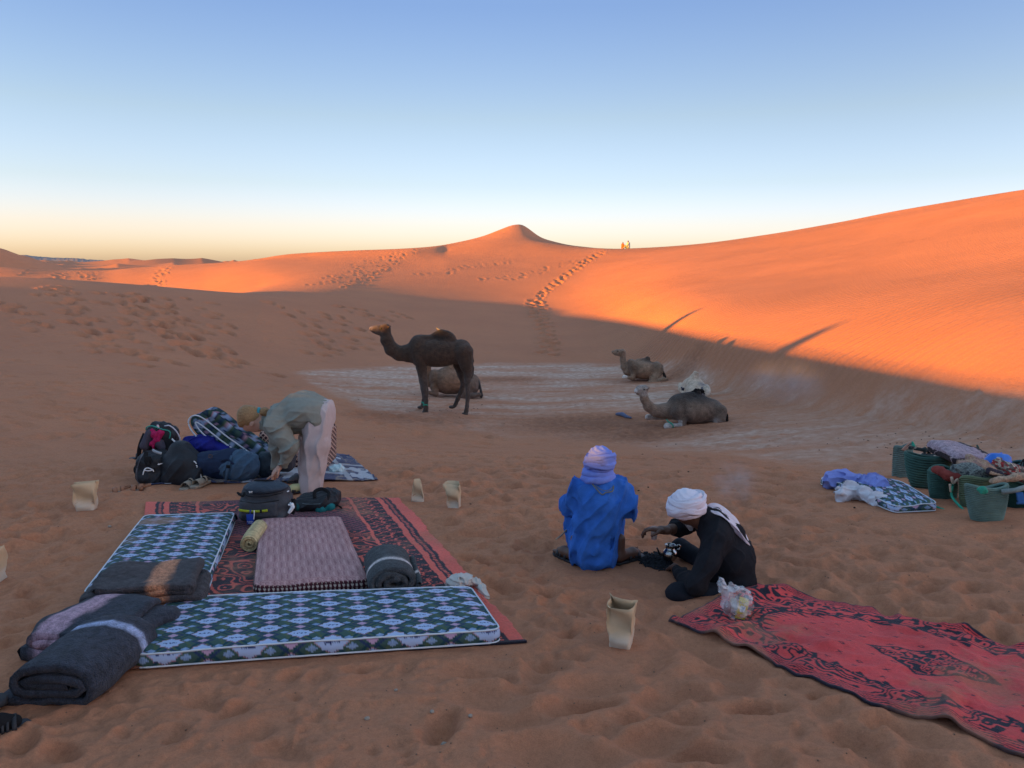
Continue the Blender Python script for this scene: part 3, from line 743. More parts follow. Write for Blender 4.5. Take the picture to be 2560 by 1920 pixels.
    for dx, dy_ in ((0, fn), (-55, ff)):
        ring = [Z(985+dx, 1352+6*math.sin(a*2), dy_)+np.array([.05*math.cos(a), .05*math.sin(a), 0]) for a in np.linspace(0, 6.28, 14, endpoint=False)]
        tube('hobble', ring, .012, M_GREEN, t, 6, closed=True)
    tube('hobble_knot', [Z(915, 1330, 0), Z(955, 1352, -.1), Z(1010, 1360, -.2), Z(985, 1345, -.23), Z(950, 1362, -.24)], .014, M_GREEN, t, 6, 16)
camel_standing()
def camel_lying_grey():
    yw = 16.0; Z = Zoom(1500, 840, 6.144, yw); u = Z.u
    base = Z(1450, 1350); base[2] = gz(base[0], base[1])
    t = empty('camel', base, 'grey brown camel with white face and forelegs lying nearest the seated men', 'camel')
    fn, ff = -.22, .18
    P_ = [('c', Z(552, 845, -.02), Z(610, 825), 34*u, 58*u), ('c', Z(610, 825), Z(680, 812), 62*u, 66*u), ('c', Z(590, 880), Z(660, 885), 28*u, 38*u)]
    for s in (-1, 1): P_.append(('c', Z(705, 800, s*.075), Z(748, 785, s*.10), 20*u, 10*u, .01))
    P_ += chain([Z(672, 860), Z(680, 960), Z(745, 1080), Z(860, 1150), Z(980, 1150), Z(1120, 1140)], [54*u, 62*u, 78*u, 92*u, 112*u, 150*u])
    P_ += [('e', Z(1440, 1125), np.array([370*u, .40, 232*u]), E_, .08), ('e', Z(1200, 1080), np.array([165*u, .33, 190*u]), rotm('Y', .2), .06),
           ('e', Z(1720, 1160), np.array([180*u, .36, 190*u]), rotm('Y', .35), .06), ('c', Z(1480, 960), Z(1500, 880), 150*u, 60*u, .05),
           ('c', Z(1280, 990), Z(1400, 960), 120*u, 110*u, .05)]
    P_ += chain([Z(1170, 1130, fn), Z(1220, 1250, fn-.05), Z(1240, 1320, fn-.08)], [110*u, 60*u, 40*u], .04)
    P_ += chain([Z(1230, 1330, fn-.08), Z(1080, 1325, fn-.10), Z(985, 1335, fn-.12)], [42*u, 30*u, 56*u], .02)
    P_ += chain([Z(1120, 1200, ff), Z(1080, 1270, ff), Z(880, 1285, ff), Z(760, 1268, ff)], [80*u, 40*u, 26*u, 48*u], .02)
    P_ += chain([Z(1800, 1130, fn), Z(1780, 1230, fn-.1), Z(1700, 1325, fn-.14)], [110*u, 82*u, 40*u], .04)
    P_ += chain([Z(1700, 1330, fn-.12), Z(1800, 1325, fn-.05), Z(1900, 1300, 0), Z(1935, 1290, 0)], [38*u, 32*u, 28*u, 24*u], .02)
    P_ += chain([Z(1850, 1250, ff), Z(1930, 1180, ff), Z(1970, 1190, ff)], [50*u, 32*u, 18*u], .02)
    def col(V):
        c = np.tile(np.array([.20, .13, .092]), (len(V), 1))
        c = mixc(c, .9*sstep(Z(0, 1060)[2], Z(0, 920)[2], V[:, 2]+.03*fbm(V[:, 0]*5, V[:, 2]*5, 2, 2))*(V[:, 0] > Z(1000, 0)[0]), (.030, .020, .016))
        c = mixc(c, .85*near_w(V, Z(1150, 1110, fn-.1), .22, .5), (.055, .034, .025))
        c = mixc(c, .6*near_w(V, Z(1760, 1100, fn-.1), .2, .6), (.09, .055, .04))
        c = mixc(c, .8*near_w(V, Z(1290, 1240, fn-.1), .09, .5), (.03, .022, .02))
        c = mixc(c, .8*near_w(V, Z(1500, 830, 0), .22, .4), (.012, .009, .009))
        c = mixc(c, .7*sstep(Z(1080, 0)[0], Z(960, 0)[0], V[:, 0]), (.26, .165, .115))
        hd = sstep(Z(765, 0)[0], Z(725, 0)[0], V[:, 0])*sstep(Z(0, 930)[2], Z(0, 895)[2], V[:, 2])
        c = mixc(c, hd*.85, (.36, .31, .28))
        c = mixc(c, near_w(V, Z(560, 840, -.03), .05, .4), (.66, .60, .56))
        c = mixc(c, .3*sstep(0, .15, V[:, 2]*0+fbm(V[:, 0]*3, V[:, 2]*3, 8, 3)), (.27, .19, .145))
        for q in (Z(985, 1335, fn-.12), Z(760, 1268, ff)): c = mixc(c, near_w(V, q, .09, .5), (.62, .50, .42))
        leg = (V[:, 2] < Z(0, 1250)[2])*(V[:, 0] < Z(1250, 0)[0]); c = mixc(c, leg*.7, (.52, .47, .44))
        c = mixc(c, .75*near_w(V, Z(1730, 1290, fn-.12), .12, .5), (.34, .28, .25))
        c = mixc(c, near_w(V, Z(1960, 1190, ff), .09, .4), (.6, .53, .49))
        return c
    blob('body', P_, .012, M_FUR, t, .05, fur_disp(.010, 7), col, 2)
    eyes(t, None, 15*u, Z, 668, 812, 60*u)
    tube('tail', [Z(1870, 1120, -.2), Z(1885, 1220, -.28), Z(1860, 1330, -.3)], np.array([.03, .05, .05, .02]), cloth('black_tail_hair', (.01, .007, .006), .9, .3, 60, .5), t, 8, 4)
    blob('hump_tuft', chain([Z(1400, 880), Z(1480, 845), Z(1560, 850), Z(1600, 880)], [22*u, 38*u, 34*u, 14*u]), .01, cloth('black_hump_hair', (.012, .009, .009), .95, .4, 60, .8), t, .02, fur_disp(.05, 5, 30))
    tube('hobble', [Z(990, 1250, fn), Z(1010, 1275, fn-.08), Z(1045, 1290, fn-.19), Z(1060, 1340, fn-.21), Z(1035, 1375, fn-.12)], .014, M_GREEN, t, 6, 16)
camel_lying_grey()
def camel_lying_tan():
    yw = 23.2; Z = Zoom(1500, 840, 6.144, yw); u = Z.u
    base = Z(680, 690); base[2] = gz(base[0], base[1])
    t = empty('camel', base, 'tan camel lying with neck upright, farthest back beside the dune foot', 'camel')
    fn, ff = -.24, .2
    P_ = [('c', Z(200, 248), Z(262, 250), 24*u, 40*u), ('c', Z(262, 250), Z(350, 245), 42*u, 46*u), ('c', Z(225, 275), Z(300, 280), 16*u, 28*u)]
    for s in (-1, 1): P_.append(('c', Z(348, 235, s*.08), Z(352, 212, s*.11), 16*u, 8*u, .01))
    P_ += chain([Z(350, 280), Z(352, 370), Z(372, 470), Z(420, 540), Z(520, 560)], [44*u, 44*u, 52*u, 62*u, 90*u])
    P_ += [('e', Z(660, 515), np.array([215*u, .46, 150*u]), E_, .08), ('e', Z(500, 470), np.array([80*u, .36, 120*u]), rotm('Y', -.3), .06),
           ('e', Z(860, 520), np.array([110*u, .38, 130*u]), rotm('Y', .3), .06), ('c', Z(700, 430), Z(735, 352), 95*u, 40*u, .05), ('c', Z(590, 420), Z(660, 400), 70*u, 60*u, .05)]
    P_ += chain([Z(510, 540, fn), Z(480, 625, fn-.08)], [60*u, 38*u], .04)+chain([Z(480, 630, fn-.08), Z(400, 612, fn-.1), Z(345, 600, fn-.12)], [34*u, 22*u, 30*u], .02)
    P_ += chain([Z(870, 520, fn), Z(800, 620, fn-.1), Z(740, 682, fn-.15)], [80*u, 60*u, 38*u], .04)
    P_ += chain([Z(740, 688, fn-.15), Z(850, 662, fn-.18), Z(930, 635, fn-.15), Z(1000, 640, fn-.1)], [36*u, 30*u, 34*u, 18*u], .02)
    P_ += chain([Z(600, 600, ff), Z(520, 640, ff)], [70*u, 36*u], .03)
    def col(V):
        c = np.tile(np.array([.27, .16, .10]), (len(V), 1))
        c = mixc(c, .6*sstep(-.05, .15, fbm(V[:, 0]*4, V[:, 2]*4, 18, 4)), (.12, .065, .038))
        c = mixc(c, .85*near_w(V, Z(740, 340, 0), .24, .5), (.05, .033, .025))
        c = mixc(c, .7*near_w(V, Z(500, 480, fn), .2, .5), (.09, .055, .035))
        c = mixc(c, .7*(V[:, 0] < Z(430, 0)[0]), (.27, .185, .13))
        c = mixc(c, near_w(V, Z(345, 600, fn-.12), .09, .5), (.72, .65, .58))
        c = mixc(c, .6*near_w(V, Z(840, 670, fn-.15), .3, .5), (.40, .27, .18))
        c = mixc(c, near_w(V, Z(265, 275, 0), .07, .5)*.7, (.5, .38, .3))
        c = mixc(c, .7*near_w(V, Z(945, 600, 0), .14, .4), (.05, .035, .03))
        return c
    blob('body', P_, .015, M_FUR, t, .05, fur_disp(.022, 9, 16), col, 1)
    eyes(t, None, 11*u, Z, 268, 232, 40*u)
    tube('tail', [Z(940, 520, -.25), Z(965, 600, -.3), Z(960, 700, -.25)], np.array([.03, .05, .04]), cloth('brown_tail_hair', (.03, .02, .016), .9, .3, 60, .5), t, 8, 3)
camel_lying_tan()
def camel_white():
    yw = 19.3; Z = Zoom(1500, 840, 6.144, yw); u = Z.u
    base = Z(1480, 950, .2); base[2] = gz(base[0], base[1]); g = base[2]
    t = empty('camel', base, 'cream white camel lying with its back turned behind the grey brown one', 'camel')
    P_ = [('e', Z(1490, 830, .35), np.array([170*u, .62, 165*u]), E_, .08), ('c', Z(1475, 740, .25), Z(1492, 585, .2), 125*u, 34*u, .08), ('c', Z(1500, 600, .2), Z(1520, 575, .15), 30*u, 14*u, .02),
          ('e', Z(1590, 860, -.1), np.array([85*u, .30, 130*u]), rotm('Y', .25), .06), ('e', Z(1400, 880, -.1), np.array([85*u, .30, 120*u]), rotm('Y', -.25), .06)]
    P_ += chain([Z(1400, 900, .8), Z(1420, 930, 1.2), Z(1440, 900, 1.5), Z(1450, 930, 1.7)], [90*u, 60*u, 45*u, 38*u], .04)
    P_ += chain([Z(1380, 920, -.2), Z(1330, 905, -.1), Z(1268, 862, .1)], [50*u, 34*u, 22*u], .03)
    P_ += chain([Z(1600, 920, -.2), Z(1640, 960, -.2), Z(1560, 990, -.5)], [60*u, 45*u, 30*u], .03)
    def col(V):
        c = np.tile(np.array([.56, .42, .31]), (len(V), 1))
        c = mixc(c, .7*sstep(-.02, .14, fbm(V[:, 0]*3, V[:, 2]*3, 28, 3)), (.66, .54, .44))
        c = mixc(c, .75*near_w(V, Z(1555, 740, -.1), .10, .6), (.17, .15, .16))
        c = mixc(c, .5*near_w(V, Z(1500, 880, -.3), .12, .6), (.36, .30, .26))
        return c
    blob('body', P_, .014, M_FUR, t, .05, fur_disp(.02, 12, 16), col, 1)
    tube('tail', [Z(1520, 760, -.30), Z(1530, 830, -.36), Z(1525, 900, -.38)], np.array([.03, .025, .05]), cloth('grey_tail_hair', (.16, .14, .15), .9, .3, 60, .5), t, 8, 3)
    tube('head_rope', [Z(1262, 800, .1), Z(1280, 815, .05), Z(1300, 812, .1), Z(1290, 840, .1), Z(1265, 835, .1)], .02, cloth('dark_rope', (.03, .035, .06), .8), t, 6, 10)
camel_white()
def camel_brown_back():
    yw = 20.6; Z = Zoom(900, 780, 5.924, yw); u = Z.u
    base = Z(1400, 1230); base[2] = gz(base[0], base[1])
    t = empty('camel', base, 'brown camel lying down behind the legs of the standing camel', 'camel')
    fn = -.25
    P_ = [('e', Z(1340, 1020), np.array([290*u, .44, 200*u]), E_, .08), ('e', Z(1130, 1010), np.array([95*u, .34, 170*u]), rotm('Y', -.25), .06),
          ('c', Z(1330, 900), Z(1370, 790), 150*u, 70*u, .06), ('e', Z(1620, 1060), np.array([170*u, .38, 160*u]), rotm('Y', .5), .06)]
    P_ += chain([Z(1120, 1060), Z(1030, 1040), Z(1005, 930), Z(1010, 800), Z(1015, 680)], [110*u, 70*u, 52*u, 46*u, 44*u], .04)
    P_ += [('c', Z(1015, 660), Z(930, 670), 50*u, 40*u), ('c', Z(930, 670), Z(860, 690), 40*u, 26*u)]
    P_ += chain([Z(1120, 1100, fn), Z(1150, 1185, fn-.1)], [70*u, 36*u], .03)+chain([Z(1140, 1190, fn-.1), Z(1050, 1165, fn-.1), Z(1010, 1160, fn-.1)], [34*u, 26*u, 30*u], .02)
    P_ += chain([Z(1640, 1080, fn), Z(1560, 1200, fn-.1)], [110*u, 60*u], .04)+chain([Z(1540, 1220, fn-.1), Z(1680, 1200, fn-.15), Z(1770, 1190, fn-.1)], [50*u, 42*u, 34*u], .02)
    def col(V):
        c = np.tile(np.array([.22, .125, .078]), (len(V), 1))
        c = mixc(c, .7*near_w(V, Z(1140, 1020, fn), .2, .5), (.10, .052, .03))
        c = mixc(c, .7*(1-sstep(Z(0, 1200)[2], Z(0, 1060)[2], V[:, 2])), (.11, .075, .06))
        c = mixc(c, .7*sstep(Z(1500, 0)[0], Z(1640, 0)[0], V[:, 0]), (.11, .085, .075))
        return mixc(c, .5*sstep(-.05, .15, fbm(V[:, 0]*4, V[:, 2]*4, 38, 4)), (.14, .08, .05))
    blob('body', P_, .014, M_FUR, t, .05, fur_disp(.018, 15, 16), col, 1)
    tube('tail', [Z(1740, 990, -.1), Z(1785, 1090, -.2), Z(1800, 1200, -.25), Z(1800, 1270, -.25)], np.array([.03, .03, .035, .06, .02]), cloth('grey_brown_tail', (.06, .05, .048), .9, .3, 60, .5), t, 8, 5)
camel_brown_back()
# ------------------------------------------------------------------ people
M_SKIN_L = cloth('fair_skin', (.50, .27, .19), .55, .1, 25, .1, spec=.4)
M_SKIN_D = cloth('brown_skin', (.10, .045, .028), .5, .15, 40, .15, spec=.4)
M_HAIR = cloth('blond_hair', (.30, .17, .075), .6, .35, 60, .6, spec=.4)
M_SHIRT = cloth('sage_shirt_cotton', (.235, .238, .205), .9, .12, 30, .35)
M_PANTS = cloth('pale_trouser_cotton', (.50, .41, .40), .9, .08, 20, .3)
M_BLUE = cloth('blue_robe_cotton', (.036, .145, .50), .85, .3, 18, .5)
M_TURB_B = cloth('light_blue_muslin', (.19, .26, .68), .9, .1, 40, .35)
M_TURB_W = cloth('white_muslin', (.74, .68, .76), .9, .08, 40, .35)
M_BLACK = cloth('black_denim', (.013, .013, .017), .85, .4, 40, .5)
M_BLACK2 = cloth('black_trousers', (.011, .012, .018), .8, .3, 40, .4)
M_RUBBER = plain('dark_rubber', (.02, .02, .024), .6, .4, bump=.2)
def folds(amp, s, seed, dirv=(0, 0, 1), rough=.5):
    """cloth folds: long creases along dirv with fine ones between"""
    dv = np.array(dirv, float); dv /= np.linalg.norm(dv)
    h = np.cross(dv, [.3, 1, .2]); h /= np.linalg.norm(h); g = np.cross(dv, h)
    def f(Q):
        a = Q@h; b = Q@g; c = Q@dv
        w = .06*(vnoise(c*6, a*4, seed)-.5)
        r1 = 1-np.abs(2*vnoise((a+w)*s, c*s*.22+b*s*.35, seed+1)-1)
        r2 = 1-np.abs(2*vnoise((b+w)*s*2.1, c*s*.6+a*s, seed+2)-1)
        return -amp*(r1**2*1.0+r2**2*rough-.4)
    return f
def hand(name, wrist, dirv, palmn, L, mat, parent, curl=.5, thumb=1, spread=.16, curls=None):
    """palm, four unequal bent fingers and a thumb leaving the side of the palm"""
    d = np.array(dirv, float); d /= np.linalg.norm(d); n = np.array(palmn, float); n -= d*(n@d); n /= np.linalg.norm(n); s = np.cross(d, n)*thumb
    w = np.asarray(wrist); r = L*.052
    P_ = [('b', w+d*L*.25, np.array([L*.20, L*.235, L*.075]), L*.07, np.stack([s, d, n], 1), .006)]
    P_.append(('c', w-d*L*.15, w+d*L*.1, L*.15, L*.15))
    for i, (off, ln) in enumerate(((.155, .40), (.055, .46), (-.05, .43), (-.15, .33))):
        c = curls[i] if curls else curl
        p = w+d*L*.46+s*L*off; a = c*.5; dd = d*math.cos(a)+n*math.sin(a)+s*off*spread*3
        for k in range(3):
            q = p+dd*L*ln*(.44, .32, .26)[k]
            P_.append(('c', p, q, r*(1.15-.12*k), r*(1.05-.12*k), .004)); p = q; a += c*.75; dd = d*math.cos(a)+n*math.sin(a)+s*off*spread*3
    p = w+d*L*.12+s*L*.17; q = p+(d*.65+s*.55+n*.35)*L*.24; e = q+(d*.85+s*.1+n*.5)*L*.22
    P_ += [('c', w+d*L*.15+s*L*.05, p, L*.09, r*1.5, .01), ('c', p, q, r*1.4, r*1.15, .004), ('c', q, e, r*1.15, r*.95, .004)]
    return blob(name, P_, L*.028, mat, parent, .008, it=1)
def sandal(name, c, ang, L, mat_sole, mat_strap, parent, straps=((.30, .045), (.62, .04)), thick=.016, foot=None, sock=None, heel=True):
    """sole outline extruded, straps arched over it; c = heel point on the ground"""
    ca, sa = math.cos(ang), math.sin(ang)
    def W(u, v, z): return np.array([c[0]+(u*ca-v*sa)*L, c[1]+(u*sa+v*ca)*L, c[2]+z])
    u = np.linspace(0, 1, 22); hw = .115+.055*np.sin((u-.25)*2.6)*(u > .1); hw *= np.sqrt(np.clip(1-((u-.5)/.5)**8, 0, 1)); hw[0] = hw[-1] = .02
    bm = bmesh.new(); ring = [(a, b) for a, b in zip(u, hw)]+[(a, -b) for a, b in zip(u[::-1], hw[::-1])]
    lay = []
    for z, g in ((0, .94), (thick*.5, 1.02), (thick, .98), (thick*1.05, .9)):
        lay.append([bm.verts.new(W(a, b*g, z)) for a, b in ring])
    for l0, l1 in zip(lay[:-1], lay[1:]):
        for i in range(len(ring)): bm.faces.new((l0[i], l0[(i+1) % len(ring)], l1[(i+1) % len(ring)], l1[i]))
    bm.faces.new(lay[-1]); bm.faces.new(lay[0][::-1]); me = bpy.data.meshes.new('sole'); bm.to_mesh(me); bm.free()
    root = link('sole' if parent else name, me, mat_sole, parent)
    for uu, w in straps:
        hwv = float(np.interp(uu, u, hw))*1.04
        path = [W(uu, hwv*math.cos(a), thick+.062*(1.1-.45*uu)*math.sin(a)) for a in np.linspace(0, math.pi, 9)]
        fw = W(1, 0, 0)-W(0, 0, 0)
        link('strap', sweep_mesh(path, w/2, .0028, 6, fw, name='strap'), mat_strap, parent or root) if False else link('strap', sweep_mesh(path, .0028, w/2, 6, fw, name='strap'), mat_strap, parent or root)
    if heel:
        path = [W(.32-.30*math.sin(a), .115*math.cos(a), thick+.035+.012*math.sin(a)) for a in np.linspace(0, math.pi, 9)]
        link('heel_strap', sweep_mesh(path, .0025, .011, 6, name='heel_strap'), mat_strap, parent or root)
    if foot:
        P_ = [('c', W(.12, 0, thick+.045), W(.62, 0, thick+.030), .040, .034), ('c', W(.62, .0, thick+.030), W(.80, .0, thick+.020), .038, .028), ('c', W(.12, 0, thick+.04), W(.14, 0, thick+.16), .038, .036)]
        if not sock:
            for k in range(5): P_.append(('c', W(.74, .085-.045*k, thick+.02), W(.93-.025*k-.01*(k > 2), .10-.048*k, thick+.013), .016-.0018*k, .012-.0014*k, .004))
        blob('foot', P_, .006, foot, parent or root, .02, it=1)
    return root
# ---- the woman bending over the packs
def woman():
    yw = 7.2; Z = Zoom(320, 960, 3.3515, yw); u = Z.u
    base = Z(1530, 925); base[2] = gz(base[0], base[1])
    t = empty('person', base, 'person in sage shirt and pale trousers bending down over the backpacks', 'person')
    # body (skin): head, neck, arms, ankles in one surface
    hd = Z(1050, 300)
    P_ = [('e', Z(1040, 290), np.array([95*u, .080, 100*u]), rotm('Y', .5), .02), ('c', Z(1085, 345), Z(1000, 362), 52*u, 34*u), ('c', Z(1100, 360), Z(1060, 378), 40*u, 26*u),
          ('c', Z(985, 345), Z(972, 378), 16*u, 10*u, .006), ('c', Z(1010, 380), Z(1002, 388), 14*u, 9*u, .006)]
    for s in (-1, 1): P_ += [('e', Z(1062, 322, s*.082), np.array([20*u, .010, 28*u]), rotm('Y', .5), .006)]
    P_ += chain([Z(1090, 320), Z(1170, 330), Z(1250, 320)], [52*u, 50*u, 80*u])
    sn, sf = -.17, .17
    P_ += chain([Z(1270, 340, sn), Z(1405, 470, sn-.05), Z(1345, 610, sn-.02), Z(1322, 650, sn)], [60*u, 38*u, 26*u, 22*u], .01)
    P_ += chain([Z(1230, 360, sf), Z(1205, 560, sf), Z(1208, 740, sf), Z(1200, 775, sf)], [60*u, 38*u, 26*u, 22*u], .01)
    P_ += chain([Z(1260, 330), Z(1450, 240), Z(1620, 260)], [100*u, 100*u, 100*u])
    P_ += chain([Z(1600, 300, -.09), Z(1590, 560, -.1), Z(1545, 880, -.1), Z(1540, 935, -.1)], [95*u, 60*u, 34*u, 32*u])
    P_ += chain([Z(1580, 300, .1), Z(1470, 560, .16), Z(1440, 830, .35), Z(1440, 870, .38)], [95*u, 60*u, 34*u, 32*u])
    b = blob('body', P_, .009, M_SKIN_L, t, .02, it=2)
    for s in (-1, 1): link('eye', lathe_me([(.0001, -9*u), (8*u, 0), (.0001, 9*u)], Z(982, 335, s*.035), 8, 'eye'), M_EYE, t)
    # hair, pony tail, scrunchie
    def hcut(Q):       # keep the face free
        f_ = (Q-Z(1060, 395))@np.array([-.35, 0, -1.0])
        g_ = (Q-Z(1075, 300))@np.array([.30, 0, -1.0])
        return np.maximum(g_, -9)
    def hairdisp(Q):
        a = (Q-Z(1110, 235)); ang = np.arctan2(a[:, 2], a[:, 0])
        return -.0022*np.sin(ang*38+14*vnoise(Q[:, 0]*16, Q[:, 1]*16, 4))-.006*vnoise(Q[:, 0]*30, Q[:, 1]*30+Q[:, 2]*12, 6)
    blob('hair', [('e', Z(1022, 272), np.array([108*u, .090, 92*u]), rotm('Y', .55), .02), ('e', Z(965, 300), np.array([40*u, .07, 66*u]), rotm('Y', .2), .02)], .0055, M_HAIR, t, .02, hairdisp,
         cut=lambda Q: (Q-Z(1030, 335))@(np.array([.62, 0, -.78])), it=1)
    blob('pony_tail', chain([Z(1100, 240), Z(1145, 232), Z(1172, 250), Z(1160, 285)], [26*u, 34*u, 26*u, 12*u]), .005, M_HAIR, t, .01, hairdisp, it=1)
    ring = [Z(1097, 236)+np.array([.012*math.sin(a)*.4+.004*math.sin(7*a), .034*math.cos(a), .034*math.sin(a)]) for a in np.linspace(0, 2*math.pi, 28, endpoint=False)]
    tube('scrunchie', ring, .013+.003*np.sin(np.arange(28)*2.1), cloth('turquoise_scrunchie', (.05, .30, .36), .8, .5, 90, .5), t, 8, closed=True)
    # shirt
    S = chain([Z(1640, 270), Z(1560, 235), Z(1460, 225), Z(1330, 265), Z(1240, 315)], [120*u, 150*u, 150*u, 145*u, 118*u])
    S = [('e', Z(1470, 235), np.array([200*u, .22, 158*u]), rotm('Y', -.12), .05), ('e', Z(1290, 290), np.array([130*u, .21, 130*u]), rotm('Y', -.45), .05), ('e', Z(1610, 265), np.array([85*u, .20, 120*u]), E_, .05),
         ('c', Z(1600, 320, -.08), Z(1585, 385, -.10), 80*u, 55*u, .03), ('c', Z(1200, 330), Z(1150, 320), 68*u, 60*u, .03),
         ('c', Z(1400, 340), Z(1330, 360), 80*u, 70*u, .04)]
    S += chain([Z(1270, 330, sn*.9), Z(1350, 410, sn-.03), Z(1412, 480, sn-.05), Z(1385, 560, sn-.03), Z(1358, 612, sn-.02)], [92*u, 82*u, 66*u, 52*u, 46*u], .03)
    S += chain([Z(1225, 350, sf), Z(1205, 470, sf), Z(1205, 600, sf), Z(1207, 725, sf)], [88*u, 62*u, 50*u, 40*u], .03)
    def scut(Q):
        hem = (Q-Z(1672, 300))@np.array([1, 0, -.05])
        hem2 = -(Q[:, 2]-Z(0, 428)[2])*1.0-.6*(Q[:, 0]-Z(1640, 0)[0])*0
        body_ = (Q[:, 0] > Z(1470, 0)[0])
        return np.where(body_, np.maximum(hem, hem2), hem)
    blob('shirt', S, .0075, M_SHIRT, t, .03, folds(.030, 11, 5, (1, .1, .5), .5), cut=scut, it=1)
    link('collar', sweep_mesh(spline([Z(1150, 262, .08), Z(1140, 300, -.05), Z(1165, 360, -.08), Z(1205, 405, -.04)], 12), .004, .020, 6, (0, 1, 0), name='collar'), M_SHIRT, t)
    tube('cuff', [Z(1350, 620, sn-.02)+np.array([.045*math.cos(a), .045*math.sin(a), .012*math.cos(a)]) for a in np.linspace(0, 6.28, 16, endpoint=False)], .006, M_SHIRT, t, 6, closed=True, h=.012)
    # trousers
    T = [('e', Z(1640, 260), np.array([85*u, .19, 135*u]), rotm('Y', .15), .04)]
    T += chain([Z(1610, 320, -.08), Z(1605, 480, -.10), Z(1575, 650, -.10), Z(1560, 800, -.10), Z(1556, 915, -.10)], [112*u, 110*u, 92*u, 80*u, 72*u], .03)
    T += chain([Z(1580, 320, .09), Z(1490, 500, .16), Z(1445, 680, .26), Z(1432, 855, .35)], [105*u, 92*u, 76*u, 72*u], .03)
    blob('trousers', T, .0075, M_PANTS, t, .03, folds(.022, 9, 15, (0, 0, 1), .5), it=1,
         cut=lambda Q: np.where(Q[:, 1] > yw+.12, Z(0, 858, .3)[2]-Q[:, 2], Z(0, 915)[2]-Q[:, 2]))
    tube('drawstring', [Z(1480, 420, -.13), Z(1470, 500, -.10), Z(1455, 690, -.06)], .004, M_PANTS, t, 5, 8)
    # watch, bracelet
    wc = Z(1330, 628, sn)
    tube('watch', [wc+np.array([.030*math.cos(a), .030*math.sin(a), .008*math.cos(a)]) for a in np.linspace(0, 6.28, 14, endpoint=False)], .004, M_RUBBER, t, 6, closed=True, h=.010)
    link('watch_face', lathe_me([(.0001, .0), (.019, 0), (.021, -.006), (.0001, -.008)], wc+np.array([-.004, -.032, 0]), 16, 'watch_face', rotm('X', math.pi/2)), plain('watch_glass', (.12, .10, .085), .2, .6, metallic=.6), t)
    wb = Z(1203, 778, sf)
    tube('bracelet', [wb+np.array([.027*math.cos(a), .027*math.sin(a), 0]) for a in np.linspace(0, 6.28, 14, endpoint=False)], .004, M_RUBBER, t, 6, closed=True)
    hand('hand', Z(1320, 655, sn), Z(1250, 720)-Z(1320, 655), (-.2, .3, -1), .175, M_SKIN_L, t, .55, 1)
    hand('hand', Z(1198, 782, sf), Z(1165, 860)-Z(1198, 782), (-1, .3, .1), .175, M_SKIN_L, t, .5, -1)
    g1 = on(785, 1240); 
    f1_ = Z(1560, 945, -.10); f1_[2] = gz(f1_[0], f1_[1])
    sandal('shoe', f1_, math.radians(200), .26, M_RUBBER, M_RUBBER, t, foot=cloth('yellow_sock', (.50, .48, .25), .9, .1))
    f2_ = Z(1470, 900, .36); f2_[2] = gz(f2_[0], f2_[1])
    sandal('shoe', f2_, math.radians(190), .26, M_RUBBER, M_RUBBER, t, foot=cloth('grey_sock', (.10, .10, .11), .9, .1))
woman()
def turban(parent, c, r, mat, seed, tilt=.3, yaw=0, sq=1.0, n=6, crown=.8, name='turban'):
    """cloth wound round the head: thick overlapping coils, tilted one against the other, over a creased crown"""
    rs = random.Random(seed)
    def cd(Q):
        q = Q-c; a = np.arctan2(q[:, 1], q[:, 0])
        return -.022*r*np.sin(22*(q[:, 0]*.6+q[:, 2]*.8)/r+4*vnoise(q[:, 1]*5/r, q[:, 0]*3/r, seed))-.03*r*(fbm(q[:, 0]*5/r, q[:, 2]*5/r, seed+3, 2))
    blob(name, [('e', c+np.array([0, 0, r*.16]), np.array([r*crown, r*crown*1.08, r*.78*sq]), E_)], r*.045, mat, parent, .01, cd, it=1)
    spec = [(-.50, .80, .10, .22), (-.30, .92, -.35, .26), (-.12, .96, .45, .27), (.10, .93, -.15, .24), (.02, .98, .75, .20), (.28, .78, -.50, .18), (-.22, .99, .05, .20)][:n+1]
    for k, (hz, rad, tl, wd) in enumerate(spec):
        ph = rs.uniform(-.5, .5)+(0 if k % 2 else 2.6); m = 56; A_ = np.linspace(0, 2*math.pi, m, endpoint=False)
        rr = r*rad*(1+.03*np.sin(2*A_+ph)+.02*np.sin(5*A_+k))
        pts = np.stack([c[0]+rr*.92*np.cos(A_+yaw), c[1]+rr*1.04*np.sin(A_+yaw), c[2]+hz*r*sq+tl*tilt*1.6*r*np.sin(A_+ph)+.03*r*np.sin(3*A_+ph)], -1)
        w = r*wd*(1+.22*np.sin(A_*2+k*1.7))
        me = sweep_mesh(pts, .115*r, w, 22, closed=True, name='turban_coil'); v = verts_of(me)
        q = v.reshape(m, 22, 3); cen = pts[:, None]; off = q-cen
        th = np.linspace(0, 2*math.pi, 22, endpoint=False)[None, :]
        g = 1+.16*np.sin(th*5+A_[:, None]*2+3*vnoise(A_*2.2+k*9, A_*0+k, seed)[:, None])+.10*np.sin(th*9-A_[:, None]*3+k)
        q = cen+off*g[..., None]
        me.vertices.foreach_set('co', q.astype(np.float32).ravel()); me.update()
        link('turban_coil', me, mat, parent)
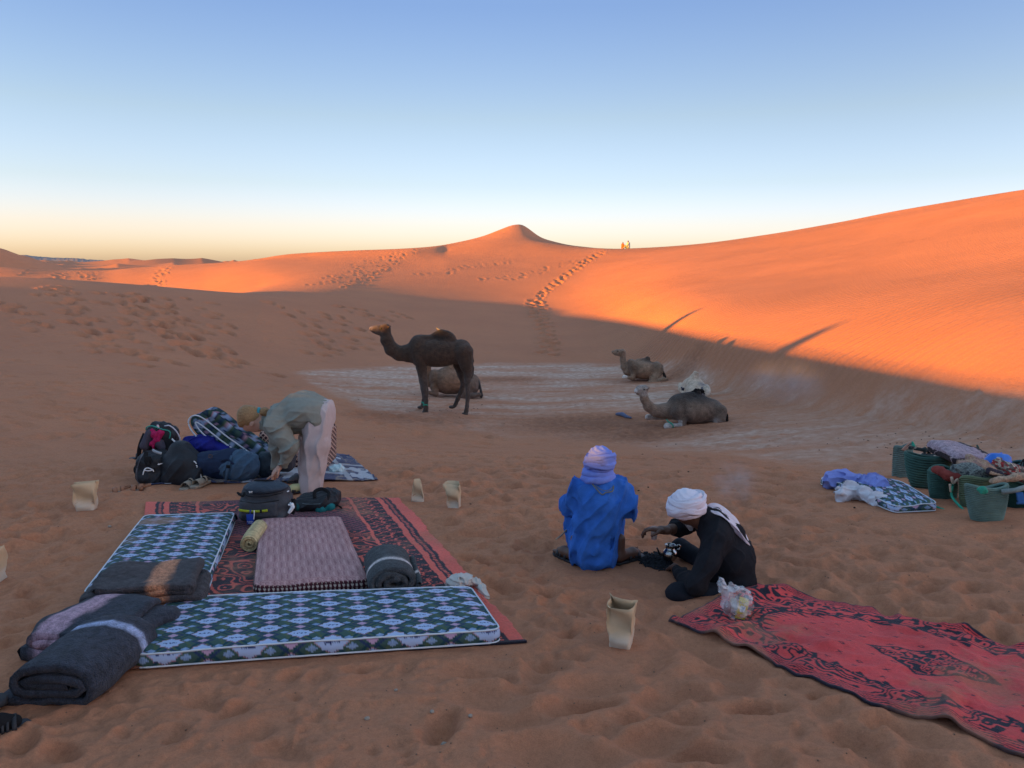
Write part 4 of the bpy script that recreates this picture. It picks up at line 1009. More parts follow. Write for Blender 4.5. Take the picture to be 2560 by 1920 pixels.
def man_blue():
    yw = 4.92; Z = Zoom(1380, 1090, 3.53, yw); u = Z.u
    base = Z(400, 1180); base[2] = gz(base[0], base[1])
    t = empty('person', base, 'person squatting with back turned in blue robe and light blue turban', 'person')
    P_ = [('e', Z(420, 235, .03), np.array([.08, .09, .10]), E_), ('c', Z(420, 300), Z(425, 440, .01), .05, .05), ('c', Z(320, 500), Z(520, 500), .05, .05), ('c', Z(425, 460), Z(390, 1000, .12), .09, .11)]
    P_ += chain([Z(330, 1010, .15), Z(270, 800, .36), Z(240, 1060, .25), Z(215, 1140, .12)], [.07, .05, .038, .03])
    P_ += chain([Z(450, 1010, .15), Z(520, 800, .36), Z(530, 1060, .25), Z(560, 1140, .12)], [.07, .05, .038, .03])
    P_ += chain([Z(300, 510), Z(220, 690, .16), Z(330, 720, .50)], [.045, .032, .026])+chain([Z(550, 510), Z(650, 700, .08), Z(560, 720, .50)], [.045, .032, .026])
    blob('body', P_, .010, M_SKIN_D, t, .03)
    R_ = [('e', Z(425, 560), np.array([200*u, .145, 190*u]), E_, .05), ('e', Z(400, 760, .04), np.array([205*u, .17, 230*u]), E_, .05),
          ('e', Z(378, 965, .14), np.array([238*u, .27, 205*u]), E_, .05), ('c', Z(295, 470), Z(545, 472), 92*u, 92*u, .03), ('c', Z(340, 420), Z(510, 420), 50*u, 50*u, .03),
          ('e', Z(300, 900, .30), np.array([150*u, .16, 200*u]), rotm('Y', .2), .05), ('e', Z(520, 900, .30), np.array([130*u, .16, 200*u]), rotm('Y', -.2), .05),
          ('e', Z(378, 1070, .08), np.array([200*u, .20, 105*u]), E_, .04), ('c', Z(500, 980, .2), Z(535, 1085, .2), 85*u, 62*u, .04), ('c', Z(270, 980, .2), Z(235, 1090, .2), 80*u, 58*u, .04), ('c', Z(540, 900, .18), Z(560, 1085, .14), 62*u, 50*u, .04)]
    R_ += chain([Z(275, 480), Z(240, 590, .05), Z(200, 690, .16), Z(155, 700, .24), Z(150, 705, .28)], [95*u, 74*u, 70*u, 56*u, 52*u], .03)
    R_ += chain([Z(570, 480), Z(635, 590, .02), Z(675, 690, .06), Z(620, 720, .25), Z(560, 720, .42)], [92*u, 76*u, 56*u, 60*u, 60*u], .03)
    R_ += chain([Z(625, 740, .2), Z(620, 870, .22)], [42*u, 52*u], .03)
    blob('robe', R_, .0068, M_BLUE, t, .035, folds(.042, 11, 25, (.12, 0, 1), .55), it=1)
    # yellow stitched neckline
    ny = cloth('yellow_braid', (.17, .18, .14), .8, .2)
    f = lambda zx, zy, d=0: Z(zx, zy, d)
    tube('neck_braid', [f(345, 392, -.085), f(378, 425, -.122), f(420, 462, -.138), f(455, 444, -.138), f(510, 438, -.128), f(528, 405, -.092)], .0042, ny, t, 6, 26)
    tube('neck_braid', [f(365, 398, -.105), f(425, 425, -.138), f(480, 425, -.138), f(515, 408, -.11)], .0022, ny, t, 6, 20)
    turban(t, Z(422, 208, .0), 138*u, M_TURB_B, 3, .34, sq=.95)
    for k, (zy, rr, tl) in enumerate(((305, 112, .1), (335, 122, -.12), (365, 128, .08))):
        m = 40; c = Z(408, zy, .01)
        pts = [c+np.array([rr*u*.98*math.cos(a), rr*u*1.0*math.sin(a), rr*u*tl*math.sin(a+k)]) for a in np.linspace(0, 2*math.pi, m, endpoint=False)]
        me = sweep_mesh(pts, .020, .026, 12, closed=True, name='neck_wrap'); v = verts_of(me)
        v[:, :2] += ((v-c)[:, :2])*(.05*np.sin(v[:, 2]*2*math.pi/.014+4*np.arctan2(v[:, 1]-c[1], v[:, 0]-c[0])))[:, None]
        me.vertices.foreach_set('co', v.astype(np.float32).ravel()); link('neck_wrap', me, M_TURB_B, t)
    hand('hand', Z(330, 720, .50), (.6, .8, 0), (0, 0, -1), .18, M_SKIN_D, t, .5, 1)
    hand('hand', Z(560, 720, .50), (-.6, .8, 0), (0, 0, -1), .18, M_SKIN_D, t, .5, -1)
    for zx, ang in ((235, 122), (560, 40)):
        c = Z(zx, 1165, -.0); c[2] = gz(c[0], c[1])+.004
        sandal('sandal', c, math.radians(ang), .27, M_RUBBER, M_RUBBER, t, straps=((.42, .03), (.60, .02), (.72, .03)), foot=M_SKIN_D)
man_blue()
def man_black():
    yw = 4.62; Z = Zoom(1380, 1090, 3.53, yw); u = Z.u
    base = Z(1450, 1420); base[2] = gz(base[0], base[1])
    t = empty('person', base, 'person seated cross legged in black with white turban, holding a tea glass', 'person')
    P_ = [('e', Z(1190, 640), np.array([.085, .075, .11]), rotm('Y', -.45)), ('c', Z(1160, 720), Z(1130, 730), .022, .012, .01), ('c', Z(1250, 720), Z(1350, 790), .05, .05),
          ('c', Z(1410, 860), Z(1560, 1240), .075, .09)]
    sn, sf = -.16, .20
    P_ += chain([Z(1320, 800, sf), Z(1270, 930, sf+.12), Z(1130, 925, sf+.02), Z(1020, 920, sf-.02)], [.05, .038, .030, .026])
    P_ += chain([Z(1390, 870, sn), Z(1200, 1150, sn-.08), Z(1135, 1205, sn+.02), Z(1120, 1225, .10)], [.05, .04, .03, .026])
    P_ += chain([Z(1540, 1310, sn*.6), Z(1080, 1275, sn-.05), Z(1350, 1350, .12)], [.06, .045, .035])+chain([Z(1540, 1310, .15), Z(1260, 1200, .42), Z(1450, 1340, .36)], [.06, .045, .035])
    blob('body', P_, .010, M_SKIN_D, t, .03)
    J = [('e', Z(1430, 830), np.array([165*u, .20, 150*u]), rotm('Y', .6), .05), ('e', Z(1540, 1060), np.array([220*u, .20, 250*u]), rotm('Y', -.25), .05), ('c', Z(1360, 700), Z(1560, 860), 85*u, 130*u, .05),
         ('e', Z(1590, 1250), np.array([190*u, .21, 150*u]), E_, .05), ('c', Z(1330, 730), Z(1400, 700), 68*u, 70*u, .04)]
    J += chain([Z(1330, 820, sf), Z(1285, 930, sf+.10), Z(1190, 925, sf+.05), Z(1150, 925, sf+.03)], [105*u, 80*u, 60*u, 52*u], .03)
    J += chain([Z(1400, 850, sn*.8), Z(1300, 1010, sn-.06), Z(1195, 1160, sn-.10), Z(1135, 1205, sn+.02), Z(1120, 1222, .09)], [125*u, 98*u, 84*u, 66*u, 52*u], .03)
    blob('jacket', J, .0068, M_BLACK, t, .035, folds(.022, 11, 35, (.4, 0, 1), .5), it=1)
    for a, b in (((1340, 945), (1400, 925)), ((1420, 940), (1590, 1240))):
        tube('seam', [Z(a[0], a[1], -.235), Z((a[0]+b[0])/2+20, (a[1]+b[1])/2, -.245), Z(b[0], b[1], -.235)], .0018, M_BLACK2, t, 5, 8)
    T = [('e', Z(1560, 1320), np.array([175*u, .24, 95*u]), E_, .05)]
    T += chain([Z(1560, 1330, sn*.6), Z(1300, 1300, sn-.04), Z(1060, 1270, sn-.06), Z(1030, 1262, sn-.06)], [100*u, 95*u, 86*u, 78*u], .04)
    T += chain([Z(1060, 1290, sn-.04), Z(1300, 1360, .05), Z(1500, 1370, .15)], [70*u, 60*u, 52*u], .04)
    T += chain([Z(1560, 1300, .15), Z(1260, 1190, .42), Z(1500, 1340, .38)], [100*u, 80*u, 56*u], .04)
    blob('trousers', T, .0075, M_BLACK2, t, .03, folds(.010, 10, 45, (1, 0, .1), .5), it=1)
    blob('foot', chain([Z(1690, 1375, .12), Z(1790, 1362, .12), Z(1870, 1330, .12), Z(1890, 1322, .12)], [40*u, 42*u, 40*u, 36*u]), .007, cloth('slate_sock', (.045, .06, .085), .95, .2, 60, .4), t, .02, it=1)
    turban(t, Z(1185, 592), 168*u, M_TURB_W, 8, .30, yaw=.6, sq=.78)
    blob('beard_wrap', chain([Z(1235, 715), Z(1215, 760), Z(1225, 815)], [52*u, 48*u, 18*u]), .006, cloth('grey_wrap', (.36, .34, .35), .9, .2, 60, .5), t, .02, folds(.012, 30, 77, (0, 0, 1)), it=1)
    # the loose end of the turban down the back
    L_ = spline([Z(1405, 640, -.02), Z(1480, 640, -.05), Z(1560, 700, -.06), Z(1650, 810, -.06), Z(1715, 900, -.05), Z(1738, 965, -.04)], 40)
    n = len(L_); m = 15; V = np.zeros((n, m, 3)); Wd = np.interp(np.linspace(0, 1, n), [0, .3, .6, 1], [34, 62, 66, 26])*u
    for i in range(n):
        tg = L_[min(i+1, n-1)]-L_[max(i-1, 0)]; tg /= np.linalg.norm(tg); s_ = np.cross(tg, [0, -1, 0]); s_ /= np.linalg.norm(s_)
        for j in range(m):
            f = j/(m-1)*2-1; f2 = f*Wd[i]
            V[i, j] = L_[i]-s_*f2*.42+np.array([0, f2*1.1, 0])+s_*(.010*math.sin(j*1.6+i*.17)*(1+.5*math.sin(i*.4))-.022*f*f)+np.array([-.022, 0, -.014])
    me = mesh_np(V.reshape(-1, 3), grid_faces(n, m), 'scarf_end'); o = link('scarf_end', me, M_TURB_W, t); md = o.modifiers.new('thick', 'SOLIDIFY'); md.thickness = .004
    # hand closed round the glass
    gc = Z(945, 950, sf-.03)
    hand('hand', Z(1030, 912, sf-.03), (gc-Z(1030, 912, sf-.03))+np.array([0, .0, .035]), (-.15, -.2, -1), .185, M_SKIN_D, t, .9, 1, curls=(.55, .8, .9, 1.0))
    hand('hand', Z(1122, 1228, .12), (.2, .6, -.3), (0, 0, -1), .18, M_SKIN_D, t, .6, 1)
    return gc
GLASS = man_black()
def small_person(label, p, mats, sit=True, face=1, h=.9, name='person', robe=False):
    """a far figure, a few pixels tall"""
    t = empty(name, p, label, 'person')
    s = h/.9; q = lambda x, y, z: np.array(p)+np.array([x*face, y, z])*s
    if sit:
        blob('body', [('e', q(0, 0, .80), np.array([.085, .10, .115])*s, E_), ('c', q(0, 0, .68), q(0, 0, .72), .05*s, .05*s), ('c', q(-.02, 0, .55), q(-.03, 0, .10), .17*s, .17*s)]+
             chain([q(0, -.1, .12), q(.38, -.1, .36), q(.48, -.1, .03)], [.09*s, .065*s, .045*s])+chain([q(0, .1, .12), q(.38, .1, .36), q(.48, .1, .03)], [.09*s, .065*s, .045*s]), .03, mats[0], t, .04)
        blob('jacket', [('c', q(-.02, 0, .56), q(-.04, 0, .14), .20*s, .20*s)]+chain([q(0, -.18, .55), q(.15, -.2, .34), q(.34, -.08, .36)], [.075*s, .06*s, .05*s])+chain([q(0, .18, .55), q(.15, .2, .34), q(.34, .08, .36)], [.075*s, .06*s, .05*s]), .03, mats[1], t, .04)
        blob('trousers', chain([q(0, -.1, .10), q(.36, -.1, .34), q(.46, -.1, .08)], [.12*s, .09*s, .065*s])+chain([q(0, .1, .10), q(.36, .1, .34), q(.46, .1, .08)], [.12*s, .09*s, .065*s]), .03, mats[2], t, .03)
    else:
        blob('body', [('e', q(0, 0, .86), np.array([.045, .05, .062])*s, E_), ('c', q(0, 0, .78), q(0, 0, .82), .026*s, .026*s), ('e', q(0, 0, .62), np.array([.075, .10, .16])*s, E_)]+
             chain([q(0, -.045, .48), q(0, -.05, .26), q(0, -.05, .02)], [.05*s, .036*s, .026*s])+chain([q(0, .045, .48), q(0, .05, .26), q(.03, .05, .02)], [.05*s, .036*s, .026*s])+
             chain([q(0, -.11, .72), q(0, -.14, .56), q(.03, -.13, .42)], [.03*s, .024*s, .018*s])+chain([q(0, .11, .72), q(0, .14, .56), q(.03, .13, .42)], [.03*s, .024*s, .018*s]), .018*s, mats[0], t, .02)
        blob('jacket', [('e', q(0, 0, .63), np.array([.085, .115, .15])*s, E_)]+chain([q(0, -.11, .72), q(0, -.145, .56), q(.03, -.13, .45)], [.04*s, .033*s, .028*s])+chain([q(0, .11, .72), q(0, .145, .56), q(.03, .13, .45)], [.04*s, .033*s, .028*s]), .018*s, mats[1], t, .02)
        blob('trousers', chain([q(0, -.045, .50), q(0, -.05, .26), q(0, -.05, .06)], [.06*s, .05*s, .04*s])+chain([q(0, .045, .50), q(0, .05, .26), q(.03, .05, .06)], [.06*s, .05*s, .04*s]), .018*s, mats[2], t, .02)
    if robe: blob('robe', [('c', q(0, 0, .70), q(0, 0, .12), .20*s, .34*s), ('c', q(0, -.13, .72), q(0, .13, .72), .07*s, .07*s)], .02*s, mats[1], t, .03)
    return t
def far_pt(X, Y, d): r = ray(X, Y); r = r/np.hypot(r[0], r[1])*d; return np.array([r[0], r[1], gz(r[0], r[1])])
# two on the saddle of the dune, two more on the crest whose long shadows cross the slope
_az = azt(1563, 622)[0]; _d = float(np.interp(_az, azk, FD[5]))
small_person('person in red and white sitting on the dune crest, the left of two', far_pt(1557, 622, _d-.4), (M_SKIN_D, cloth('red_jacket', (.62, .10, .05), .9), cloth('blue_jeans', (.10, .14, .35), .9)), True, 1, .72)
small_person('person in pale grey sitting on the dune crest, the right of two', far_pt(1570, 622, _d-.4), (M_SKIN_D, cloth('pale_grey_jacket', (.34, .38, .40), .9), cloth('grey_trousers', (.20, .24, .28), .9)), True, -1, .86)
def crest_person(X, Y, hgt, label):
    p = hit(X, Y); t_ = np.linspace(5, 60, 1200); q = p[:2]-np.outer(t_, [math.cos(math.radians(28)), math.sin(math.radians(28))])
    z = base_z(q[:, 0], q[:, 1]); el_ = (z-p[2])/t_; k = int(np.argmax(el_))
    c = q[k]-.35*np.array([.883, .469])
    small_person(label, np.array([c[0], c[1], gz(c[0], c[1])-.05]), (M_SKIN_D, M_BLACK, M_BLACK2), False, 1, hgt, robe=True)
crest_person(1680, 812, .85, 'person standing on the shading dune crest left of the view, smaller of two')
crest_person(1985, 862, .75, 'person standing on the shading dune crest left of the view, taller of two')
# ------------------------------------------------------------------ rugs, mattresses, blankets
def lerp(a, b, t): return a+(b-a)*t
def bil(q, s, t):
    q = [np.asarray(p, float) for p in q]; s = s[..., None]; t = t[..., None]
    return (q[0]*(1-s)+q[1]*s)*(1-t)+(q[3]*(1-s)+q[2]*s)*t
def pick(base, *layers):
    c = np.tile(np.array(base, float), (len(layers[0][0].ravel()), 1)).reshape(layers[0][0].shape+(3,))
    for m, col in layers: c = np.where(np.asarray(m)[..., None], np.array(col), c)
    return c
def sheet(name, q, nu, nv, size, colf, zf, mat, thick=.008, label=None, cat=None, parent=None, group=None, warp=None):
    """a cloth lying on the ground: corners q (near left, near right, far right, far left), z from zf"""
    S, T = np.meshgrid(np.linspace(0, 1, nu), np.linspace(0, 1, nv)); XY = bil([p[:2] for p in q], S, T)
    if warp is not None: XY = XY+warp(S*size[0], T*size[1])
    Z_ = zf(XY[..., 0], XY[..., 1], S*size[0], T*size[1]); c = colf(S*size[0], T*size[1])
    top = np.concatenate([XY, Z_[..., None]], -1)
    e = np.zeros((nv, nu)); bot = top.copy(); bot[..., 2] -= thick
    # rim: top ring joined to bottom ring
    ring = [(0, j) for j in range(nu)]+[(i, nu-1) for i in range(1, nv)]+[(nv-1, j) for j in range(nu-2, -1, -1)]+[(i, 0) for i in range(nv-2, 0, -1)]
    ri = np.array([i*nu+j for i, j in ring]); V = np.vstack([top.reshape(-1, 3), bot.reshape(-1, 3)[ri]])
    n0 = nu*nv; k = np.arange(len(ri)); k2 = (k+1) % len(ri)
    Fc = np.vstack([grid_faces(nv, nu), np.stack([ri[k], n0+k, n0+k2, ri[k2]], -1)])
    cc = np.vstack([c.reshape(-1, 3), c.reshape(-1, 3)[ri]*.5])
    me = mesh_np(V, Fc, name); set_attr(me, 'Col', cc, 'FLOAT_COLOR')
    o = link(name, me, mat, parent)
    if label: tag(o, label, cat, group)
    return o
M_RUG = cloth('rug_wool', (0, 0, 0), .95, .22, 60, .8, attr='Col', sheen=.1, fine=420)
M_TICK = cloth('printed_ticking', (0, 0, 0), .75, .06, 30, .2, attr='Col')
M_PIPE = cloth('white_piping', (.60, .63, .68), .8, .06, 60, .2)
CORAL = (.72, .120, .085); NAVY = (.014, .011, .022); RED = (.68, .062, .060)
def dusty(c, u, v, e, seed):
    n = vnoise(u*2.2, v*2.2, seed)*.6+vnoise(u*9, v*9, seed+1)*.25+vnoise(u*40, v*40, seed+2)*.15
    k = (sstep(.60, .90, n+.15*np.exp(-e/.08))*.55)[..., None]; return c*(1-k)+np.array([.40, .165, .09])*k
def rug_left_pat(u, v):
    W = 2.28; e = np.minimum(u, W-u); wob = .006*np.sin(v*9)+.004*np.sin(v*31); e = e+wob
    sq = lambda c0, am, per, ph: np.abs(e-(c0+am*np.sin(2*math.pi*v/per+ph)+am*.5*np.sin(4*math.pi*v/per+1.2+ph)))
    scrib = (sq(.285, .038, .115, 0) < .0095) | (sq(.385, .036, .105, 1) < .0095) | (sq(.335, .05, .21, 2) < .006)
    band = (e > .225) & (e < .445)
    lat = (np.abs((v/.052+u/.075) % 1-.5) < .10) | (np.abs((v/.052-u/.075) % 1-.5) < .10)
    field = e > .475
    # leaf and arabesque motifs: level lines of a folded field
    cu = np.abs(u-W/2); f1 = vnoise(cu*5.2, v*5.2, 91)+.35*vnoise(cu*13, v*13, 92); motif_zone = vnoise(cu*1.9+4, v*1.7, 93) > .58
    cont = np.abs((f1*5.5) % 1-.5); mot = field & motif_zone & (cont < .16)
    motd = field & motif_zone
    dash = ((v/.028) % 1 < .55) & (np.abs(e-.135) < .012)
    c = pick(CORAL, ((e > .095) & (e < .165), NAVY), (dash, CORAL), ((e > .165) & (e < .215), CORAL), ((e > .215) & (e < .225), NAVY), (band, NAVY), (band & scrib, CORAL),
             ((e > .445) & (e < .475), CORAL), (field, NAVY), (field & lat, (.30, .060, .085)), (motd, (.02, .012, .022)), (mot, tuple(x*.85 for x in CORAL)), ((v < .03), NAVY))
    return dusty(c*(.86+.28*vnoise(u*4, v*4, 77))[..., None], u, v, e, 5)
RUGL = [(-1.86, 3.44), (.07, 3.73), (-1.04, 6.78), (-3.29, 6.66)]
def rug_z(off, amp=.0, per=1.0, seed=0):
    def f(x, y, u, v): return ground_z(x, y)*.0+base_z(x, y)+detail(x, y)+off+amp*np.clip(fbm(u*per, v*per, seed, 3)+.15, 0, 1)
    return f
def frayed(u, v):
    d = np.where(u > 2.25, .018*(vnoise(v*22, v*0, 5)-.5)+.03*(vnoise(v*3, v*0, 6)-.5), 0); return np.stack([d, d*0], -1)
sheet('rug', RUGL, 300, 420, (2.28, 3.2), rug_left_pat, rug_z(.014, .02, 2.2, 14), M_RUG, .012, 'dark red and black patterned rug spread under the mattresses', 'rug', warp=frayed)

def tick_pat(scale=1.0, ph=(0, 0)):
    def f(u, v):
        u = u/scale+ph[0]; v = v/scale+ph[1]
        A, B = .158, .150
        u = u+.005*(fbm(u*4, v*4, 5, 2)); v = v+.006*fbm(u*4+9, v*4, 6, 2)
        i = np.round(u/A); off = (np.mod(i, 2))*.5; j = np.round(v/B-off); x = np.abs(u-i*A); y = np.abs(v-(j+off)*B); xs = u-i*A; ys = v-(j+off)*B
        star = (np.maximum(x/.041, y/.026) < 1) | (x/.066+y/.041 < 1)
        star1 = (np.maximum(x/.039, y/.027) < 1) | (x/.066+y/.043 < 1)
        star2 = (np.maximum(x/.042, y/.030) < 1) | (x/.071+y/.047 < 1)
        # the neighbours: half a row up: pink lozenge
        j2 = np.round(v/B-off-.5); y2 = np.abs(v-(j2+off+.5)*B); pink = (x/.028+y2/.019 < 1)
        ring = np.abs(x/.050+y2/.036-1) < .16
        # pale blue wedges beside them
        i3 = np.round(u/A-.5); x3 = np.abs(u-(i3+.5)*A); q3 = np.mod(v/(B/2)+.25, 1)-.5; blue = (x3/.024+np.abs(q3*B/2)/.014 < 1)
        lines = (np.abs(np.mod(u/A+v/B, 1)-.5) < .055) | (np.abs(np.mod(u/A-v/B, 1)-.5) < .055)
        olive = np.abs(np.mod(u/A*2+v/B, 1)-.5) < .1
        word = star & (np.abs(ys+.003*np.sin(xs*300)) < .0045) & (x < .032) & (np.sin(xs*620+i*3)*np.sin(xs*1370+j*5) > -.25)
        hatch = np.sin(u*900)*np.sin(v*900) > .3
        return pick((.045, .090, .078), (olive, (.070, .105, .060)), (lines, (.012, .050, .070)), (ring, (.022, .04, .10)), (blue, (.24, .34, .50)), (blue & hatch, (.14, .21, .38)),
                    (star2, (.42, .24, .30)), (star1, (.03, .03, .09)), (star, (.37, .46, .66)), (word, (.02, .03, .12)), (pink, (.46, .29, .42)))
    return f
def weave_pat(u, v):
    ph = np.where(np.mod(np.floor(u/.014), 2) > 0, .5, 0); r = np.abs(np.mod(v/.0145+ph+.08*np.sin(v*5), 1)-.5)
    w = .004*np.sin(u*2*math.pi/.042)
    dark = (r+w*20 < .17)
    return pick((.50, .29, .28), (dark, (.20, .075, .085)))*(.9+.2*vnoise(u*5, v*5, 3))[..., None]
def weave_edge(u, v): return pick((.60, .50, .42), ((np.abs(np.mod(u/.026, 1)-.5)*1.0+np.abs(np.mod(v/.022, 1)-.5) < .62), (.06, .015, .022)))
def mattress(name, q, h, size, pat, side_pat, mat, label, nu, nv, base_off=.02, puff=.02, parent=None, pipe=True, cat='mattress', group=None, zf=None, dents=0.006, r=.05):
    """foam mattress: quad q on the ground, dense printed top, walls, piping round both edges"""
    def xy(s, t):
        W_, L_ = size; a = (s-.5)*W_; b = (t-.5)*L_; ca = W_/2-r; cb = L_/2-r; m = (np.abs(a) > ca) & (np.abs(b) > cb)
        da = np.abs(a)-ca; db = np.abs(b)-cb; mx = np.maximum(np.maximum(da, db), 1e-9); ln = np.hypot(da, db)+1e-9; k = mx/ln
        a = np.where(m, np.sign(a)*(ca+da*k), a); b = np.where(m, np.sign(b)*(cb+db*k), b)
        return bil([p[:2] for p in q], a/W_+.5, b/L_+.5)
    g = zf or (lambda x, y: base_z(x, y)+.15*detail(x, y))
    S, T = np.meshgrid(np.linspace(0, 1, nu), np.linspace(0, 1, nv)); XY = xy(S, T); u, v = S*size[0], T*size[1]
    ed = np.minimum(np.minimum(u, size[0]-u), np.minimum(v, size[1]-v))
    Zt = g(XY[..., 0], XY[..., 1])+base_off+h-puff*.6*(1-sstep(0, .06, ed))+puff*.4*sstep(0, .25, ed)+dents*fbm(u*5, v*5, 8, 3)+.010*fbm(u*1.3, v*1.3, 28, 2)
    V = [np.concatenate([XY, Zt[..., None]], -1).reshape(-1, 3)]; Cc = [pat(u, v).reshape(-1, 3)]
    ring = [(0, j) for j in range(nu)]+[(i, nu-1) for i in range(1, nv)]+[(nv-1, j) for j in range(nu-2, -1, -1)]+[(i, 0) for i in range(nv-2, 0, -1)]
    ii = np.array([a for a, b in ring]); jj = np.array([b for a, b in ring]); ri = ii*nu+jj; P0 = V[0][ri]
    cen = P0.mean(0); seg = np.linalg.norm(np.roll(P0, -1, 0)-P0, axis=1); ln = np.concatenate([[0], np.cumsum(seg)[:-1]])
    tg = np.roll(P0, -1, 0)-np.roll(P0, 1, 0); nrm = np.stack([tg[:, 1], -tg[:, 0], 0*tg[:, 0]], -1); nrm /= np.linalg.norm(nrm, axis=1)[:, None]+1e-9
    if ((P0-cen)*nrm).sum() < 0: nrm = -nrm
    rows = 9; prev = ri; n0 = nu*nv; Fc = [grid_faces(nv, nu)]; L_ = len(ri); k = np.arange(L_); k2 = (k+1) % L_
    gz_ = g(P0[:, 0], P0[:, 1])+base_off*.3
    for m in range(1, rows+1):
        f = m/rows; p = P0.copy(); p[:, 2] = lerp(P0[:, 2], gz_, f); p = p+nrm*(.012*math.sin(f*math.pi))[..., None] if False else p+nrm*(.012*math.sin(f*math.pi))
        V.append(p); Cc.append(side_pat(ln, np.full(L_, f*h)).reshape(-1, 3)); cur = n0+(m-1)*L_+k
        Fc.append(np.stack([prev[k], cur[k], cur[k2], prev[k2]], -1)); prev = cur
    me = mesh_np(np.vstack(V), np.vstack(Fc), 'cover'); set_attr(me, 'Col', np.vstack(Cc), 'FLOAT_COLOR')
    c0 = P0.mean(0); c0[2] = float(gz_.mean())
    t = parent or empty(name, c0, label, cat, group)
    link('cover', me, mat, t)
    if pipe:
        st = max(1, L_//160); top = P0[::st]+np.array([0, 0, .001])+nrm[::st]*.003; bot = top.copy(); bot[:, 2] = gz_[::st]+.006
        tube('piping', top, .0046, M_PIPE, t, 6, closed=True); tube('piping', bot+nrm[::st]*.003, .005, M_PIPE, t, 6, closed=True)
    return t
side_tick = lambda l_, z: tick_pat(1.25, (.05, .072))(l_, z)
mattress('mattress', [(-1.82, 3.45), (-.06, 3.72), (-.25, 4.33), (-2.00, 4.17)], .066, (1.80, .70), tick_pat(), side_tick, M_TICK, 'long blue green mattress with white piping across the front of the rug', 480, 190, .03)
def stained(u, v):
    c = tick_pat(1.0, (.03, .02))(u, v); n = fbm(u*9, v*9, 3, 3)
    k = (sstep(1.15, .75, np.hypot((u-.16)/.17, (v-1.52)/.10)+n)*.75+sstep(.15, .3, fbm(u*3, v*3, 9, 3))*.35)[..., None]; return c*(1-k)+np.array([.30, .17, .12])*k
mattress('mattress', [(-2.52, 4.28), (-1.82, 4.26), (-2.26, 6.02), (-2.97, 5.98)], .062, (.72, 1.75), stained, side_tick, M_TICK, 'blue green mattress on the left edge of the rug, a folded blanket on it', 200, 300, .03)
M_WEAVE = cloth('woven_cover', (0, 0, 0), .85, .08, 40, .3, attr='Col')
mattress('mattress', [(-1.55, 4.38), (-.88, 4.46), (-1.37, 5.90), (-1.99, 5.86)], .06, (.66, 1.62), weave_pat, weave_edge, M_WEAVE, 'pinkish woven mattress with maroon checks lying in the middle of the rug', 170, 330, .03, pipe=False, dents=.014)
# right hand carpet
RUGR = [(.85, 3.97), (2.36, 2.04), (3.39, 2.93), (1.48, 4.49)]
def rug_right_pat(u, v):
    L_, W_ = 2.45, 1.28; e = np.minimum(np.minimum(u, L_-u), np.minimum(v, W_-v)); x = (u-L_/2)/(L_/2-.36); y = (v-W_/2)/(W_/2-.22)
    wv = .05*(fbm(u*6, v*6, 31, 2)); r = (np.abs(x)**2.6+np.abs(y)**2.6)**(1/2.6)+wv*.4
    f1 = vnoise(u*9, v*9, 41)+.5*vnoise(u*22, v*22, 42); cont = np.abs((f1*3.6) % 1-.5)
    border = r > 1
    lines = e < .085
    ln_d = np.abs(np.mod(e/.016+.3*np.sin((u+v)*60), 1)-.5) < .2
    arab = border & (cont < .24)
    ringline = (np.abs(r-1.03) < .014) | (np.abs(r-1.10) < .008)
    teeth = (r > .93) & (r < 1.0) & (np.mod(np.arctan2(y, x)*22/math.pi, 1) < .5-(1.0-r)*6)
    mx, my = (u-1.17)/.30, (v-W_/2)/.19; mr = np.abs(mx)+np.abs(my); med = (mr < 1) & (np.abs((vnoise(u*26, v*26, 51)*3) % 1-.5) < .26) | (np.abs(mr-.95) < .05)
    # scattered little signs
    gu, gv = u/.125, v/.11; iu, iv = np.floor(gu), np.floor(gv); ox = hashf(iu, iv, 61)*.5+.25; oy = hashf(iu, iv, 62)*.5+.25; kx = (gu-iu-ox)*.125; ky = (gv-iv-oy)*.11; kind = hashf(iu, iv, 63)
    sg = ((kind < .35) & (np.abs(np.abs(kx)-np.abs(ky)) < .0035) & (np.hypot(kx, ky) < .018)) | ((kind > .35) & (kind < .7) & (np.abs(np.abs(kx)/.018+np.abs(ky)/.011-.8) < .28)) | ((kind > .7) & (np.hypot(kx, ky*1.5) < .008))
    sg &= (r < .9) & (mr > 1.05)
    c = pick(RED, (sg, NAVY), (med & (r < .9), NAVY), (teeth, NAVY), (border, RED), (arab, NAVY), (ringline, NAVY), (lines, RED), (lines & ln_d, NAVY), (e < .012, (.03, .022, .035)))
    return dusty(c*(.84+.32*vnoise(u*3+1, v*3, 78))[..., None], u, v, e, 6)
def rugr_z(x, y, u, v):
    w = .055*np.exp(-((u-.30-.12*v)/.055)**2)*(1-sstep(.2, .9, v))+.05*np.exp(-((u-1.45+.35*v)/.05)**2)*(1-sstep(.1, .55, v))+.075*np.exp(-((u-.10-.3*(v-.9))/.09)**2)*sstep(.55, 1.1, v)
    w = w+.05*np.exp(-((u-.62-.5*(v-.2))/.07)**2)*np.exp(-((v-.25)/.3)**2)+.022*np.clip(fbm(u*3.2, v*4.5, 14, 3)+.1, 0, 1)+.018*np.exp(-((u-2.2)/.05)**2)*vnoise(v*3, u, 3)
    return base_z(x, y)+detail(x, y)+.016+w*.72
def rugr_warp(u, v):
    a = .035*np.sin(u*4.2+.6)*(1-v/1.28)+.03*np.sin(u*6+2)*(v/1.28); return np.stack([a*.6, a*.8], -1)
sheet('rug', RUGR, 480, 250, (2.45, 1.28), rug_right_pat, rugr_z, M_RUG, .012, 'bright red carpet with black border and central motif, rumpled on bare sand', 'rug', warp=rugr_warp)

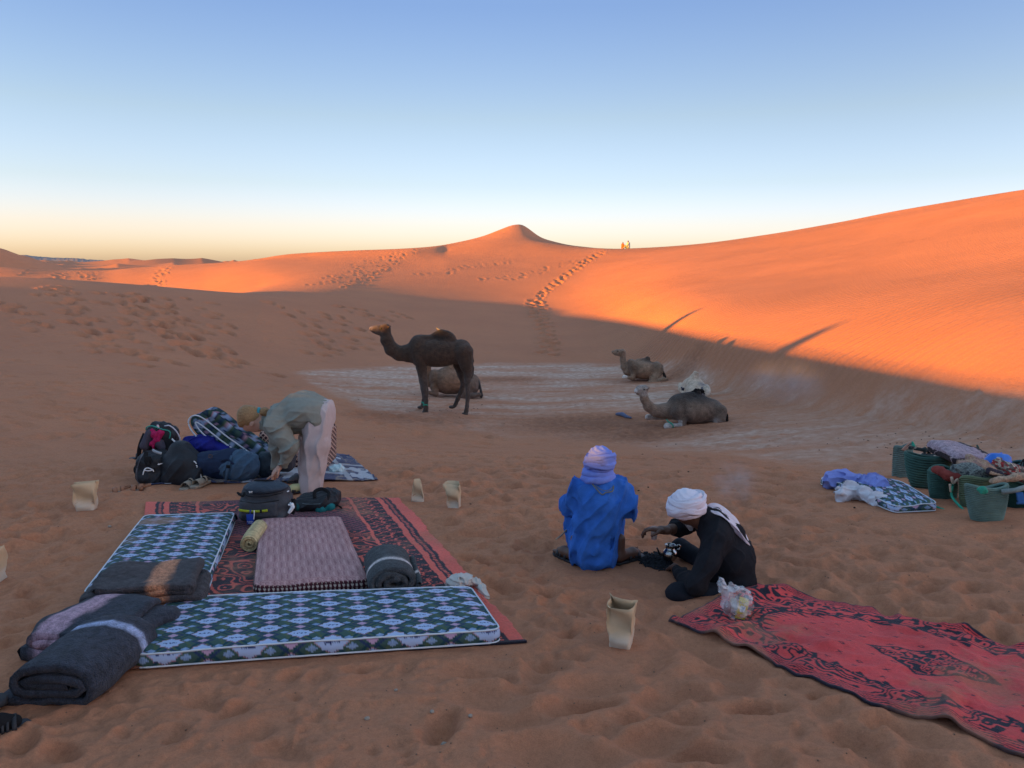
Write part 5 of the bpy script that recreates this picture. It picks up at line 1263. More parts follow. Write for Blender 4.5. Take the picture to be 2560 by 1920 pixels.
# ---- blankets
def fuzz(name): return cloth(name, (0, 0, 0), .97, .7, 30, 1.0, attr='Col', sheen=.08, fine=150, dist=.012)
M_FELT = fuzz('grey_felted_wool')
def roll_path(R0, R1, turns, sx=1.0, sz=1.0, n=150, start=0.0):
    a = np.linspace(0, 2*math.pi*turns, n); r = lerp(R0, R1, a/a[-1]); return np.stack([r*np.cos(a+start)*sx, r*np.sin(a+start)*sz], -1)
def stack_path(L, th, layers, n=18, jit=.0, seed=0, lens=None):
    rs = random.Random(seed); pts = []; z = 0
    for k in range(layers):
        l1 = (lens[k] if lens else L)*(1-jit*rs.random()); x = np.linspace(-l1/2, l1/2, n) if k % 2 == 0 else np.linspace(l1/2, -l1/2, n)
        pts += [(a, z+.006*math.sin(a*9+k)) for a in x]
        if k < layers-1:
            s = 1 if k % 2 == 0 else -1
            for b in np.linspace(-math.pi/2, math.pi/2, 8)[1:-1]: pts.append((s*l1/2+s*math.cos(b)*th*.5, z+th*.5+math.sin(b)*th*.5))
        z += th
    return np.array(pts)
def folded(name, path, th, width, origin, axis, colf, mat, label=None, cat='blanket', parent=None, nw=26, wob=.01, seed=0, sag=None, skew=0, group=None, zfun=None, edge=None):
    """a thick cloth whose section follows `path` (u, z), drawn out along `axis` for `width`"""
    ax = np.array([axis[0], axis[1], 0.0]); ax /= np.linalg.norm(ax); ux = np.array([ax[1], -ax[0], 0.0])
    P_ = np.asarray(path); T = np.gradient(P_, axis=0); T /= np.linalg.norm(T, axis=1)[:, None]+1e-9; N = np.stack([-T[:, 1], T[:, 0]], -1)
    s = np.concatenate([[0], np.cumsum(np.linalg.norm(np.diff(P_, axis=0), axis=1))])
    m = len(P_); ring = np.vstack([P_+N*th/2, P_[-1]+T[-1]*th*.45, (P_-N*th/2)[::-1], P_[0]-T[0]*th*.45]); sr = np.concatenate([s, [s[-1]], s[::-1], [0]]); k = len(ring)
    rows = []; cols_ = []; wv = np.linspace(0, width, nw)
    for w in wv:
        f = w/width; e = min(w, width-w)
        r = ring*(1-.04*(1-sstep(0, .05, e)))
        r = r+np.stack([wob*(vnoise(sr*6+seed, np.full(k, w*7), seed)-.5)*2+skew*w, wob*(vnoise(sr*7, np.full(k, w*8+4), seed+3)-.5)*1.4], -1)
        p = origin+ux*r[:, :1]+ax*w+np.array([0, 0, 1])*r[:, 1:]
        p += ax*(.02*(vnoise(sr*5, sr*0+w*0, seed+9)-.5))[:, None]
        if sag is not None: p[:, 2] += sag(r[:, 0], w, r[:, 1])
        if zfun is not None: p[:, 2] += zfun(p[:, 0], p[:, 1])
        rows.append(p); cols_.append(colf(sr, np.full(k, w), r[:, 0]))
    V = np.concatenate(rows); c = np.concatenate(cols_)
    half = m+1; i = np.arange(m-1)
    caps = []
    for b, fl in ((0, 1), ((nw-1)*k, 0)):
        q = np.stack([b+i, b+i+1, b+(2*m-1-i), b+(2*m-i)], -1) if True else None
        caps.append(q[:, ::-1] if fl else q)
    me = mesh_np(V, np.vstack([grid_faces(nw, k, wrap=True)]+caps), name); set_attr(me, 'Col', c, 'FLOAT_COLOR')
    o = link(name, me, mat, parent)
    if label: tag(o, label, cat, group)
    return o
GREY = np.array([.034, .040, .058]); GREY2 = np.array([.052, .047, .053])
def stripes(base, bands, by='w'):
    def f(s, w, u):
        p = {'w': w, 's': s, 'u': u}[by]; c = np.tile(base, (len(p), 1))*(.8+.4*vnoise(s*60, w*60+u*11, 5))[:, None]
        for a, b, col in bands: k = (sstep(a-.006, a+.006, p)*(1-sstep(b-.006, b+.006, p)))[:, None]; c = c*(1-k)+np.array(col)*k
        return c
    return f
# front one: rolled loosely, over its own flat end
o1 = np.array([-2.03, 3.13, -1.925])
folded('blanket', np.vstack([np.stack([np.linspace(-.30, .05, 24), .020+.006*np.sin(np.linspace(0, 9, 24))], -1), np.array([[.12, .022], [.18, .03], [.222, .055], [.235, .10], [.215, .150], [.15, .180], [.05, .196], [-.06, .192], [-.15, .170], [-.195, .135], [-.205, .10], [-.19, .068], [-.14, .060], [-.05, .066], [.06, .070], [.15, .078], [.185, .10], [.165, .128], [.08, .142], [-.02, .146], [-.10, .138], [-.145, .115], [-.12, .098], [-.03, .102], [.06, .106], [.10, .108]])])*np.array([.86, 1.0]) if True else None,
       .034, .50, o1, (.10, 1), stripes(GREY, [(.36, .41, (.36, .42, .62))]), M_FELT, 'charcoal blanket with light blue stripe, rolled, frontmost of the three at the left', nw=30, wob=.012, seed=3)
o2 = np.array([-2.28, 3.54, -1.95])
folded('blanket', stack_path(.74, .045, 3, jit=.12, seed=5, lens=[.58, .47, .43])+np.array([.10, .03]), .044, .46, o2, (.22, 1), stripes(GREY*1.0, [(-.10, .06, (.46, .29, .36))], 'u'), M_FELT,
       'charcoal blanket with pale pink stripe, folded, middle one of the three at the left', nw=26, wob=.022, seed=7, sag=lambda u, w, z: .05*np.sin(np.clip((u+.35)*2.6, 0, 3.1))*(z > .02))
o3 = np.array([-2.07, 4.03, -1.885])
folded('blanket', stack_path(.60, .040, 4, jit=.08, seed=9, lens=[.60, .56, .53, .50]), .036, .40, o3, (-.22, 1), stripes(GREY2, [(.04, .14, (.50, .22, .12))], 'u'), M_FELT,
       'grey brown blanket with orange stripe folded on the left mattress', nw=26, wob=.020, seed=11)
rp = roll_path(.026, .118, 2.9, 1.32, .86, 150, .5)
folded('blanket', rp+np.array([0, .115]), .036, .42, np.array([-.70, 4.33, -1.975]), (-.24, 1), stripes(np.array([.055, .060, .066]), [(.13, .165, (.62, .55, .54))]), M_FELT,
       'rolled grey blanket with one white stripe beside the woven mattress', nw=26, wob=.010, seed=21)
# rolled straw mat
M_STRAW = cloth('straw', (.46, .36, .20), .9, .3, 50, .6)
def straw_col(s, w, u): return np.array([.50, .39, .21])*(.75+.5*vnoise(s*220, w*6, 3)*1.0)[:, None]*(1-.25*(np.abs(np.mod(w/.045, 1)-.5) < .08))[:, None]
rm = folded('straw_mat', roll_path(.012, .062, 4.6, 1.0, 1.0, 150)+np.array([0, .066]), .0075, .36, np.array([-1.87, 5.22, -2.015]), (-.10, 1), straw_col, cloth('straw_weave', (0, 0, 0), .9, .3, 60, .5, attr='Col'), 'small rolled straw mat between the blue green and woven mattresses', 'mat', nw=30, wob=.003, seed=4)
for k in range(14):
    w = .02+k*.024; c = np.array([-1.87-.10*w+.062, 5.22+w, -1.952]); tube('tassel', [c, c+np.array([.014, 0, .004]), c+np.array([.022+.004*(k % 3), .004, -.014])], .004, M_STRAW, rm, 5, 4)

# ---- ground cloth by the packs, folded mattress standing among them, lattice one behind
def batik(u, v):
    W = .1; n1 = vnoise(u*5, v*7, 3)+.4*vnoise(u*13, v*15, 4); c = pick((.045, .05, .11), (n1 > .82, (.42, .42, .46)), ((n1 > .60) & (n1 < .68), (.22, .17, .15)), (np.abs(v-.62) < .04, (.36, .36, .40)), (np.abs(u-2.9) < .035, (.38, .36, .38)))
    return c
q4 = [hit(372, 1214), hit(945, 1203), hit(872, 1142), hit(470, 1120)]
sheet('ground_cloth', [tuple(p[:2]) for p in q4], 170, 90, (3.3, 1.3), batik, rug_z(.016, .03, 4, 8), M_RUG, .008, 'blue and white patterned cloth spread under the pile of packs', 'cloth')
Zp = Zoom(320, 960, 3.3515, 7.9)
def leaning_mattress():
    Z = Zoom(320, 960, 3.3515, 8.25); u = Z.u; b0 = Z(1080, 640); gzv = gz(b0[0], b0[1])
    pts = [(1110, 600), (1000, 520), (860, 420), (740, 325), (665, 272), (622, 262), (600, 290), (622, 345), (680, 410), (760, 475), (850, 550), (940, 625)]
    P2 = spline([(Z(a, b)[0], 0, Z(a, b)[2]) for a, b in pts], 70)[:, [0, 2]]
    org = np.array([0, 8.05, 0.0])
    t = empty('mattress', (float(P2[:, 0].mean()), 8.25, gzv), 'green mattress folded double and leaning over the blue packs', 'mattress')
    col = lambda s, w, uu: tick_pat(1.0)(s, w)
    # axis along +y: u axis is +x
    folded('cover', P2, .072, .18, org, (0, 1), lambda s, w, uu: tick_pat(.62)(s, w+.03).reshape(-1, 3)*.8, M_TICK, parent=t, nw=60, wob=.004)
    N = np.gradient(P2, axis=0); N /= np.linalg.norm(N, axis=1)[:, None]; N = np.stack([-N[:, 1], N[:, 0]], -1)
    for sgn in (-1, 1):
        q = P2+N*sgn*.037; tube('piping', np.stack([q[:, 0], np.full(len(q), 8.045), q[:, 1]], -1), .008, M_PIPE, t, 6)
leaning_mattress()
def lattice_block():
    Z = Zoom(320, 960, 3.3515, 8.35); u = Z.u; c = Z(1395, 530); g = gz(c[0], c[1]); top = Z(1395, 385)[2]; hz = (top-g)/2
    def col(V):
        a = V[:, 0]+V[:, 1]*.5; k = (np.abs(np.mod(a/.055+V[:, 2]/.055, 1)-.5) < .13) | (np.abs(np.mod(a/.055-V[:, 2]/.055, 1)-.5) < .13)
        return np.where(k[:, None], np.array([.50, .33, .27]), np.array([.035, .012, .016]))
    me = relax(sdf_mesh([('b', np.array([c[0]-.29, c[1]+.2, g+hz]), np.array([.085, .26, hz]), .06, rotm('Y', -.07)), ('b', np.array([c[0]+.30, c[1]+.2, g+hz]), np.array([.075, .26, hz]), .06, rotm('Y', .04)),
                         ('b', np.array([c[0], c[1]+.2, g+hz*.55]), np.array([.30, .24, hz*.5]), .05, E_)], .0085, .02), 1)
    me2 = me; set_attr(me2, 'Col', col(verts_of(me2)), 'FLOAT_COLOR')
    tag(link('mattress', me2, M_WEAVE), 'maroon lattice patterned mattress folded upright behind the bending person', 'mattress')
lattice_block()
# ------------------------------------------------------------------ packs
M_BK = cloth('black_nylon', (.012, .013, .018), .6, .35, 30, .4, spec=.4)
M_GREYN = cloth('grey_nylon', (.050, .054, .064), .7, .25, 30, .35, spec=.35)
M_NAVY = cloth('navy_nylon', (.016, .028, .065), .65, .3, 30, .4)
M_SLATE = cloth('slate_blue_nylon', (.060, .105, .165), .7, .2, 30, .4)
M_ROYAL = cloth('royal_blue_nylon', (.012, .016, .20), .6, .35, 25, .5)
M_STRAP = cloth('black_webbing', (.014, .014, .016), .7, .2, 200, .5)
M_PINK = cloth('magenta_cloth', (.42, .015, .09), .85, .3, 60, .6)
M_TEAL = cloth('teal_nylon', (.012, .16, .17), .7, .25, 40, .4)
M_WHITE = plain('white_print', (.75, .75, .76), .6, .3)
M_CLEAR = plain('milky_plastic', (.78, .80, .82), .3, .5, bump=.3)
M_LIME = plain('lime_webbing', (.36, .40, .03), .7, .2)
def pack(name, label, prims, res, mat, k=.03, disp=None, base=None):
    b = np.array(base); b[2] = gz(b[0], b[1]); t = empty(name, b, label, name if name != 'backpack' else 'backpack')
    blob('body', prims, res, mat, t, k, disp or folds(.014, 14, int(b[0]*100) % 50, (.3, 0, 1), .5), it=1); return t
def ribbon(name, pts, w, mat, parent, th=.003, up=(0, -1, 0), n=24):
    """flat webbing along the points"""
    return link(name, sweep_mesh(spline(pts, n), w/2, th, 6, up, name=name), mat, parent)
def zipper(pts, mat, parent, r=.0035): return tube('zip', pts, r, mat, parent, 5, 30)
# grey pack in front, standing on the rug
def grey_pack():
    yw = 5.99; Z = Zoom(320, 960, 3.3515, yw); u = Z.u
    base = Z(1150, 1120); g = gz(base[0], base[1])
    P_ = [('b', Z(1152, 1000, .03), np.array([215*u, .135, 112*u]), .10, E_), ('e', Z(1150, 900, .03), np.array([205*u, .125, 85*u]), E_), ('b', Z(1150, 1085, .0), np.array([205*u, .12, 42*u]), .06, E_)]
    t = pack('backpack', 'large grey backpack with lime stripe and blue tag standing on the rug', P_, .008, M_GREYN, .04, folds(.008, 10, 4, (1, 0, .2), .5), base)
    blob('top_pocket', [('e', Z(1165, 858, -.02), np.array([190*u, .12, 42*u]), E_), ('e', Z(1130, 850, -.04), np.array([120*u, .09, 38*u]), E_)], .007, cloth('blue_grey_nylon', (.035, .048, .068), .6, .2, 30, .3), t, .03, folds(.006, 16, 8), it=1)
    blob('front_pocket', [('b', Z(1135, 1015, -.095), np.array([160*u, .035, 75*u]), .03, E_)], .007, M_GREYN, t, .02, folds(.006, 10, 9), it=1)
    ribbon('stripe', [Z(978, 1012, -.135), Z(1050, 1018, -.147), Z(1150, 1018, -.150), Z(1217, 1012, -.145)], 22*u, M_LIME, t, .002)
    for zx in (1165,): link('buckle', box_me(Z(zx, 1017, -.155), (.008, .004, .012), bev=.002), M_STRAP, t)
    zipper([Z(955, 905, -.09), Z(1000, 880, -.11), Z(1060, 905, -.12), Z(1200, 905, -.12), Z(1330, 880, -.10)], M_STRAP, t)
    zipper([Z(975, 945, -.11), Z(1120, 955, -.135), Z(1300, 940, -.11)], M_STRAP, t)
    ribbon('strap', [Z(945, 900, -.07), Z(960, 885, -.10), Z(1000, 905, -.11), Z(1010, 880, -.09)], .022, M_STRAP, t)
    ribbon('grab_handle', [Z(1060, 812, 0), Z(1100, 800, -.03), Z(1170, 800, -.03), Z(1220, 812, 0)], .018, M_STRAP, t)
    ribbon('hip_strap', [Z(915, 1110, .0), Z(860, 1125, -.02), Z(800, 1130, -.03), Z(740, 1118, -.02)], .045, M_STRAP, t)
    ribbon('hip_strap', [Z(1385, 960, .0), Z(1400, 1020, -.02), Z(1380, 1080, -.02)], .035, M_STRAP, t)
    tg = empty('tag', Z(1080, 1080, -.16), None, None); del_ = [tg.pop(k, None) for k in ()]
    bpy.data.objects.remove(tg)
    link('luggage_tag', box_me(Z(1080, 1080, -.160), (30*u, .0015, 44*u), bev=.001), plain('tag_blue', (.010, .045, .32), .4, .5), t)
    link('tag_loop', sweep_mesh(spline([Z(1080, 1040, -.16), Z(1078, 1005, -.158), Z(1090, 1015, -.16)], 8), .004, .0015, 6, (0, -1, 0)), plain('tag_blue2', (.010, .045, .32), .4, .5), t)
    c = Z(1080, 1098, -.1625); M_ = Matrix.Translation(Vector(c)) @ Matrix.Rotation(math.pi/2, 4, 'X')
    link('tag_lettering', text_me('Condor', 16*u, M_), M_WHITE, t, smooth=False)
    link('tag_lettering', box_me(Z(1080, 1110, -.1625), (18*u, .0006, 1.5*u)), M_WHITE, t)
    ribbon('tag_strip', [Z(1112, 1005, -.162), Z(1114, 1040, -.164), Z(1110, 1080, -.164)], .008, M_WHITE, t, .001)
    # small leaping animal mark and two wordless strokes on the lid
    for a in ([(1062, 855), (1078, 862), (1092, 856)], [(1066, 862), (1072, 872)], [(1084, 862), (1090, 872)], [(1062, 862), (1076, 866)]):
        tube('emblem', [Z(x_, y_, -.142) for x_, y_ in a], .0022, M_WHITE, t, 5)
    tube('emblem', [Z(1355, 880, -.075), Z(1368, 876, -.065)], .005, M_WHITE, t, 5)
    blob('paper_knot', chain([Z(1370, 990, -.07), Z(1395, 985, -.07), Z(1400, 1010, -.07), Z(1370, 1050, -.08)], [8*u, 12*u, 14*u, 7*u]), .004, M_CLEAR, t, .005, folds(.004, 60, 5))
    tube('paper_strip', [Z(1375, 975, -.06), Z(1410, 1000, -.07), Z(1400, 1030, -.07), Z(1372, 1060, -.08)], .006, M_CLEAR, t, 6, 12)
grey_pack()
def teal_pack():
    Z = Zoom(320, 960, 3.3515, 6.42); u = Z.u; base = Z(1600, 1045)
    P_ = [('e', Z(1600, 985), np.array([175*u, .14, 72*u]), E_), ('e', Z(1680, 960), np.array([105*u, .11, 70*u]), rotm('Y', .3)), ('e', Z(1500, 1000, -.02), np.array([95*u, .12, 55*u]), E_), ('c', Z(1640, 900), Z(1740, 930), 30*u, 34*u)]
    t = pack('backpack', 'small black and teal pack lying at the foot of the bending person', P_, .007, M_BK, .03, folds(.02, 16, 6, (.5, 0, 1), .6), base)
    blob('side_pocket', [('e', Z(1645, 1015, -.115), np.array([45*u, .04, 38*u]), rotm('Y', .2)), ('e', Z(1712, 1000, -.09), np.array([42*u, .04, 36*u]), E_)], .006, M_TEAL, t, .015, folds(.006, 20, 3), it=1)
    blob('side_pocket', [('e', Z(1455, 1005, -.10), np.array([38*u, .04, 32*u]), E_)], .006, cloth('dark_teal', (.01, .07, .075), .8), t, .015, folds(.006, 20, 4), it=1)
    ribbon('reflector', [Z(1495, 962, -.13), Z(1550, 965, -.145), Z(1660, 962, -.14)], 7*u, cloth('grey_tape', (.12, .16, .18), .5), t, .002)
    ribbon('strap', [Z(1590, 930, -.1), Z(1585, 880, -.08), Z(1640, 862, -.06), Z(1700, 890, -.08), Z(1690, 940, -.11)], .03, M_STRAP, t)
    ribbon('strap', [Z(1660, 960, -.13), Z(1680, 1010, -.13), Z(1670, 1050, -.12)], .016, M_STRAP, t)
    ribbon('strap', [Z(1740, 990, -.06), Z(1790, 1010, -.06), Z(1800, 1035, -.05), Z(1770, 1045, -.05)], .016, M_STRAP, t)
teal_pack()
def pile():
    yw = 7.75
    Z = Zoom(320, 960, 3.3515, yw+.25); u = Z.u
    # tall grey pack at the back left with the magenta cloth
    P_ = [('b', Z(265, 520, .05), np.array([120*u, .15, 170*u]), .09, rotm('Y', .12)), ('e', Z(255, 400, .02), np.array([95*u, .13, 70*u]), E_), ('c', Z(160, 480, .05), Z(130, 640, .05), 32*u, 36*u), ('c', Z(240, 352), Z(330, 365), 38*u, 40*u)]
    t = pack('backpack', 'tall grey backpack with magenta cloth on top, leftmost of the pile', P_, .009, M_BK, .03, folds(.016, 12, 16, (.3, 0, 1), .5), Z(260, 780))
    blob('grey_panel', [('c', Z(230, 400, -.12), Z(200, 490, -.15), 42*u, 40*u), ('c', Z(310, 470, -.15), Z(330, 500, -.15), 38*u, 30*u)], .008, cloth('grey_purple_nylon', (.065, .055, .075), .8), t, .03, folds(.01, 14, 3), it=1)
    blob('magenta_cloth', chain([Z(250, 372, -.13), Z(285, 400, -.16), Z(325, 385, -.15), Z(300, 440, -.175), Z(270, 470, -.175), Z(280, 510, -.17)], [14*u, 26*u, 22*u, 20*u, 16*u, 9*u]), .005, M_PINK, t, .012, folds(.014, 30, 5, (0, 0, 1)), it=1)
    tube('drinking_tube', [Z(320, 345, -.05), Z(370, 340, -.06), Z(420, 380, -.06), Z(450, 440, -.05), Z(448, 480, -.04)], .0075, plain('clear_tube', (.55, .50, .56), .25, .6), t, 8, 24)
    tube('drinking_tube', [Z(395, 445, -.08), Z(415, 465, -.08), Z(440, 482, -.06)], .009, M_CLEAR, t, 8, 8)
    blob('mouthpiece', chain([Z(278, 335, -.08), Z(285, 350, -.09)], [9*u, 10*u]), .004, plain('pale_pink_plastic', (.7, .45, .45), .3), t, .004)
    tube('teal_edge', [Z(180, 370, -.08), Z(195, 345, -.1), Z(240, 335, -.1), Z(330, 360, -.12), Z(375, 375, -.1), Z(390, 400, -.1), Z(380, 440, -.1)], .006, cloth('teal_cord', (.05, .32, .24), .7), t, 6, 30)
    ribbon('strap', [Z(180, 400, -.1), Z(150, 470, -.1), Z(125, 540, -.08), Z(112, 600, -.05)], .05, M_STRAP, t)
    ribbon('hip_strap', [Z(115, 650, -.02), Z(85, 700, -.05), Z(95, 735, -.06)], .05, M_STRAP, t)
    # black pack with white print
    Z = Zoom(320, 960, 3.3515, yw-.05); u = Z.u
    P_ = [('b', Z(225, 705), np.array([115*u, .16, 140*u]), .09, rotm('Y', -.06)), ('e', Z(215, 760, -.05), np.array([110*u, .15, 85*u]), E_)]
    t = pack('backpack', 'black backpack with white printed mark and grey side strips, front left of the pile', P_, .008, M_BK, .03, folds(.014, 16, 26, (.3, 0, 1), .5), Z(225, 840))
    ribbon('reflector', [Z(250, 530, -.12), Z(285, 545, -.13), Z(325, 560, -.12)], 26*u, cloth('silver_tape', (.34, .38, .42), .4), t, .006)
    for dx in (0,): ribbon('reflector', [Z(185, 550, -.13), Z(160, 600, -.15), Z(135, 680, -.15), Z(128, 740, -.14)], 10*u, cloth('grey_tape2', (.16, .17, .20), .5), t, .004)
    zipper([Z(175, 580, -.17), Z(150, 660, -.18), Z(150, 760, -.19), Z(190, 800, -.19), Z(280, 800, -.18)], cloth('grey_zip', (.10, .10, .12), .6), t)
    for a in ([(208, 715), (214, 690), (226, 665), (250, 662), (285, 680)], [(220, 676), (245, 684), (275, 682)], [(282, 680), (286, 692)]):
        tube('white_mark', [Z(x_, y_, -.215+.0003*(x_-210)) for x_, y_ in a], .006, M_WHITE, t, 5, 12)
    link('buckle', box_me(Z(235, 595, -.17), (.03, .008, .03), bev=.006), M_STRAP, t)
    ribbon('strap', [Z(205, 540, -.14), Z(215, 600, -.17), Z(240, 640, -.18)], .045, M_STRAP, t)
    # sports bag with white piping and tick
    Z = Zoom(320, 960, 3.3515, yw-.1); u = Z.u
    P_ = [('e', Z(470, 700), np.array([175*u, .17, 150*u]), rotm('Y', .1)), ('e', Z(430, 590, .05), np.array([90*u, .14, 105*u]), rotm('Y', -.2)), ('b', Z(480, 770), np.array([165*u, .16, 70*u]), .08, E_), ('c', Z(360, 640), Z(340, 780), 60*u, 60*u)]
    t = pack('bag', 'black sports bag with white tick mark and white edging in the pile', P_, .008, M_BK, .04, folds(.024, 9, 36, (.2, 0, 1), .5), Z(470, 845))
    y_ = -.155
    V = []
    tick = [(297, 645), (305, 638), (312, 641), (330, 637), (345, 634), (330, 642), (312, 649), (303, 650)]
    pts2 = [Z(a, b, -.135) for a, b in tick]; bm = bmesh.new(); vs1 = [bm.verts.new(p) for p in pts2]; vs2 = [bm.verts.new(p+np.array([0, .004, 0])) for p in pts2]
    bm.faces.new(vs1); bm.faces.new(vs2[::-1])
    for i in range(len(vs1)): bm.faces.new((vs1[i], vs2[i], vs2[(i+1) % 8], vs1[(i+1) % 8]))
    me = bpy.data.meshes.new('tick_mark'); bm.to_mesh(me); bm.free(); link('tick_mark', me, M_WHITE, t, smooth=False)
    for a in ([(585, 626), (598, 636), (606, 648)], [(604, 660), (612, 668), (610, 678)], [(618, 695), (635, 725), (648, 765), (652, 808)]):
        tube('white_edging', [Z(x_, y2, -.10) for x_, y2 in a], .006, M_WHITE, t, 6, 10)
    # royal blue pack behind
    Z = Zoom(320, 960, 3.3515, yw+.35); u = Z.u
    P_ = [('c', Z(520, 510), Z(800, 560), 62*u, 80*u), ('e', Z(650, 500), np.array([110*u, .16, 78*u]), E_)]
    t = pack('backpack', 'royal blue pack lying behind the black sports bag', P_, .009, M_ROYAL, .04, folds(.03, 12, 46, (.7, 0, .6), .5), Z(640, 700))
    ribbon('strap', [Z(540, 470, -.08), Z(590, 440, -.1), Z(650, 425, -.1), Z(700, 440, -.1)], .035, M_ROYAL, t)
    blob('under_pack', [('c', Z(560, 640), Z(780, 660), 75*u, 75*u)], .012, M_NAVY, t, .03)
    # slate and navy trekking pack
    Z = Zoom(320, 960, 3.3515, yw-.05); u = Z.u
    P_ = [('c', Z(640, 670), Z(860, 680), 105*u, 112*u), ('c', Z(700, 610), Z(880, 605), 52*u, 60*u)]
    t = pack('backpack', 'navy and slate blue trekking pack lying on its side in the pile', P_, .008, M_NAVY, .04, folds(.018, 14, 56, (1, 0, .2), .5), Z(850, 800))
    blob('lid', [('e', Z(975, 680, -.02), np.array([135*u, .17, 118*u]), rotm('Y', .15)), ('c', Z(930, 590, -.02), Z(980, 620, -.02), 50*u, 60*u), ('c', Z(840, 690, -.05), Z(900, 700, -.05), 85*u, 95*u)], .008, M_SLATE, t, .04, folds(.022, 14, 66, (.5, 0, 1), .5), it=1)
    ribbon('strap', [Z(905, 575, -.12), Z(900, 640, -.19), Z(885, 720, -.20), Z(865, 800, -.16)], .028, M_SLATE, t)
    ribbon('strap', [Z(820, 620, -.14), Z(880, 600, -.16), Z(930, 630, -.18), Z(960, 650, -.18)], .025, M_NAVY, t)
    link('buckle', box_me(Z(898, 650, -.20), (.02, .006, .016), bev=.004), M_STRAP, t)
    ring = [Z(733+18*math.cos(a), 578+15*math.sin(a), -.135) for a in np.linspace(0, 6.28, 16, endpoint=False)]
    tube('round_badge', ring, .003, cloth('brown_print', (.13, .08, .06), .8), t, 5, closed=True); tube('round_badge', [Z(722, 582, -.135), Z(733, 566, -.135), Z(744, 582, -.135)], .003, cloth('brown_print2', (.13, .08, .06), .8), t, 5)
    tube('frame_edge', [Z(700, 735, -.16), Z(800, 770, -.18), Z(930, 790, -.18), Z(970, 780, -.17), Z(930, 768, -.18), Z(850, 765, -.18)], .004, cloth('grey_cord', (.14, .12, .11), .8), t, 5, 30)
    tube('red_tab', [Z(684, 770, -.16), Z(690, 800, -.15)], .010, plain('red_tab', (.45, .05, .02), .5), t, 6)
    # dark packs behind the woman's arms
    Z = Zoom(320, 960, 3.3515, yw+.05); u = Z.u
    P_ = [('e', Z(1165, 690), np.array([75*u, .13, 115*u]), E_), ('e', Z(1140, 620), np.array([50*u, .1, 55*u]), E_)]
    t = pack('backpack', 'small dark blue pack standing between the slate pack and the bending person', P_, .009, cloth('dark_petrol_nylon', (.018, .030, .042), .6), .03, None, Z(1165, 790))
    ribbon('strap', [Z(1130, 600, -.1), Z(1110, 650, -.14), Z(1120, 720, -.14)], .03, M_STRAP, t)
    P_ = [('b', Z(1290, 610, .1), np.array([75*u, .12, 130*u]), .05, E_), ('b', Z(1300, 510, .08), np.array([48*u, .08, 34*u]), .02, rotm('Y', -.2))]
    t = pack('bag', 'charcoal bag behind the bending person between both arms', P_, .009, cloth('charcoal_nylon', (.045, .045, .055), .8), .02, None, Z(1290, 780))
    tube('seam', [Z(1262, 500, -.03), Z(1290, 488, -.03), Z(1345, 470, -.03)], .003, cloth('pale_seam', (.20, .20, .22), .8), t, 5)
    tube('seam', [Z(1262, 500, -.03), Z(1272, 545, -.03), Z(1345, 522, -.03)], .003, cloth('pale_seam2', (.20, .20, .22), .8), t, 5)
pile()
# clear bag on the cloth
def plastic_lump(label, c, r, col, seed, name='plastic_bag', extra=None, alpha=None):
    m = plain('thin_plastic', col, .25, .6, bump=.5)
    if alpha: m.node_tree.nodes['Principled BSDF'].inputs['Alpha'].default_value = alpha
    P_ = [('e', c, np.array(r), E_)]+(extra or [])
    o = blob(name, P_, .005, m, None, .015, lambda Q: -.020*(1-np.abs(2*vnoise(Q[:, 0]*22+Q[:, 1]*9, Q[:, 2]*26+Q[:, 0]*8, seed)-1))**2, it=0)
    return tag(o, label, 'plastic bag')
c = on(842, 1182); plastic_lump('pale blue plastic bag crumpled on the patterned cloth', c+np.array([0, 0, .04]), (.072, .06, .05), (.42, .56, .60), 5)

# ------------------------------------------------------------------ footwear
def pair(label, X, Y, ang, L, m1, m2, sep, cat, n=2, **k):
    p = on(X, Y); t = empty(cat.replace(' ', '_'), p, label, cat)
    for i in range(n):
        a = math.radians(ang+(-9 if i else 6)); s = (i-.5*(n-1))*sep
        q = p+np.array([s, (.03 if i else 0), .004]); q[2] = gz(q[0], q[1])+.004
        sandal('shoe', q-np.array([math.cos(a)*L*.5, math.sin(a)*L*.5, 0]), a, L, m1, m2, t, **k)
    return t
M_TAN = plain('tan_leather', (.30, .13, .07), .6, .4, bump=.3); M_TAUPE = plain('taupe_foam', (.27, .22, .17), .8, .3, bump=.2)
pair('pair of taupe slip on shoes on the sand before the pile of packs', 485, 1218, 262, .27, M_TAUPE, M_TAUPE, .115, 'slip on shoes', straps=((.60, .11), (.30, .03)), heel=False, thick=.03)
pair('pair of tan leather sandals on the sand beside the pile of packs', 318, 1226, 205, .26, plain('worn_sole', (.20, .15, .12), .8), M_TAN, .17, 'sandals', straps=((.35, .05), (.62, .05)))
pair('single dark sandal half hidden behind the leftmost pack', 352, 1148, 190, .26, M_RUBBER, M_RUBBER, 0, 'sandal', n=1, straps=((.35, .04), (.62, .04)))
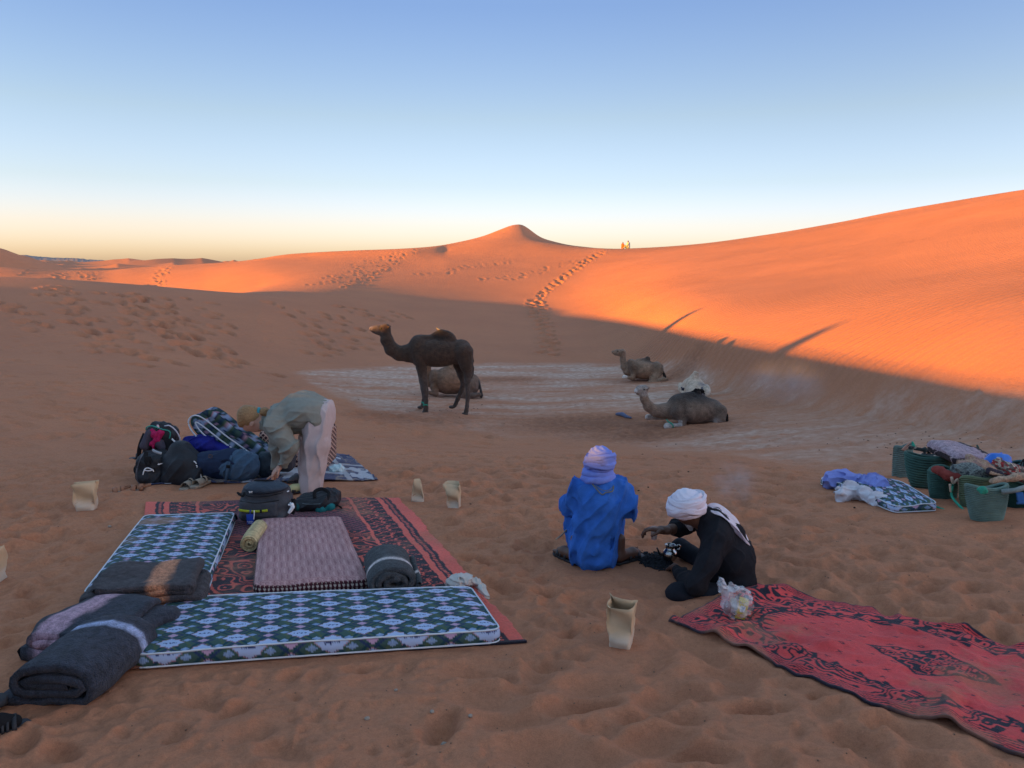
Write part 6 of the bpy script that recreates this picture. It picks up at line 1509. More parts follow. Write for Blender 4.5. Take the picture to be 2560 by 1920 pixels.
def edge_person():
    """someone standing just outside the left edge: only a sandalled foot and trouser leg show"""
    toe = hit(66, 1822); ang = math.radians(32); heel = toe-np.array([math.cos(ang), math.sin(ang), 0])*.27; heel[2] = gz(heel[0], heel[1])
    t = empty('person', heel, 'person at the left edge of view, only one dark sandalled foot showing', 'person')
    sock = cloth('black_sock', (.012, .012, .014), .95)
    sandal('sandal', heel+np.array([0, 0, .004]), ang, .29, cloth('grey_rubber_sole', (.05, .055, .065), .7, .2), M_RUBBER, t, straps=((.40, .03), (.66, .012), (.72, .012), (.80, .02)), foot=sock, sock=True, thick=.028)
    h = heel+np.array([.02, .0, 0]); o = np.array([-.20, .16, 0]); hip = h+np.array([-.12, .06, .90]); h2 = heel+o; h2[2] = gz(h2[0], h2[1])
    sandal('sandal', h2+np.array([0, 0, .004]), ang+.15, .29, cloth('grey_rubber_sole2', (.05, .055, .065), .7, .2), M_RUBBER, t, straps=((.40, .03), (.72, .012), (.80, .02)), foot=sock, sock=True, thick=.028)
    sk = M_SKIN_L; A = lambda x, y, z: hip+np.array([x*math.cos(ang)-y*math.sin(ang), x*math.sin(ang)+y*math.cos(ang), z])   # x forward, y to the person's left
    legs = [(h, -.09), (h2, .09)]
    P_ = []
    for f_, y_ in legs: P_ += chain([f_+[0, 0, .10], lerp(f_, A(.03, y_, 0), .5)*[1, 1, 0]+[0, 0, f_[2]+.48], A(0, y_, 0)], [.038, .055, .085])
    P_ += [('c', A(0, 0, .05), A(0, 0, .45), .12, .13), ('c', A(0, -.13, .47), A(0, .13, .47), .07, .07), ('c', A(0, 0, .5), A(.01, 0, .60), .055, .055), ('e', A(.02, 0, .70), np.array([.09, .085, .115]), E_),
           ('c', A(.10, 0, .70), A(.118, 0, .68), .014, .016, .008), ('c', A(.09, 0, .635), A(.095, 0, .63), .022, .02, .01)]
    for s_ in (-1, 1): P_ += chain([A(0, s_*.19, .46), A(-.03, s_*.24, .18), A(.06, s_*.24, -.06)], [.055, .042, .03])+[('e', A(.01, s_*.088, .69), np.array([.02, .015, .028]), E_, .006)]
    blob('body', P_, .012, sk, t, .02)
    for s_ in (-1, 1):
        link('eye', lathe_me([(.0001, -.010), (.010, 0), (.0001, .010)], A(.096, s_*.032, .715), 8, 'eye'), M_EYE, t)
        hand('hand', A(.06, s_*.24, -.06), (.2*math.cos(ang), .2*math.sin(ang), -1), (s_*math.sin(ang), -s_*math.cos(ang), 0), .18, sk, t, .35, s_)
    T_ = []
    for f_, y_ in legs: T_ += chain([f_+[0, 0, .09], lerp(f_, A(.03, y_, 0), .5)*[1, 1, 0]+[0, 0, f_[2]+.48], A(0, y_, 0)], [.062, .080, .115])
    blob('trousers', T_+[('c', A(0, -.05, .02), A(0, .05, .08), .135, .13)], .010, M_BLACK2, t, .03, folds(.018, 9, 4))
    J_ = [('c', A(0, 0, .06), A(0, 0, .42), .15, .155), ('c', A(0, -.12, .45), A(0, .12, .45), .095, .095)]
    for s_ in (-1, 1): J_ += chain([A(0, s_*.19, .45), A(-.03, s_*.24, .18), A(.045, s_*.24, -.02)], [.082, .062, .048])
    blob('jacket', J_, .010, M_NAVY, t, .03, folds(.022, 10, 5))
    blob('hair', [('e', A(-.005, 0, .735), np.array([.10, .097, .10]), E_)], .008, M_HAIR, t, cut=lambda Q: (Q-A(.045, 0, .70))@np.array([math.cos(ang), math.sin(ang), -.55]), disp=folds(.01, 30, 9), it=1)
edge_person()

# ------------------------------------------------------------------ paper bags
def kraft():
    m = cloth('kraft_paper', (.6, .4, .2), .85, .12, 14, .35, attr='Col'); n = m.node_tree.nodes; l = m.node_tree.links; b = n['Principled BSDF']
    b.inputs['Subsurface Weight'].default_value = .0
    return m
M_KRAFT = kraft()
def paper_bag(label, X, Y, h, w, d, rz, seed, pinch=0.0, lean=(0, 0), flare=.08):
    rs = random.Random(seed); p = on(X, Y); nz_, per = 12, 32; rows = []
    for i in range(nz_+1):
        f = i/nz_; ww = w/2*lerp(.80, 1+flare, f)*(1-pinch*f); dd = d/2*lerp(1.0, .75, f)*(1-pinch*.9*f); ring = []
        for k in range(per):
            a = 2*math.pi*k/per; ca, sa = math.cos(a), math.sin(a); e = .22
            x = ww*math.copysign(abs(ca)**e, ca); y = dd*math.copysign(abs(sa)**e, sa)
            if abs(x) > ww*.9: x -= math.copysign(.16*w*(1-abs(y)/max(dd, 1e-6))*sstep(.25, .8, f)*.5, x)      # gusset folds in
            bulge = 1+.03*math.sin(f*7+k*.4+seed)+.22*(vnoise(np.array([k*.33]), np.array([f*3.5+seed]), seed)[0]-.5)*(.3+f)
            zz = f*h*(1+.05*math.sin(a+seed*2)*f)+(.05*h*math.sin(a*2+seed) if i == nz_ else 0)*.6
            x2 = x*bulge+lean[0]*f*f; y2 = y*bulge+lean[1]*f*f+(.020*math.sin(f*8+math.cos(a)*3+seed)+.02*(vnoise(np.array([ca*2+seed]), np.array([f*5]), seed+2)[0]-.5))*(f > .1)
            ring.append((x2*math.cos(rz)-y2*math.sin(rz)+p[0], x2*math.sin(rz)+y2*math.cos(rz)+p[1], p[2]-.01+zz))
        rows.append(ring)
    V = np.array(rows).reshape(-1, 3); me = mesh_np(V, grid_faces(nz_+1, per, wrap=True), 'paper_bag')
    fz = np.repeat(np.arange(nz_+1)/nz_, per); kk = sstep(.22, .48, fz+.25*(vnoise(V[:, 0]*30+V[:, 1]*20, V[:, 2]*25, seed)-.5))[:, None]
    set_attr(me, 'Col', np.array([.60, .49, .38])*(1-kk)+np.array([.56, .40, .25])*kk, 'FLOAT_COLOR')
    o = link('paper_bag', me, M_KRAFT, None, smooth=False); md = o.modifiers.new('thick', 'SOLIDIFY'); md.thickness = .0018
    cr = bpy.data.meshes.new('sand_fill'); V2 = np.array(rows[4]); c2 = V2.mean(0); n = len(V2)
    cr.from_pydata(np.vstack([lerp(V2, c2, .06), c2+[0, 0, .02]]).tolist(), [], [(i, (i+1) % n, n) for i in range(n)])
    tag(o, label, 'paper bag', 'paper bags standing on the sand'); link('sand_fill', cr, bpy.data.materials['sand'], o)
    o.data.materials.clear(); o.data.materials.append(M_KRAFT)
    return o
def sz(X, Y, px): p = hit(X, Y); return px*np.hypot(p[1], p[2])/FPX
paper_bag('tan paper bag standing alone on the sand in front of the seated men', 1552, 1610, sz(1552, 1610, 112), sz(1552, 1610, 62), .11, -.35, 3, flare=.12)
paper_bag('tan paper bag on the left, between the sandals and the rug corner', 217, 1274, sz(217, 1274, 72), sz(217, 1274, 50), .10, .15, 4, flare=.15)
paper_bag('small pinched pale paper bag right of the rug, left of two', 1044, 1250, sz(1044, 1250, 56), sz(1044, 1250, 40), .10, .1, 5, pinch=.62)
paper_bag('open tan paper bag right of the rug, right of two', 1136, 1268, sz(1136, 1268, 62), sz(1136, 1268, 34), .08, -.2, 6, lean=(-.02, 0), flare=.2)
paper_bag('tan paper bag cut off by the left edge of the view', -14, 1452, sz(0, 1450, 84), sz(0, 1450, 50), .11, .1, 7)

# crumpled white wrapper at the mattress corner
c = on(1160, 1478)
tag(blob('wrapper', [('e', c+np.array([-.03, .03, .05]), np.array([.08, .06, .035]), rotm('Y', -.2)), ('c', c+np.array([.02, .05, .06]), c+np.array([.12, .02, .02]), .022, .016), ('c', c+np.array([.11, -.03, .02]), c+np.array([.14, -.10, .01]), .02, .012)], .0045, plain('greyish_wrapper', (.50, .46, .42), .5, .4, bump=.5), None, .012,
         lambda Q: -.016*(1-np.abs(2*vnoise(Q[:, 0]*36+Q[:, 1]*9, Q[:, 2]*50+Q[:, 0]*8, 3)-1))**2, it=0), 'crumpled whitish paper wrapping lying behind the corner of the front mattress', 'wrapping')
# plastic bag with the yellow box by the carpet corner
def shopping():
    Z = Zoom(1380, 1090, 3.53, 4.02); u = Z.u; base = Z(1640, 1590); base[2] = gz(base[0], base[1])
    t = empty('plastic_bag', base, 'see through plastic bag holding a yellow box beside the carpet corner', 'plastic bag')
    R_ = rotm('Y', .22)@rotm('Z', -.3)
    cy = Z(1675, 1525)
    link('yellow_box', box_me(cy, (42*u, .035, 88*u), R_, .002), plain('yellow_card', (.62, .42, .02), .45, .5), t)
    f = lambda a, b, d: cy+R_@np.array([a*u, d, b*u])
    link('box_panel', box_me(f(4, 22, -.0362), (21*u, .0006, 26*u), R_), M_WHITE, t, smooth=False)
    for k in range(9): link('box_print', box_me(f(-10+k*3, 22, -.0375), (.55*u*(1+(k % 3)), .0004, 18*u), R_), plain('black_print', (.02, .02, .02), .5), t, smooth=False) if k % 2 == 0 else None
    link('box_print', box_me(f(-2, -45, -.0366), (30*u, .0005, 14*u), R_), plain('orange_print', (.62, .25, .05), .5), t, smooth=False)
    blob('beige_packet', [('b', Z(1615, 1500, .03), np.array([30*u, .03, 45*u]), .01, rotm('Y', .3))], .005, plain('beige_packet', (.45, .30, .20), .6), t, .01)
    blob('dark_tin', [('c', Z(1550, 1490, .0), Z(1545, 1540, 0), 36*u, 36*u)], .005, plain('red_brown_tin', (.20, .06, .05), .35, .5), t, .01)
    m, n, l, b = new_mat('clear_film'); b.inputs['Base Color'].default_value = (.85, .87, .92, 1); b.inputs['Roughness'].default_value = .2; b.inputs['Alpha'].default_value = .38; b.inputs['Specular IOR Level'].default_value = .8
    nz = n.new('ShaderNodeTexNoise'); nz.inputs['Scale'].default_value = 18; nz.inputs['Detail'].default_value = 5; tc = n.new('ShaderNodeTexCoord'); l.new(tc.outputs['Object'], nz.inputs[0])
    mr = n.new('ShaderNodeMapRange'); mr.inputs[1].default_value = .35; mr.inputs[2].default_value = .65; mr.inputs[3].default_value = .04; mr.inputs[4].default_value = .50; l.new(nz.outputs[0], mr.inputs[0]); l.new(mr.outputs[0], b.inputs['Alpha'])
    P_ = [('e', Z(1610, 1500), np.array([105*u, .06, 105*u]), rotm('Y', .3)), ('e', Z(1690, 1480), np.array([70*u, .06, 110*u]), rotm('Y', .1)), ('c', Z(1540, 1400), Z(1500, 1330), 40*u, 26*u), ('c', Z(1500, 1330), Z(1498, 1270), 18*u, 14*u), ('c', Z(1560, 1360), Z(1575, 1315), 24*u, 12*u),
          ('c', Z(1690, 1380), Z(1600, 1370), 40*u, 40*u)]
    blob('film', P_, .0042, m, t, .02, lambda Q: -.014*(1-np.abs(2*vnoise(Q[:, 0]*30+Q[:, 1]*9, Q[:, 2]*34+Q[:, 0]*12, 13)-1))**2, it=0)
    blob('twisted_corner', chain([Z(1590, 1650), Z(1630, 1635), Z(1685, 1635)], [12*u, 16*u, 12*u]), .004, M_CLEAR, t, .01, folds(.006, 50, 3))
shopping()

# ------------------------------------------------------------------ tea: pot, glass, embers
def tea():
    Z = Zoom(1380, 1090, 3.53, 4.93); u = Z.u; c = Z(1040, 1088); g = c[2]
    t = empty('teapot', c, 'small silver teapot standing on the charcoal before the seated man', 'teapot')
    steel = plain('brushed_steel', (.42, .40, .38), .22, .5, metallic=1, bump=.05)
    r = 68*u; H = lambda zy: Z(1040, zy)[2]-g
    prof = [(.0001, 0), (r*.72, .0), (r*.80, H(1080)), (r*.98, H(1060)), (r*1.03, H(1038)), (r*.95, H(1015)), (r*.72, H(998)), (r*.60, H(988)), (r*.60, H(972)), (r*.70, H(960)), (r*.72, H(958)), (r*.64, H(960)), (r*.56, H(975)), (r*.56, H(990)), (.0001, H(995))]
    link('body', lathe_me([(a, b) for a, b in prof], c, 32, 'body'), steel, t)
    tube('handle', [Z(1095, 972), Z(1120, 962), Z(1132, 980), Z(1122, 1000), Z(1105, 1003)], .006, steel, t, 8, 14)
    tube('spout', [Z(985, 1050), Z(950, 1040), Z(935, 1005), Z(925, 985)], np.array([.012, .009, .006, .005]), plain('sooty_steel', (.03, .03, .03), .4, .5, metallic=.6), t, 8, 4)
    gz0 = GLASS+np.array([0, 0, -.035])
    t2 = empty('tea_glass', gz0, 'small glass of amber tea held in the seated man\'s hand', 'glass')
    mg, n, l, b = new_mat('clear_glass'); b.inputs['Base Color'].default_value = (.9, .9, .9, 1); b.inputs['Roughness'].default_value = .05; b.inputs['Alpha'].default_value = .30
    rr = 30*u
    link('glass_wall', lathe_me([(.0001, 0), (rr*.85, .0), (rr*1.05, .085), (rr*1.0, .085), (rr*.80, .004), (.0001, .004)], gz0, 20, 'glass_wall'), mg, t2)
    link('tea', lathe_me([(.0001, .005), (rr*.78, .005), (rr*.88, .045), (.0001, .045)], gz0, 20, 'tea'), plain('amber_tea', (.24, .045, .012), .15, .5), t2)
    link('foam', lathe_me([(.0001, .046), (rr*.88, .046), (rr*.92, .060), (.0001, .060)], gz0, 20, 'foam'), plain('pale_foam', (.62, .52, .42), .8, .2), t2)
    # embers
    rs = random.Random(4); bm = bmesh.new(); cc = hit(1380+900/3.53, 1090+1110/3.53)
    for k in range(900):
        f = rs.gauss(0, .42); px = 900+f*170+rs.gauss(0, 30); py = 1105+f*55+rs.gauss(0, 26)
        if not 730 < px < 1075: continue
        p = hit(1380+px/3.53, 1090+py/3.53); s = rs.uniform(.004, .013)
        hgt = .035*math.exp(-((px-920)/120)**2-((py-1105)/40)**2)*rs.random()
        m = Matrix.Translation((p[0], p[1], gz(p[0], p[1])+s*.3+hgt)) @ Matrix.Rotation(rs.uniform(0, 6.3), 4, 'Z') @ Matrix.Rotation(rs.uniform(-.6, .6), 4, 'X') @ Matrix.Diagonal((s*rs.uniform(1, 2.2), s*.7, s*.6, 1))
        bmesh.ops.create_icosphere(bm, subdivisions=1, radius=1, matrix=m)
    for v in bm.verts: v.co += Vector((rs.uniform(-1, 1), rs.uniform(-1, 1), rs.uniform(-1, 1)))*.0035
    me = bpy.data.meshes.new('charcoal'); bm.to_mesh(me); bm.free()
    mc = cloth('charcoal', (.02, .021, .025), .9, .6, 60, .5, fine=200)
    tag(link('charcoal', me, mc, None, smooth=False), 'heap of black charcoal on the sand under the teapot', 'charcoal', kind='stuff')
    p0 = Z(40, 935, .1); p1 = Z(160, 925, .3)
    tag(tube('stick', [Z(38, 936, .05), Z(110, 930, .15), Z(220, 915, .35)], .006, plain('pale_wood', (.42, .30, .20), .8), None, 6, 6), 'pale thin stick poking out left of the man in blue', 'stick')
tea()

# ------------------------------------------------------------------ baskets at the right
M_BASKET = cloth('green_plaited_plastic', (.135, .205, .175), .85, .35, 14, .6, fine=260)
M_BASKET2 = cloth('dark_green_plaited', (.055, .120, .098), .85, .35, 14, .6, fine=260)
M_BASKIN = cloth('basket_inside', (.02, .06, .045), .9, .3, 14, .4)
def basket(label, yw, rim, bot, ry, mat, n_rib=15, squash=.62, droop=0.0, seed=1, yw_over=None):
    """rim and bot are (zx0, zx1, zy) in the enlarged detail: a pannier of plaited coils, open above"""
    u = Zoom(2020, 1080, 4.096, yw).u; r1 = (rim[1]-rim[0])/2*u; r0 = (bot[1]-bot[0])/2*u
    yw = yw_over or hit(2020+(bot[0]+bot[1])/2/4.096, 1080+bot[2]/4.096)[1]+r0*squash
    Z = Zoom(2020, 1080, 4.096, yw); u = Z.u; r1 = (rim[1]-rim[0])/2*u; r0 = (bot[1]-bot[0])/2*u
    c1 = Z((rim[0]+rim[1])/2, rim[2]); c0 = Z((bot[0]+bot[1])/2, bot[2]); g = gz(c0[0], c0[1]); c0[2] = g-.005; h = c1[2]-c0[2]
    t = empty('basket', c0, label, 'basket', 'plaited green baskets at the right')
    nr = n_rib*6; per = 56; V = []
    for side in (0, 1):
        for i in range(nr+1):
            f = i/nr if not side else 1-i/nr; rr = lerp(r0, r1, f**.75)*(1+.05*math.sin(f*math.pi)); bump_ = .017*abs(math.sin(f*n_rib*math.pi))**.7-.018
            if side: bump_ = -.020
            a = np.linspace(0, 2*math.pi, per, endpoint=False); w = 1+.035*np.sin(a*3+seed)+.03*np.sin(a*2+seed*2+f*2)
            z = lerp(c0[2]+.012*side, c1[2], f)+droop*f*np.sin(a+seed)*.5-.02*f*np.cos(2*a+seed)
            V.append(np.stack([lerp(c0[0], c1[0], f)+(rr*w+bump_)*np.cos(a), lerp(c0[1], c1[1], f)+(rr*w*squash+bump_)*np.sin(a), z], -1))
    V = np.array(V); outer = V[:nr+1]; inner = V[nr+1:]
    me = mesh_np(np.vstack([outer.reshape(-1, 3), outer[0].mean(0)[None]]), np.vstack([grid_faces(nr+1, per, wrap=True)]), 'wall')
    link('wall', me, mat, t)
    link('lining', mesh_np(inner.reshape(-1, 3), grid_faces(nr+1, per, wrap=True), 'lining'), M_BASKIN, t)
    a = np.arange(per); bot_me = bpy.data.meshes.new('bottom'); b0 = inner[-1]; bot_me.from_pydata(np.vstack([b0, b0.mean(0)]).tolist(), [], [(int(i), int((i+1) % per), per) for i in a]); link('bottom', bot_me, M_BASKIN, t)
    tube('rim', outer[-1], .013, mat, t, 8, closed=True)
    return t, Z
t1, Zb = basket('pale green basket at the back left of the basket group', 8.3, (868, 1075, 150), (850, 1055, 470), 0, cloth('pale_green_plaited', (.14, .20, .18), .7, .35, 14, .6), 17, .5, .03, 2)
for a in ([(920, 165), (955, 130), (1000, 90), (1030, 85)], [(935, 170), (975, 140), (1010, 120)]): tube('handle', [Zb(x, y, -.1) for x, y in a], .012, cloth('pinkish_rope', (.42, .25, .19), .9), t1, 6, 8)
tube('rope', [Zb(1020, 80, -.1), Zb(1030, 110, -.12), Zb(1035, 150, -.14), Zb(1018, 100, -.12)], .014, M_GREEN, t1, 6, 10)
blob('blue_knot', [('c', Zb(985, 205, -.2), Zb(1015, 215, -.2), .03, .03)], .008, cloth('blue_rag', (.02, .06, .22), .9), t1, .01, folds(.01, 30, 3))
t2, Zb = basket('large dark green basket with a wide open mouth, second from the left', 7.55, (985, 1470, 245), (1070, 1330, 580), 0, M_BASKET2, 13, .62, .05, 4)
t3, Zb = basket('dark green basket with red cloth over its rim, in the middle of the group', 6.9, (1235, 1545, 390), (1245, 1530, 690), 0, M_BASKET2, 15, .55, .02, 6)
redc = cloth('red_cloth', (.24, .045, .035), .9, .2, 30, .4)
blob('red_cloth', chain([Zb(1240, 345, -.12), Zb(1300, 385, -.2), Zb(1400, 400, -.24), Zb(1530, 425, -.22)], [.035, .04, .038, .03]), .008, redc, t3, .02, folds(.015, 20, 8, (1, 0, 0)), it=1)
for a in ([(1280, 370), (1295, 430), (1330, 400), (1345, 395)], [(1350, 395), (1360, 480), (1358, 570)], [(1265, 440), (1275, 515)]): tube('strap', [Zb(x, y, -.29) for x, y in a], .011, cloth('cream_webbing', (.50, .36, .26), .9), t3, 6, 10)
tube('rope', [Zb(1400, 395, -.26), Zb(1375, 400, -.29), Zb(1385, 520, -.30), Zb(1405, 640, -.30), Zb(1370, 695, -.32), Zb(1200, 665, -.5), Zb(1050, 625, -.35), Zb(1100, 640, -.4), Zb(1280, 665, -.5), Zb(1275, 560, -.31), Zb(1285, 440, -.30)], .011, M_GREEN, t3, 6, 90)
t4, Zb = basket('olive green basket joined behind the front basket', 6.35, (1540, 1900, 455), (1560, 1800, 775), 0, cloth('olive_plaited', (.12, .155, .09), .7, .35, 14, .6), 16, .55, .03, 8)
t5, Zb = basket('front green ribbed basket, nearest of the group', 5.95, (1600, 2035, 560), (1655, 1990, 920), 0, M_BASKET, 19, .60, .04, 3)
blob('rope_knot', chain([Zb(1590, 510, -.2), Zb(1625, 500, -.22), Zb(1650, 525, -.22), Zb(1610, 535, -.22)], [.012, .014, .012, .010]), .006, M_GREEN, t5, .01, folds(.01, 40, 3))
tube('handle', [Zb(1900, 575, -.1), Zb(2000, 545, -.14), Zb(2100, 540, -.1), Zb(2250, 560, 0)], .020, cloth('grey_plait', (.20, .23, .22), .9, .3, 60), t5, 8, 20)
for k in range(6): tube('tassel', [Zb(2040+k*9, 575, -.12), Zb(2050+k*9, 640, -.12), Zb(2045+k*12, 690-5*(k % 2), -.12)], .010, cloth('blue_tassel', (.05, .16, .42), .9), t5, 6, 6)
t6, Zb = basket('very dark green basket at the right edge of the group', 6.3, (2020, 2420, 560), (2030, 2350, 790), 0, cloth('blackish_green_plaited', (.012, .045, .035), .7, .35, 14, .6), 14, .6, .03, 5)
t7, Zb = basket('grey blue basket behind the patterned bundles at the right', 7.4, (1880, 2200, 320), (1900, 2180, 560), 0, cloth('bluish_plaited', (.06, .13, .14), .7, .3, 14, .5), 14, .6, .03, 9)
tube('handle', [Zb(2110, 330, -.1), Zb(2150, 255, -.1), Zb(2150, 340, -.1)], .008, M_STRAP, t7, 6, 10)
tag(tube('rope_end', [Zoom(2020, 1080, 4.096, 8.0)(1730, 135), Zoom(2020, 1080, 4.096, 8.0)(1745, 165), Zoom(2020, 1080, 4.096, 8.0)(1740, 185)], .010, M_BASKET2, None, 6, 6), 'short green rope end sticking up behind the folded blanket', 'rope')
# bundles lying in and over them
M_BUN = fuzz('bundle_wool')
def bundle(name, label, yw, prims, res, col, disp, k=.03):
    Z = Zoom(2020, 1080, 4.096, yw); me = relax(sdf_mesh(prims(Z, Z.u), res, k, disp, name), 1); set_attr(me, 'Col', col(verts_of(me), Z), 'FLOAT_COLOR')
    return tag(link(name, me, M_BUN), label, name.replace('_', ' '))
def motif(V, s, seed, a, b, w=.2, cut=.0):
    f = vnoise(V[:, 0]*s+V[:, 1]*s*.4, V[:, 2]*s+V[:, 1]*s*.7, seed)+.4*vnoise(V[:, 0]*s*2.3, V[:, 2]*s*2.3+V[:, 1]*s, seed+1); k = np.abs((f*2.6) % 1-.5) < w
    return np.where(k[:, None], np.array(b), np.array(a))
bundle('folded_blanket', 'folded brown and pale pink patterned blanket lying over the baskets', 7.1, lambda Z, u: [('b', Z(1580, 235), np.array([225*u, .26, 62*u]), .055, rotm('Y', .10)), ('b', Z(1560, 190, .05), np.array([190*u, .22, 40*u]), .045, rotm('Y', .06))], .008,
       lambda V, Z: np.where(((V[:, 2] > Z(0, 205)[2]-.03*(V[:, 0]-Z(1560, 0)[0])) & (V[:, 0] < Z(1690, 0)[0]))[:, None], np.array([.42, .30, .34]), motif(V, 9, 3, (.035, .020, .024), (.40, .29, .30), .10)), folds(.014, 10, 5, (1, 0, 0), .5))
bundle('cloth_bundle', 'grey green patterned cloth stuffed in the olive basket', 6.4, lambda Z, u: chain([Z(1560, 365, -.05), Z(1640, 380, -.12), Z(1760, 430, -.12), Z(1850, 470, -.1)], [48*u, 62*u, 60*u, 45*u])+[('e', Z(1680, 430), np.array([150*u, .18, 60*u]), E_)], .008,
       lambda V, Z: motif(V, 26, 9, (.19, .21, .19), (.045, .05, .055), .13), folds(.03, 12, 15, (1, 0, .4), .6))
bundle('cloth_bundle', 'beige cloth heaped between the folded blanket and blue plastic', 6.6, lambda Z, u: chain([Z(1560, 335), Z(1700, 345), Z(1800, 370), Z(1900, 430), Z(1950, 475)], [35*u, 48*u, 55*u, 50*u, 36*u])+chain([Z(1720, 300, .1), Z(1830, 340, .05)], [35*u, 40*u]), .008,
       lambda V, Z: motif(V, 10, 12, (.42, .27, .18), (.36, .21, .17), .15), folds(.03, 12, 17, (.8, 0, -.5), .6))
tag(blob('plastic_sheet', (lambda Z, u: chain([Z(1830, 310), Z(1900, 290), Z(1960, 290), Z(1990, 300)], [25*u, 62*u, 58*u, 30*u])+chain([Z(1920, 300), Z(1940, 375)], [50*u, 35*u]))(Zoom(2020, 1080, 4.096, 6.7), Zoom(2020, 1080, 4.096, 6.7).u), .007, plain('bright_blue_plastic', (.015, .14, .56), .35, .5, bump=.2), None, .03, folds(.05, 10, 27, (1, 0, .8), .5), it=1), 'bright blue plastic crumpled among the bundles', 'plastic sheet')
bundle('tasselled_rug', 'red and white tufted cloth rolled at the far right on the baskets', 6.35, lambda Z, u: chain([Z(1990, 340, .05), Z(2080, 400), Z(2180, 440), Z(2290, 470)], [42*u, 62*u, 60*u, 60*u]), .007,
       lambda V, Z: np.select([hashf(np.floor(V[:, 0]*70), np.floor(V[:, 2]*70), 5)[:, None] < .35, hashf(np.floor(V[:, 0]*70), np.floor(V[:, 2]*70), 5)[:, None] < .62], [np.array([[.36, .03, .03]]), np.array([[.60, .46, .36]])], np.array([[.16, .12, .10]])), lambda Q: -.025*vnoise(Q[:, 0]*60+Q[:, 1]*40, Q[:, 2]*60, 3), .03)
bundle('cloth_roll', 'light tan cloth rolled along the rim of the front basket', 6.1, lambda Z, u: chain([Z(1890, 500), Z(1990, 490), Z(2110, 470), Z(2250, 450)], [24*u, 30*u, 34*u, 36*u])+chain([Z(1940, 430, .1), Z(2040, 455, .1)], [38*u, 34*u]), .007,
       lambda V, Z: np.where((V[:, 1] > 6.17)[:, None], np.array([.03, .022, .035]), np.array([.46, .30, .20])), folds(.012, 14, 37, (1, 0, .2), .5))
bundle('cloth_bundle', 'dark striped cloth lying in the wide dark green basket', 7.6, lambda Z, u: [('e', Z(1290, 300, .0), np.array([150*u, .20, 60*u]), E_), ('c', Z(1100, 185, .1), Z(1300, 215, .1), 20*u, 22*u)], .01, lambda V, Z: motif(V, 8, 22, (.03, .04, .04), (.46, .38, .30), .08), folds(.02, 9, 47))
# mattress with turban cloths at the right
qm = [hit(2050, 1212), hit(2236, 1284), hit(2341, 1279), hit(2150, 1200)]
mattress('mattress', [tuple(p[:2]) for p in qm], .06, (1.45, .62), tick_pat(1.05), lambda l_, z: tick_pat(1.25, (.05, .072))(l_, z), M_TICK, 'blue green mattress with two cloths on it, left of the baskets', 170, 90, .02, dents=.03)
def cloth_heap(label, pts, rr, mat, seed, name='cloth', amp=.055):
    prims = []
    for (X, Y, dz), (X2, Y2, dz2), r in zip(pts[:-1], pts[1:], rr):
        a = on(X, Y, dz+.075); b = on(X2, Y2, dz2+.075); prims.append(('c', a, b, r, r))
    tag(blob(name, prims, .006, mat, None, .03, folds(amp, 13, seed, (1, .3, .3), .8), it=1), label, 'cloth')
cloth_heap('lavender blue turban cloth crumpled at the left end of the far mattress', [(2080, 1222, -.01), (2110, 1222, .02), (2140, 1222, -.01), (2170, 1230, .02), (2190, 1234, .0), (2204, 1238, -.02)], [.055, .04, .06, .05, .035], cloth('lavender_muslin', (.24, .28, .62), .9, .1, 40, .4), 3)
cloth_heap('white cloth crumpled over the near edge of the far mattress', [(2108, 1256, -.04), (2130, 1246, .0), (2160, 1254, .0), (2188, 1262, -.03)], [.035, .045, .038], cloth('white_cotton', (.60, .58, .62), .9, .1, 40, .4), 8, amp=.055)
c = on(1560, 1047); tag(tube('rag', [on(1541, 1040, .03), on(1556, 1045, .05), on(1566, 1046, .03), on(1578, 1048, .02)], np.array([.03, .05, .04, .02]), cloth('faded_blue_rag', (.13, .15, .24), .95, .3), None, 8, 4), 'faded blue rag lying on the clay before the grey brown camel', 'rag')

# ------------------------------------------------------------------ pebbles, droppings
def pebble(X, Y, px, label, m, seed):
    p = on(X, Y); r = px*np.hypot(p[1], p[2])/FPX/2; bm = bmesh.new(); bmesh.ops.create_icosphere(bm, subdivisions=2, radius=r); rs = random.Random(seed)
    for v in bm.verts: v.co = v.co*rs.uniform(.88, 1.1); v.co.z *= .7
    me = bpy.data.meshes.new('pebble'); bm.to_mesh(me); bm.free(); me.transform(Matrix.Translation(Vector(p)+Vector((0, 0, r*.35)))); o = link('pebble', me, m)
    tag(o, label, 'pebble', 'pebbles scattered on the sand')
m_pb = cloth('pale_stone', (.32, .26, .21), .85, .3, 60, .4)
for k, (X, Y, px, lb) in enumerate([(918, 1800, 13, 'pale pebble on smooth foreground sand, leftmost of three in a row'), (1080, 1788, 11, 'pale pebble on smooth foreground sand, middle of three in a row'), (1176, 1800, 11, 'pale pebble on smooth foreground sand, rightmost of three in a row'), (1110, 1850, 15, 'largest pale pebble near the bottom edge of the view'),
                                    (990, 1726, 9, 'small dark pebble below the front mattress'), (274, 1317, 9, 'small white pebble between paper bag and rug'), (1590, 1302, 7, 'tiny white pebble behind the two seated men')]):
    pebble(X, Y, px, lb, m_pb, k)
rs = random.Random(12); bm = bmesh.new()
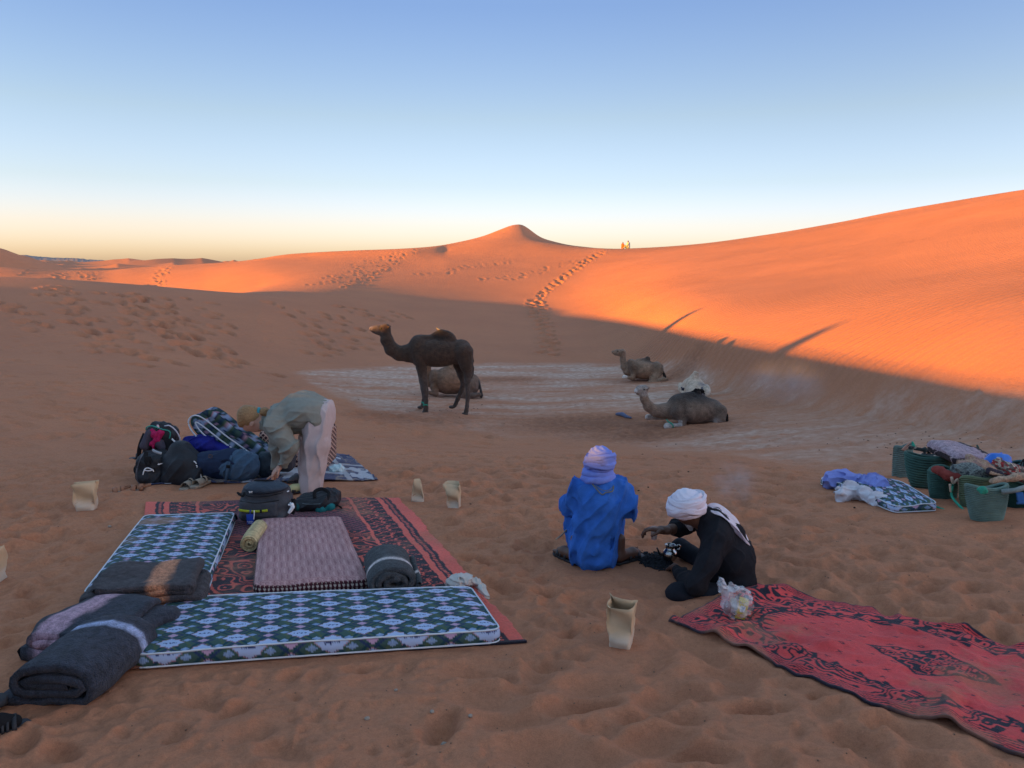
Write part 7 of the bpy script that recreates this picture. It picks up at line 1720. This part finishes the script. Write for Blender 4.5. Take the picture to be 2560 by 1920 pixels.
for k in range(230):
    X, Y = random.choice([(rs.gauss(2300, 90), rs.gauss(1112, 14)), (rs.gauss(1000, 60), rs.gauss(985, 14)), (rs.gauss(1150, 200), rs.gauss(1040, 30)), (rs.gauss(1700, 160), rs.gauss(960, 25)), (rs.gauss(1800, 300), rs.gauss(1150, 60)), (rs.gauss(1100, 90), rs.gauss(1030, 10)), (rs.gauss(2300, 90), rs.gauss(1110, 12))])
    if Y < 905: continue
    p = on(X, Y); r = rs.uniform(.004, .011)
    bmesh.ops.create_icosphere(bm, subdivisions=1, radius=r, matrix=Matrix.Translation(Vector(p)+Vector((0, 0, r*.4))) @ Matrix.Diagonal((rs.uniform(.8, 1.8), 1, .7, 1)))
me = bpy.data.meshes.new('droppings'); bm.to_mesh(me); bm.free(); tag(link('droppings', me, cloth('dung', (.035, .022, .015), .95, .4)), 'small dark droppings strewn over the clay and sand', 'droppings', kind='stuff')
rs = random.Random(22); bm = bmesh.new()
for k in range(700):
    y = rs.uniform(1.7, 7); x = rs.uniform(-1, 1)*y*.72; r = rs.uniform(.0015, .005)
    if any(bool(quad_mask(np.array([x]), np.array([y]), q, .05)[0] > .1) for q, a_, b_ in FLAT[:4]): continue
    bmesh.ops.create_icosphere(bm, subdivisions=1, radius=r, matrix=Matrix.Translation((x, y, gz(x, y)+r*.3)))
me = bpy.data.meshes.new('grit'); bm.to_mesh(me); bm.free(); tag(link('grit', me, cloth('grit_stone', (.20, .12, .08), .9, .6, 30)), 'fine grit and crumbs lying on the foreground sand', 'grit', kind='stuff')

# ------------------------------------------------------------------ smoke of the fire
def smoke(label, c, r, dens, seed):
    bm = bmesh.new(); bmesh.ops.create_icosphere(bm, subdivisions=3, radius=1); me = bpy.data.meshes.new('smoke')
    for v in bm.verts: v.co = Vector((v.co.x*r[0], v.co.y*r[1], v.co.z*r[2]))+Vector(c)
    bm.to_mesh(me); bm.free(); m, n, l, b = new_mat('smoke_air'); n.remove(b); out = n['Material Output']
    vol = n.new('ShaderNodeVolumePrincipled'); vol.inputs['Color'].default_value = (.85, .85, .95, 1)
    geo = n.new('ShaderNodeNewGeometry'); mp = n.new('ShaderNodeMapping'); mp.vector_type = 'POINT'; l.new(geo.outputs['Position'], mp.inputs[0])
    sub = n.new('ShaderNodeVectorMath'); sub.operation = 'SUBTRACT'; sub.inputs[1].default_value = tuple(c); l.new(geo.outputs['Position'], sub.inputs[0])
    dv = n.new('ShaderNodeVectorMath'); dv.operation = 'DIVIDE'; dv.inputs[1].default_value = tuple(r); l.new(sub.outputs[0], dv.inputs[0]); ln = n.new('ShaderNodeVectorMath'); ln.operation = 'LENGTH'; l.new(dv.outputs[0], ln.inputs[0])
    nz = n.new('ShaderNodeTexNoise'); nz.inputs['Scale'].default_value = 2.2/max(r); nz.inputs['Detail'].default_value = 3; l.new(geo.outputs['Position'], nz.inputs[0])
    m1 = n.new('ShaderNodeMapRange'); m1.interpolation_type = 'SMOOTHSTEP'; l.new(ln.outputs['Value'], m1.inputs[0]); m1.inputs[1].default_value = .1; m1.inputs[2].default_value = 1; m1.inputs[3].default_value = 1; m1.inputs[4].default_value = 0
    m2 = n.new('ShaderNodeMapRange'); l.new(nz.outputs[0], m2.inputs[0]); m2.inputs[1].default_value = .38; m2.inputs[2].default_value = .68; m2.inputs[3].default_value = 0; m2.inputs[4].default_value = dens
    mm_ = n.new('ShaderNodeMath'); mm_.operation = 'MULTIPLY'; l.new(m1.outputs[0], mm_.inputs[0]); l.new(m2.outputs[0], mm_.inputs[1]); l.new(mm_.outputs[0], vol.inputs['Density']); l.new(vol.outputs[0], out.inputs['Volume'])
    tag(link('smoke', me, m), label, 'smoke', kind='stuff')
smoke('thin wisp of smoke over the clay behind the man in white turban', pt(1835, 1205, 6.6), (.26, .25, .24), 2.0, 1)
smoke('faint smoke rising between the two seated men', pt(1700, 1300, 5.1), (.10, .12, .20), 2.5, 2)
smoke('broad faint cloud of smoke drifting before the dune foot', pt(1960, 955, 12.5), (.85, .8, .45), .6, 3)
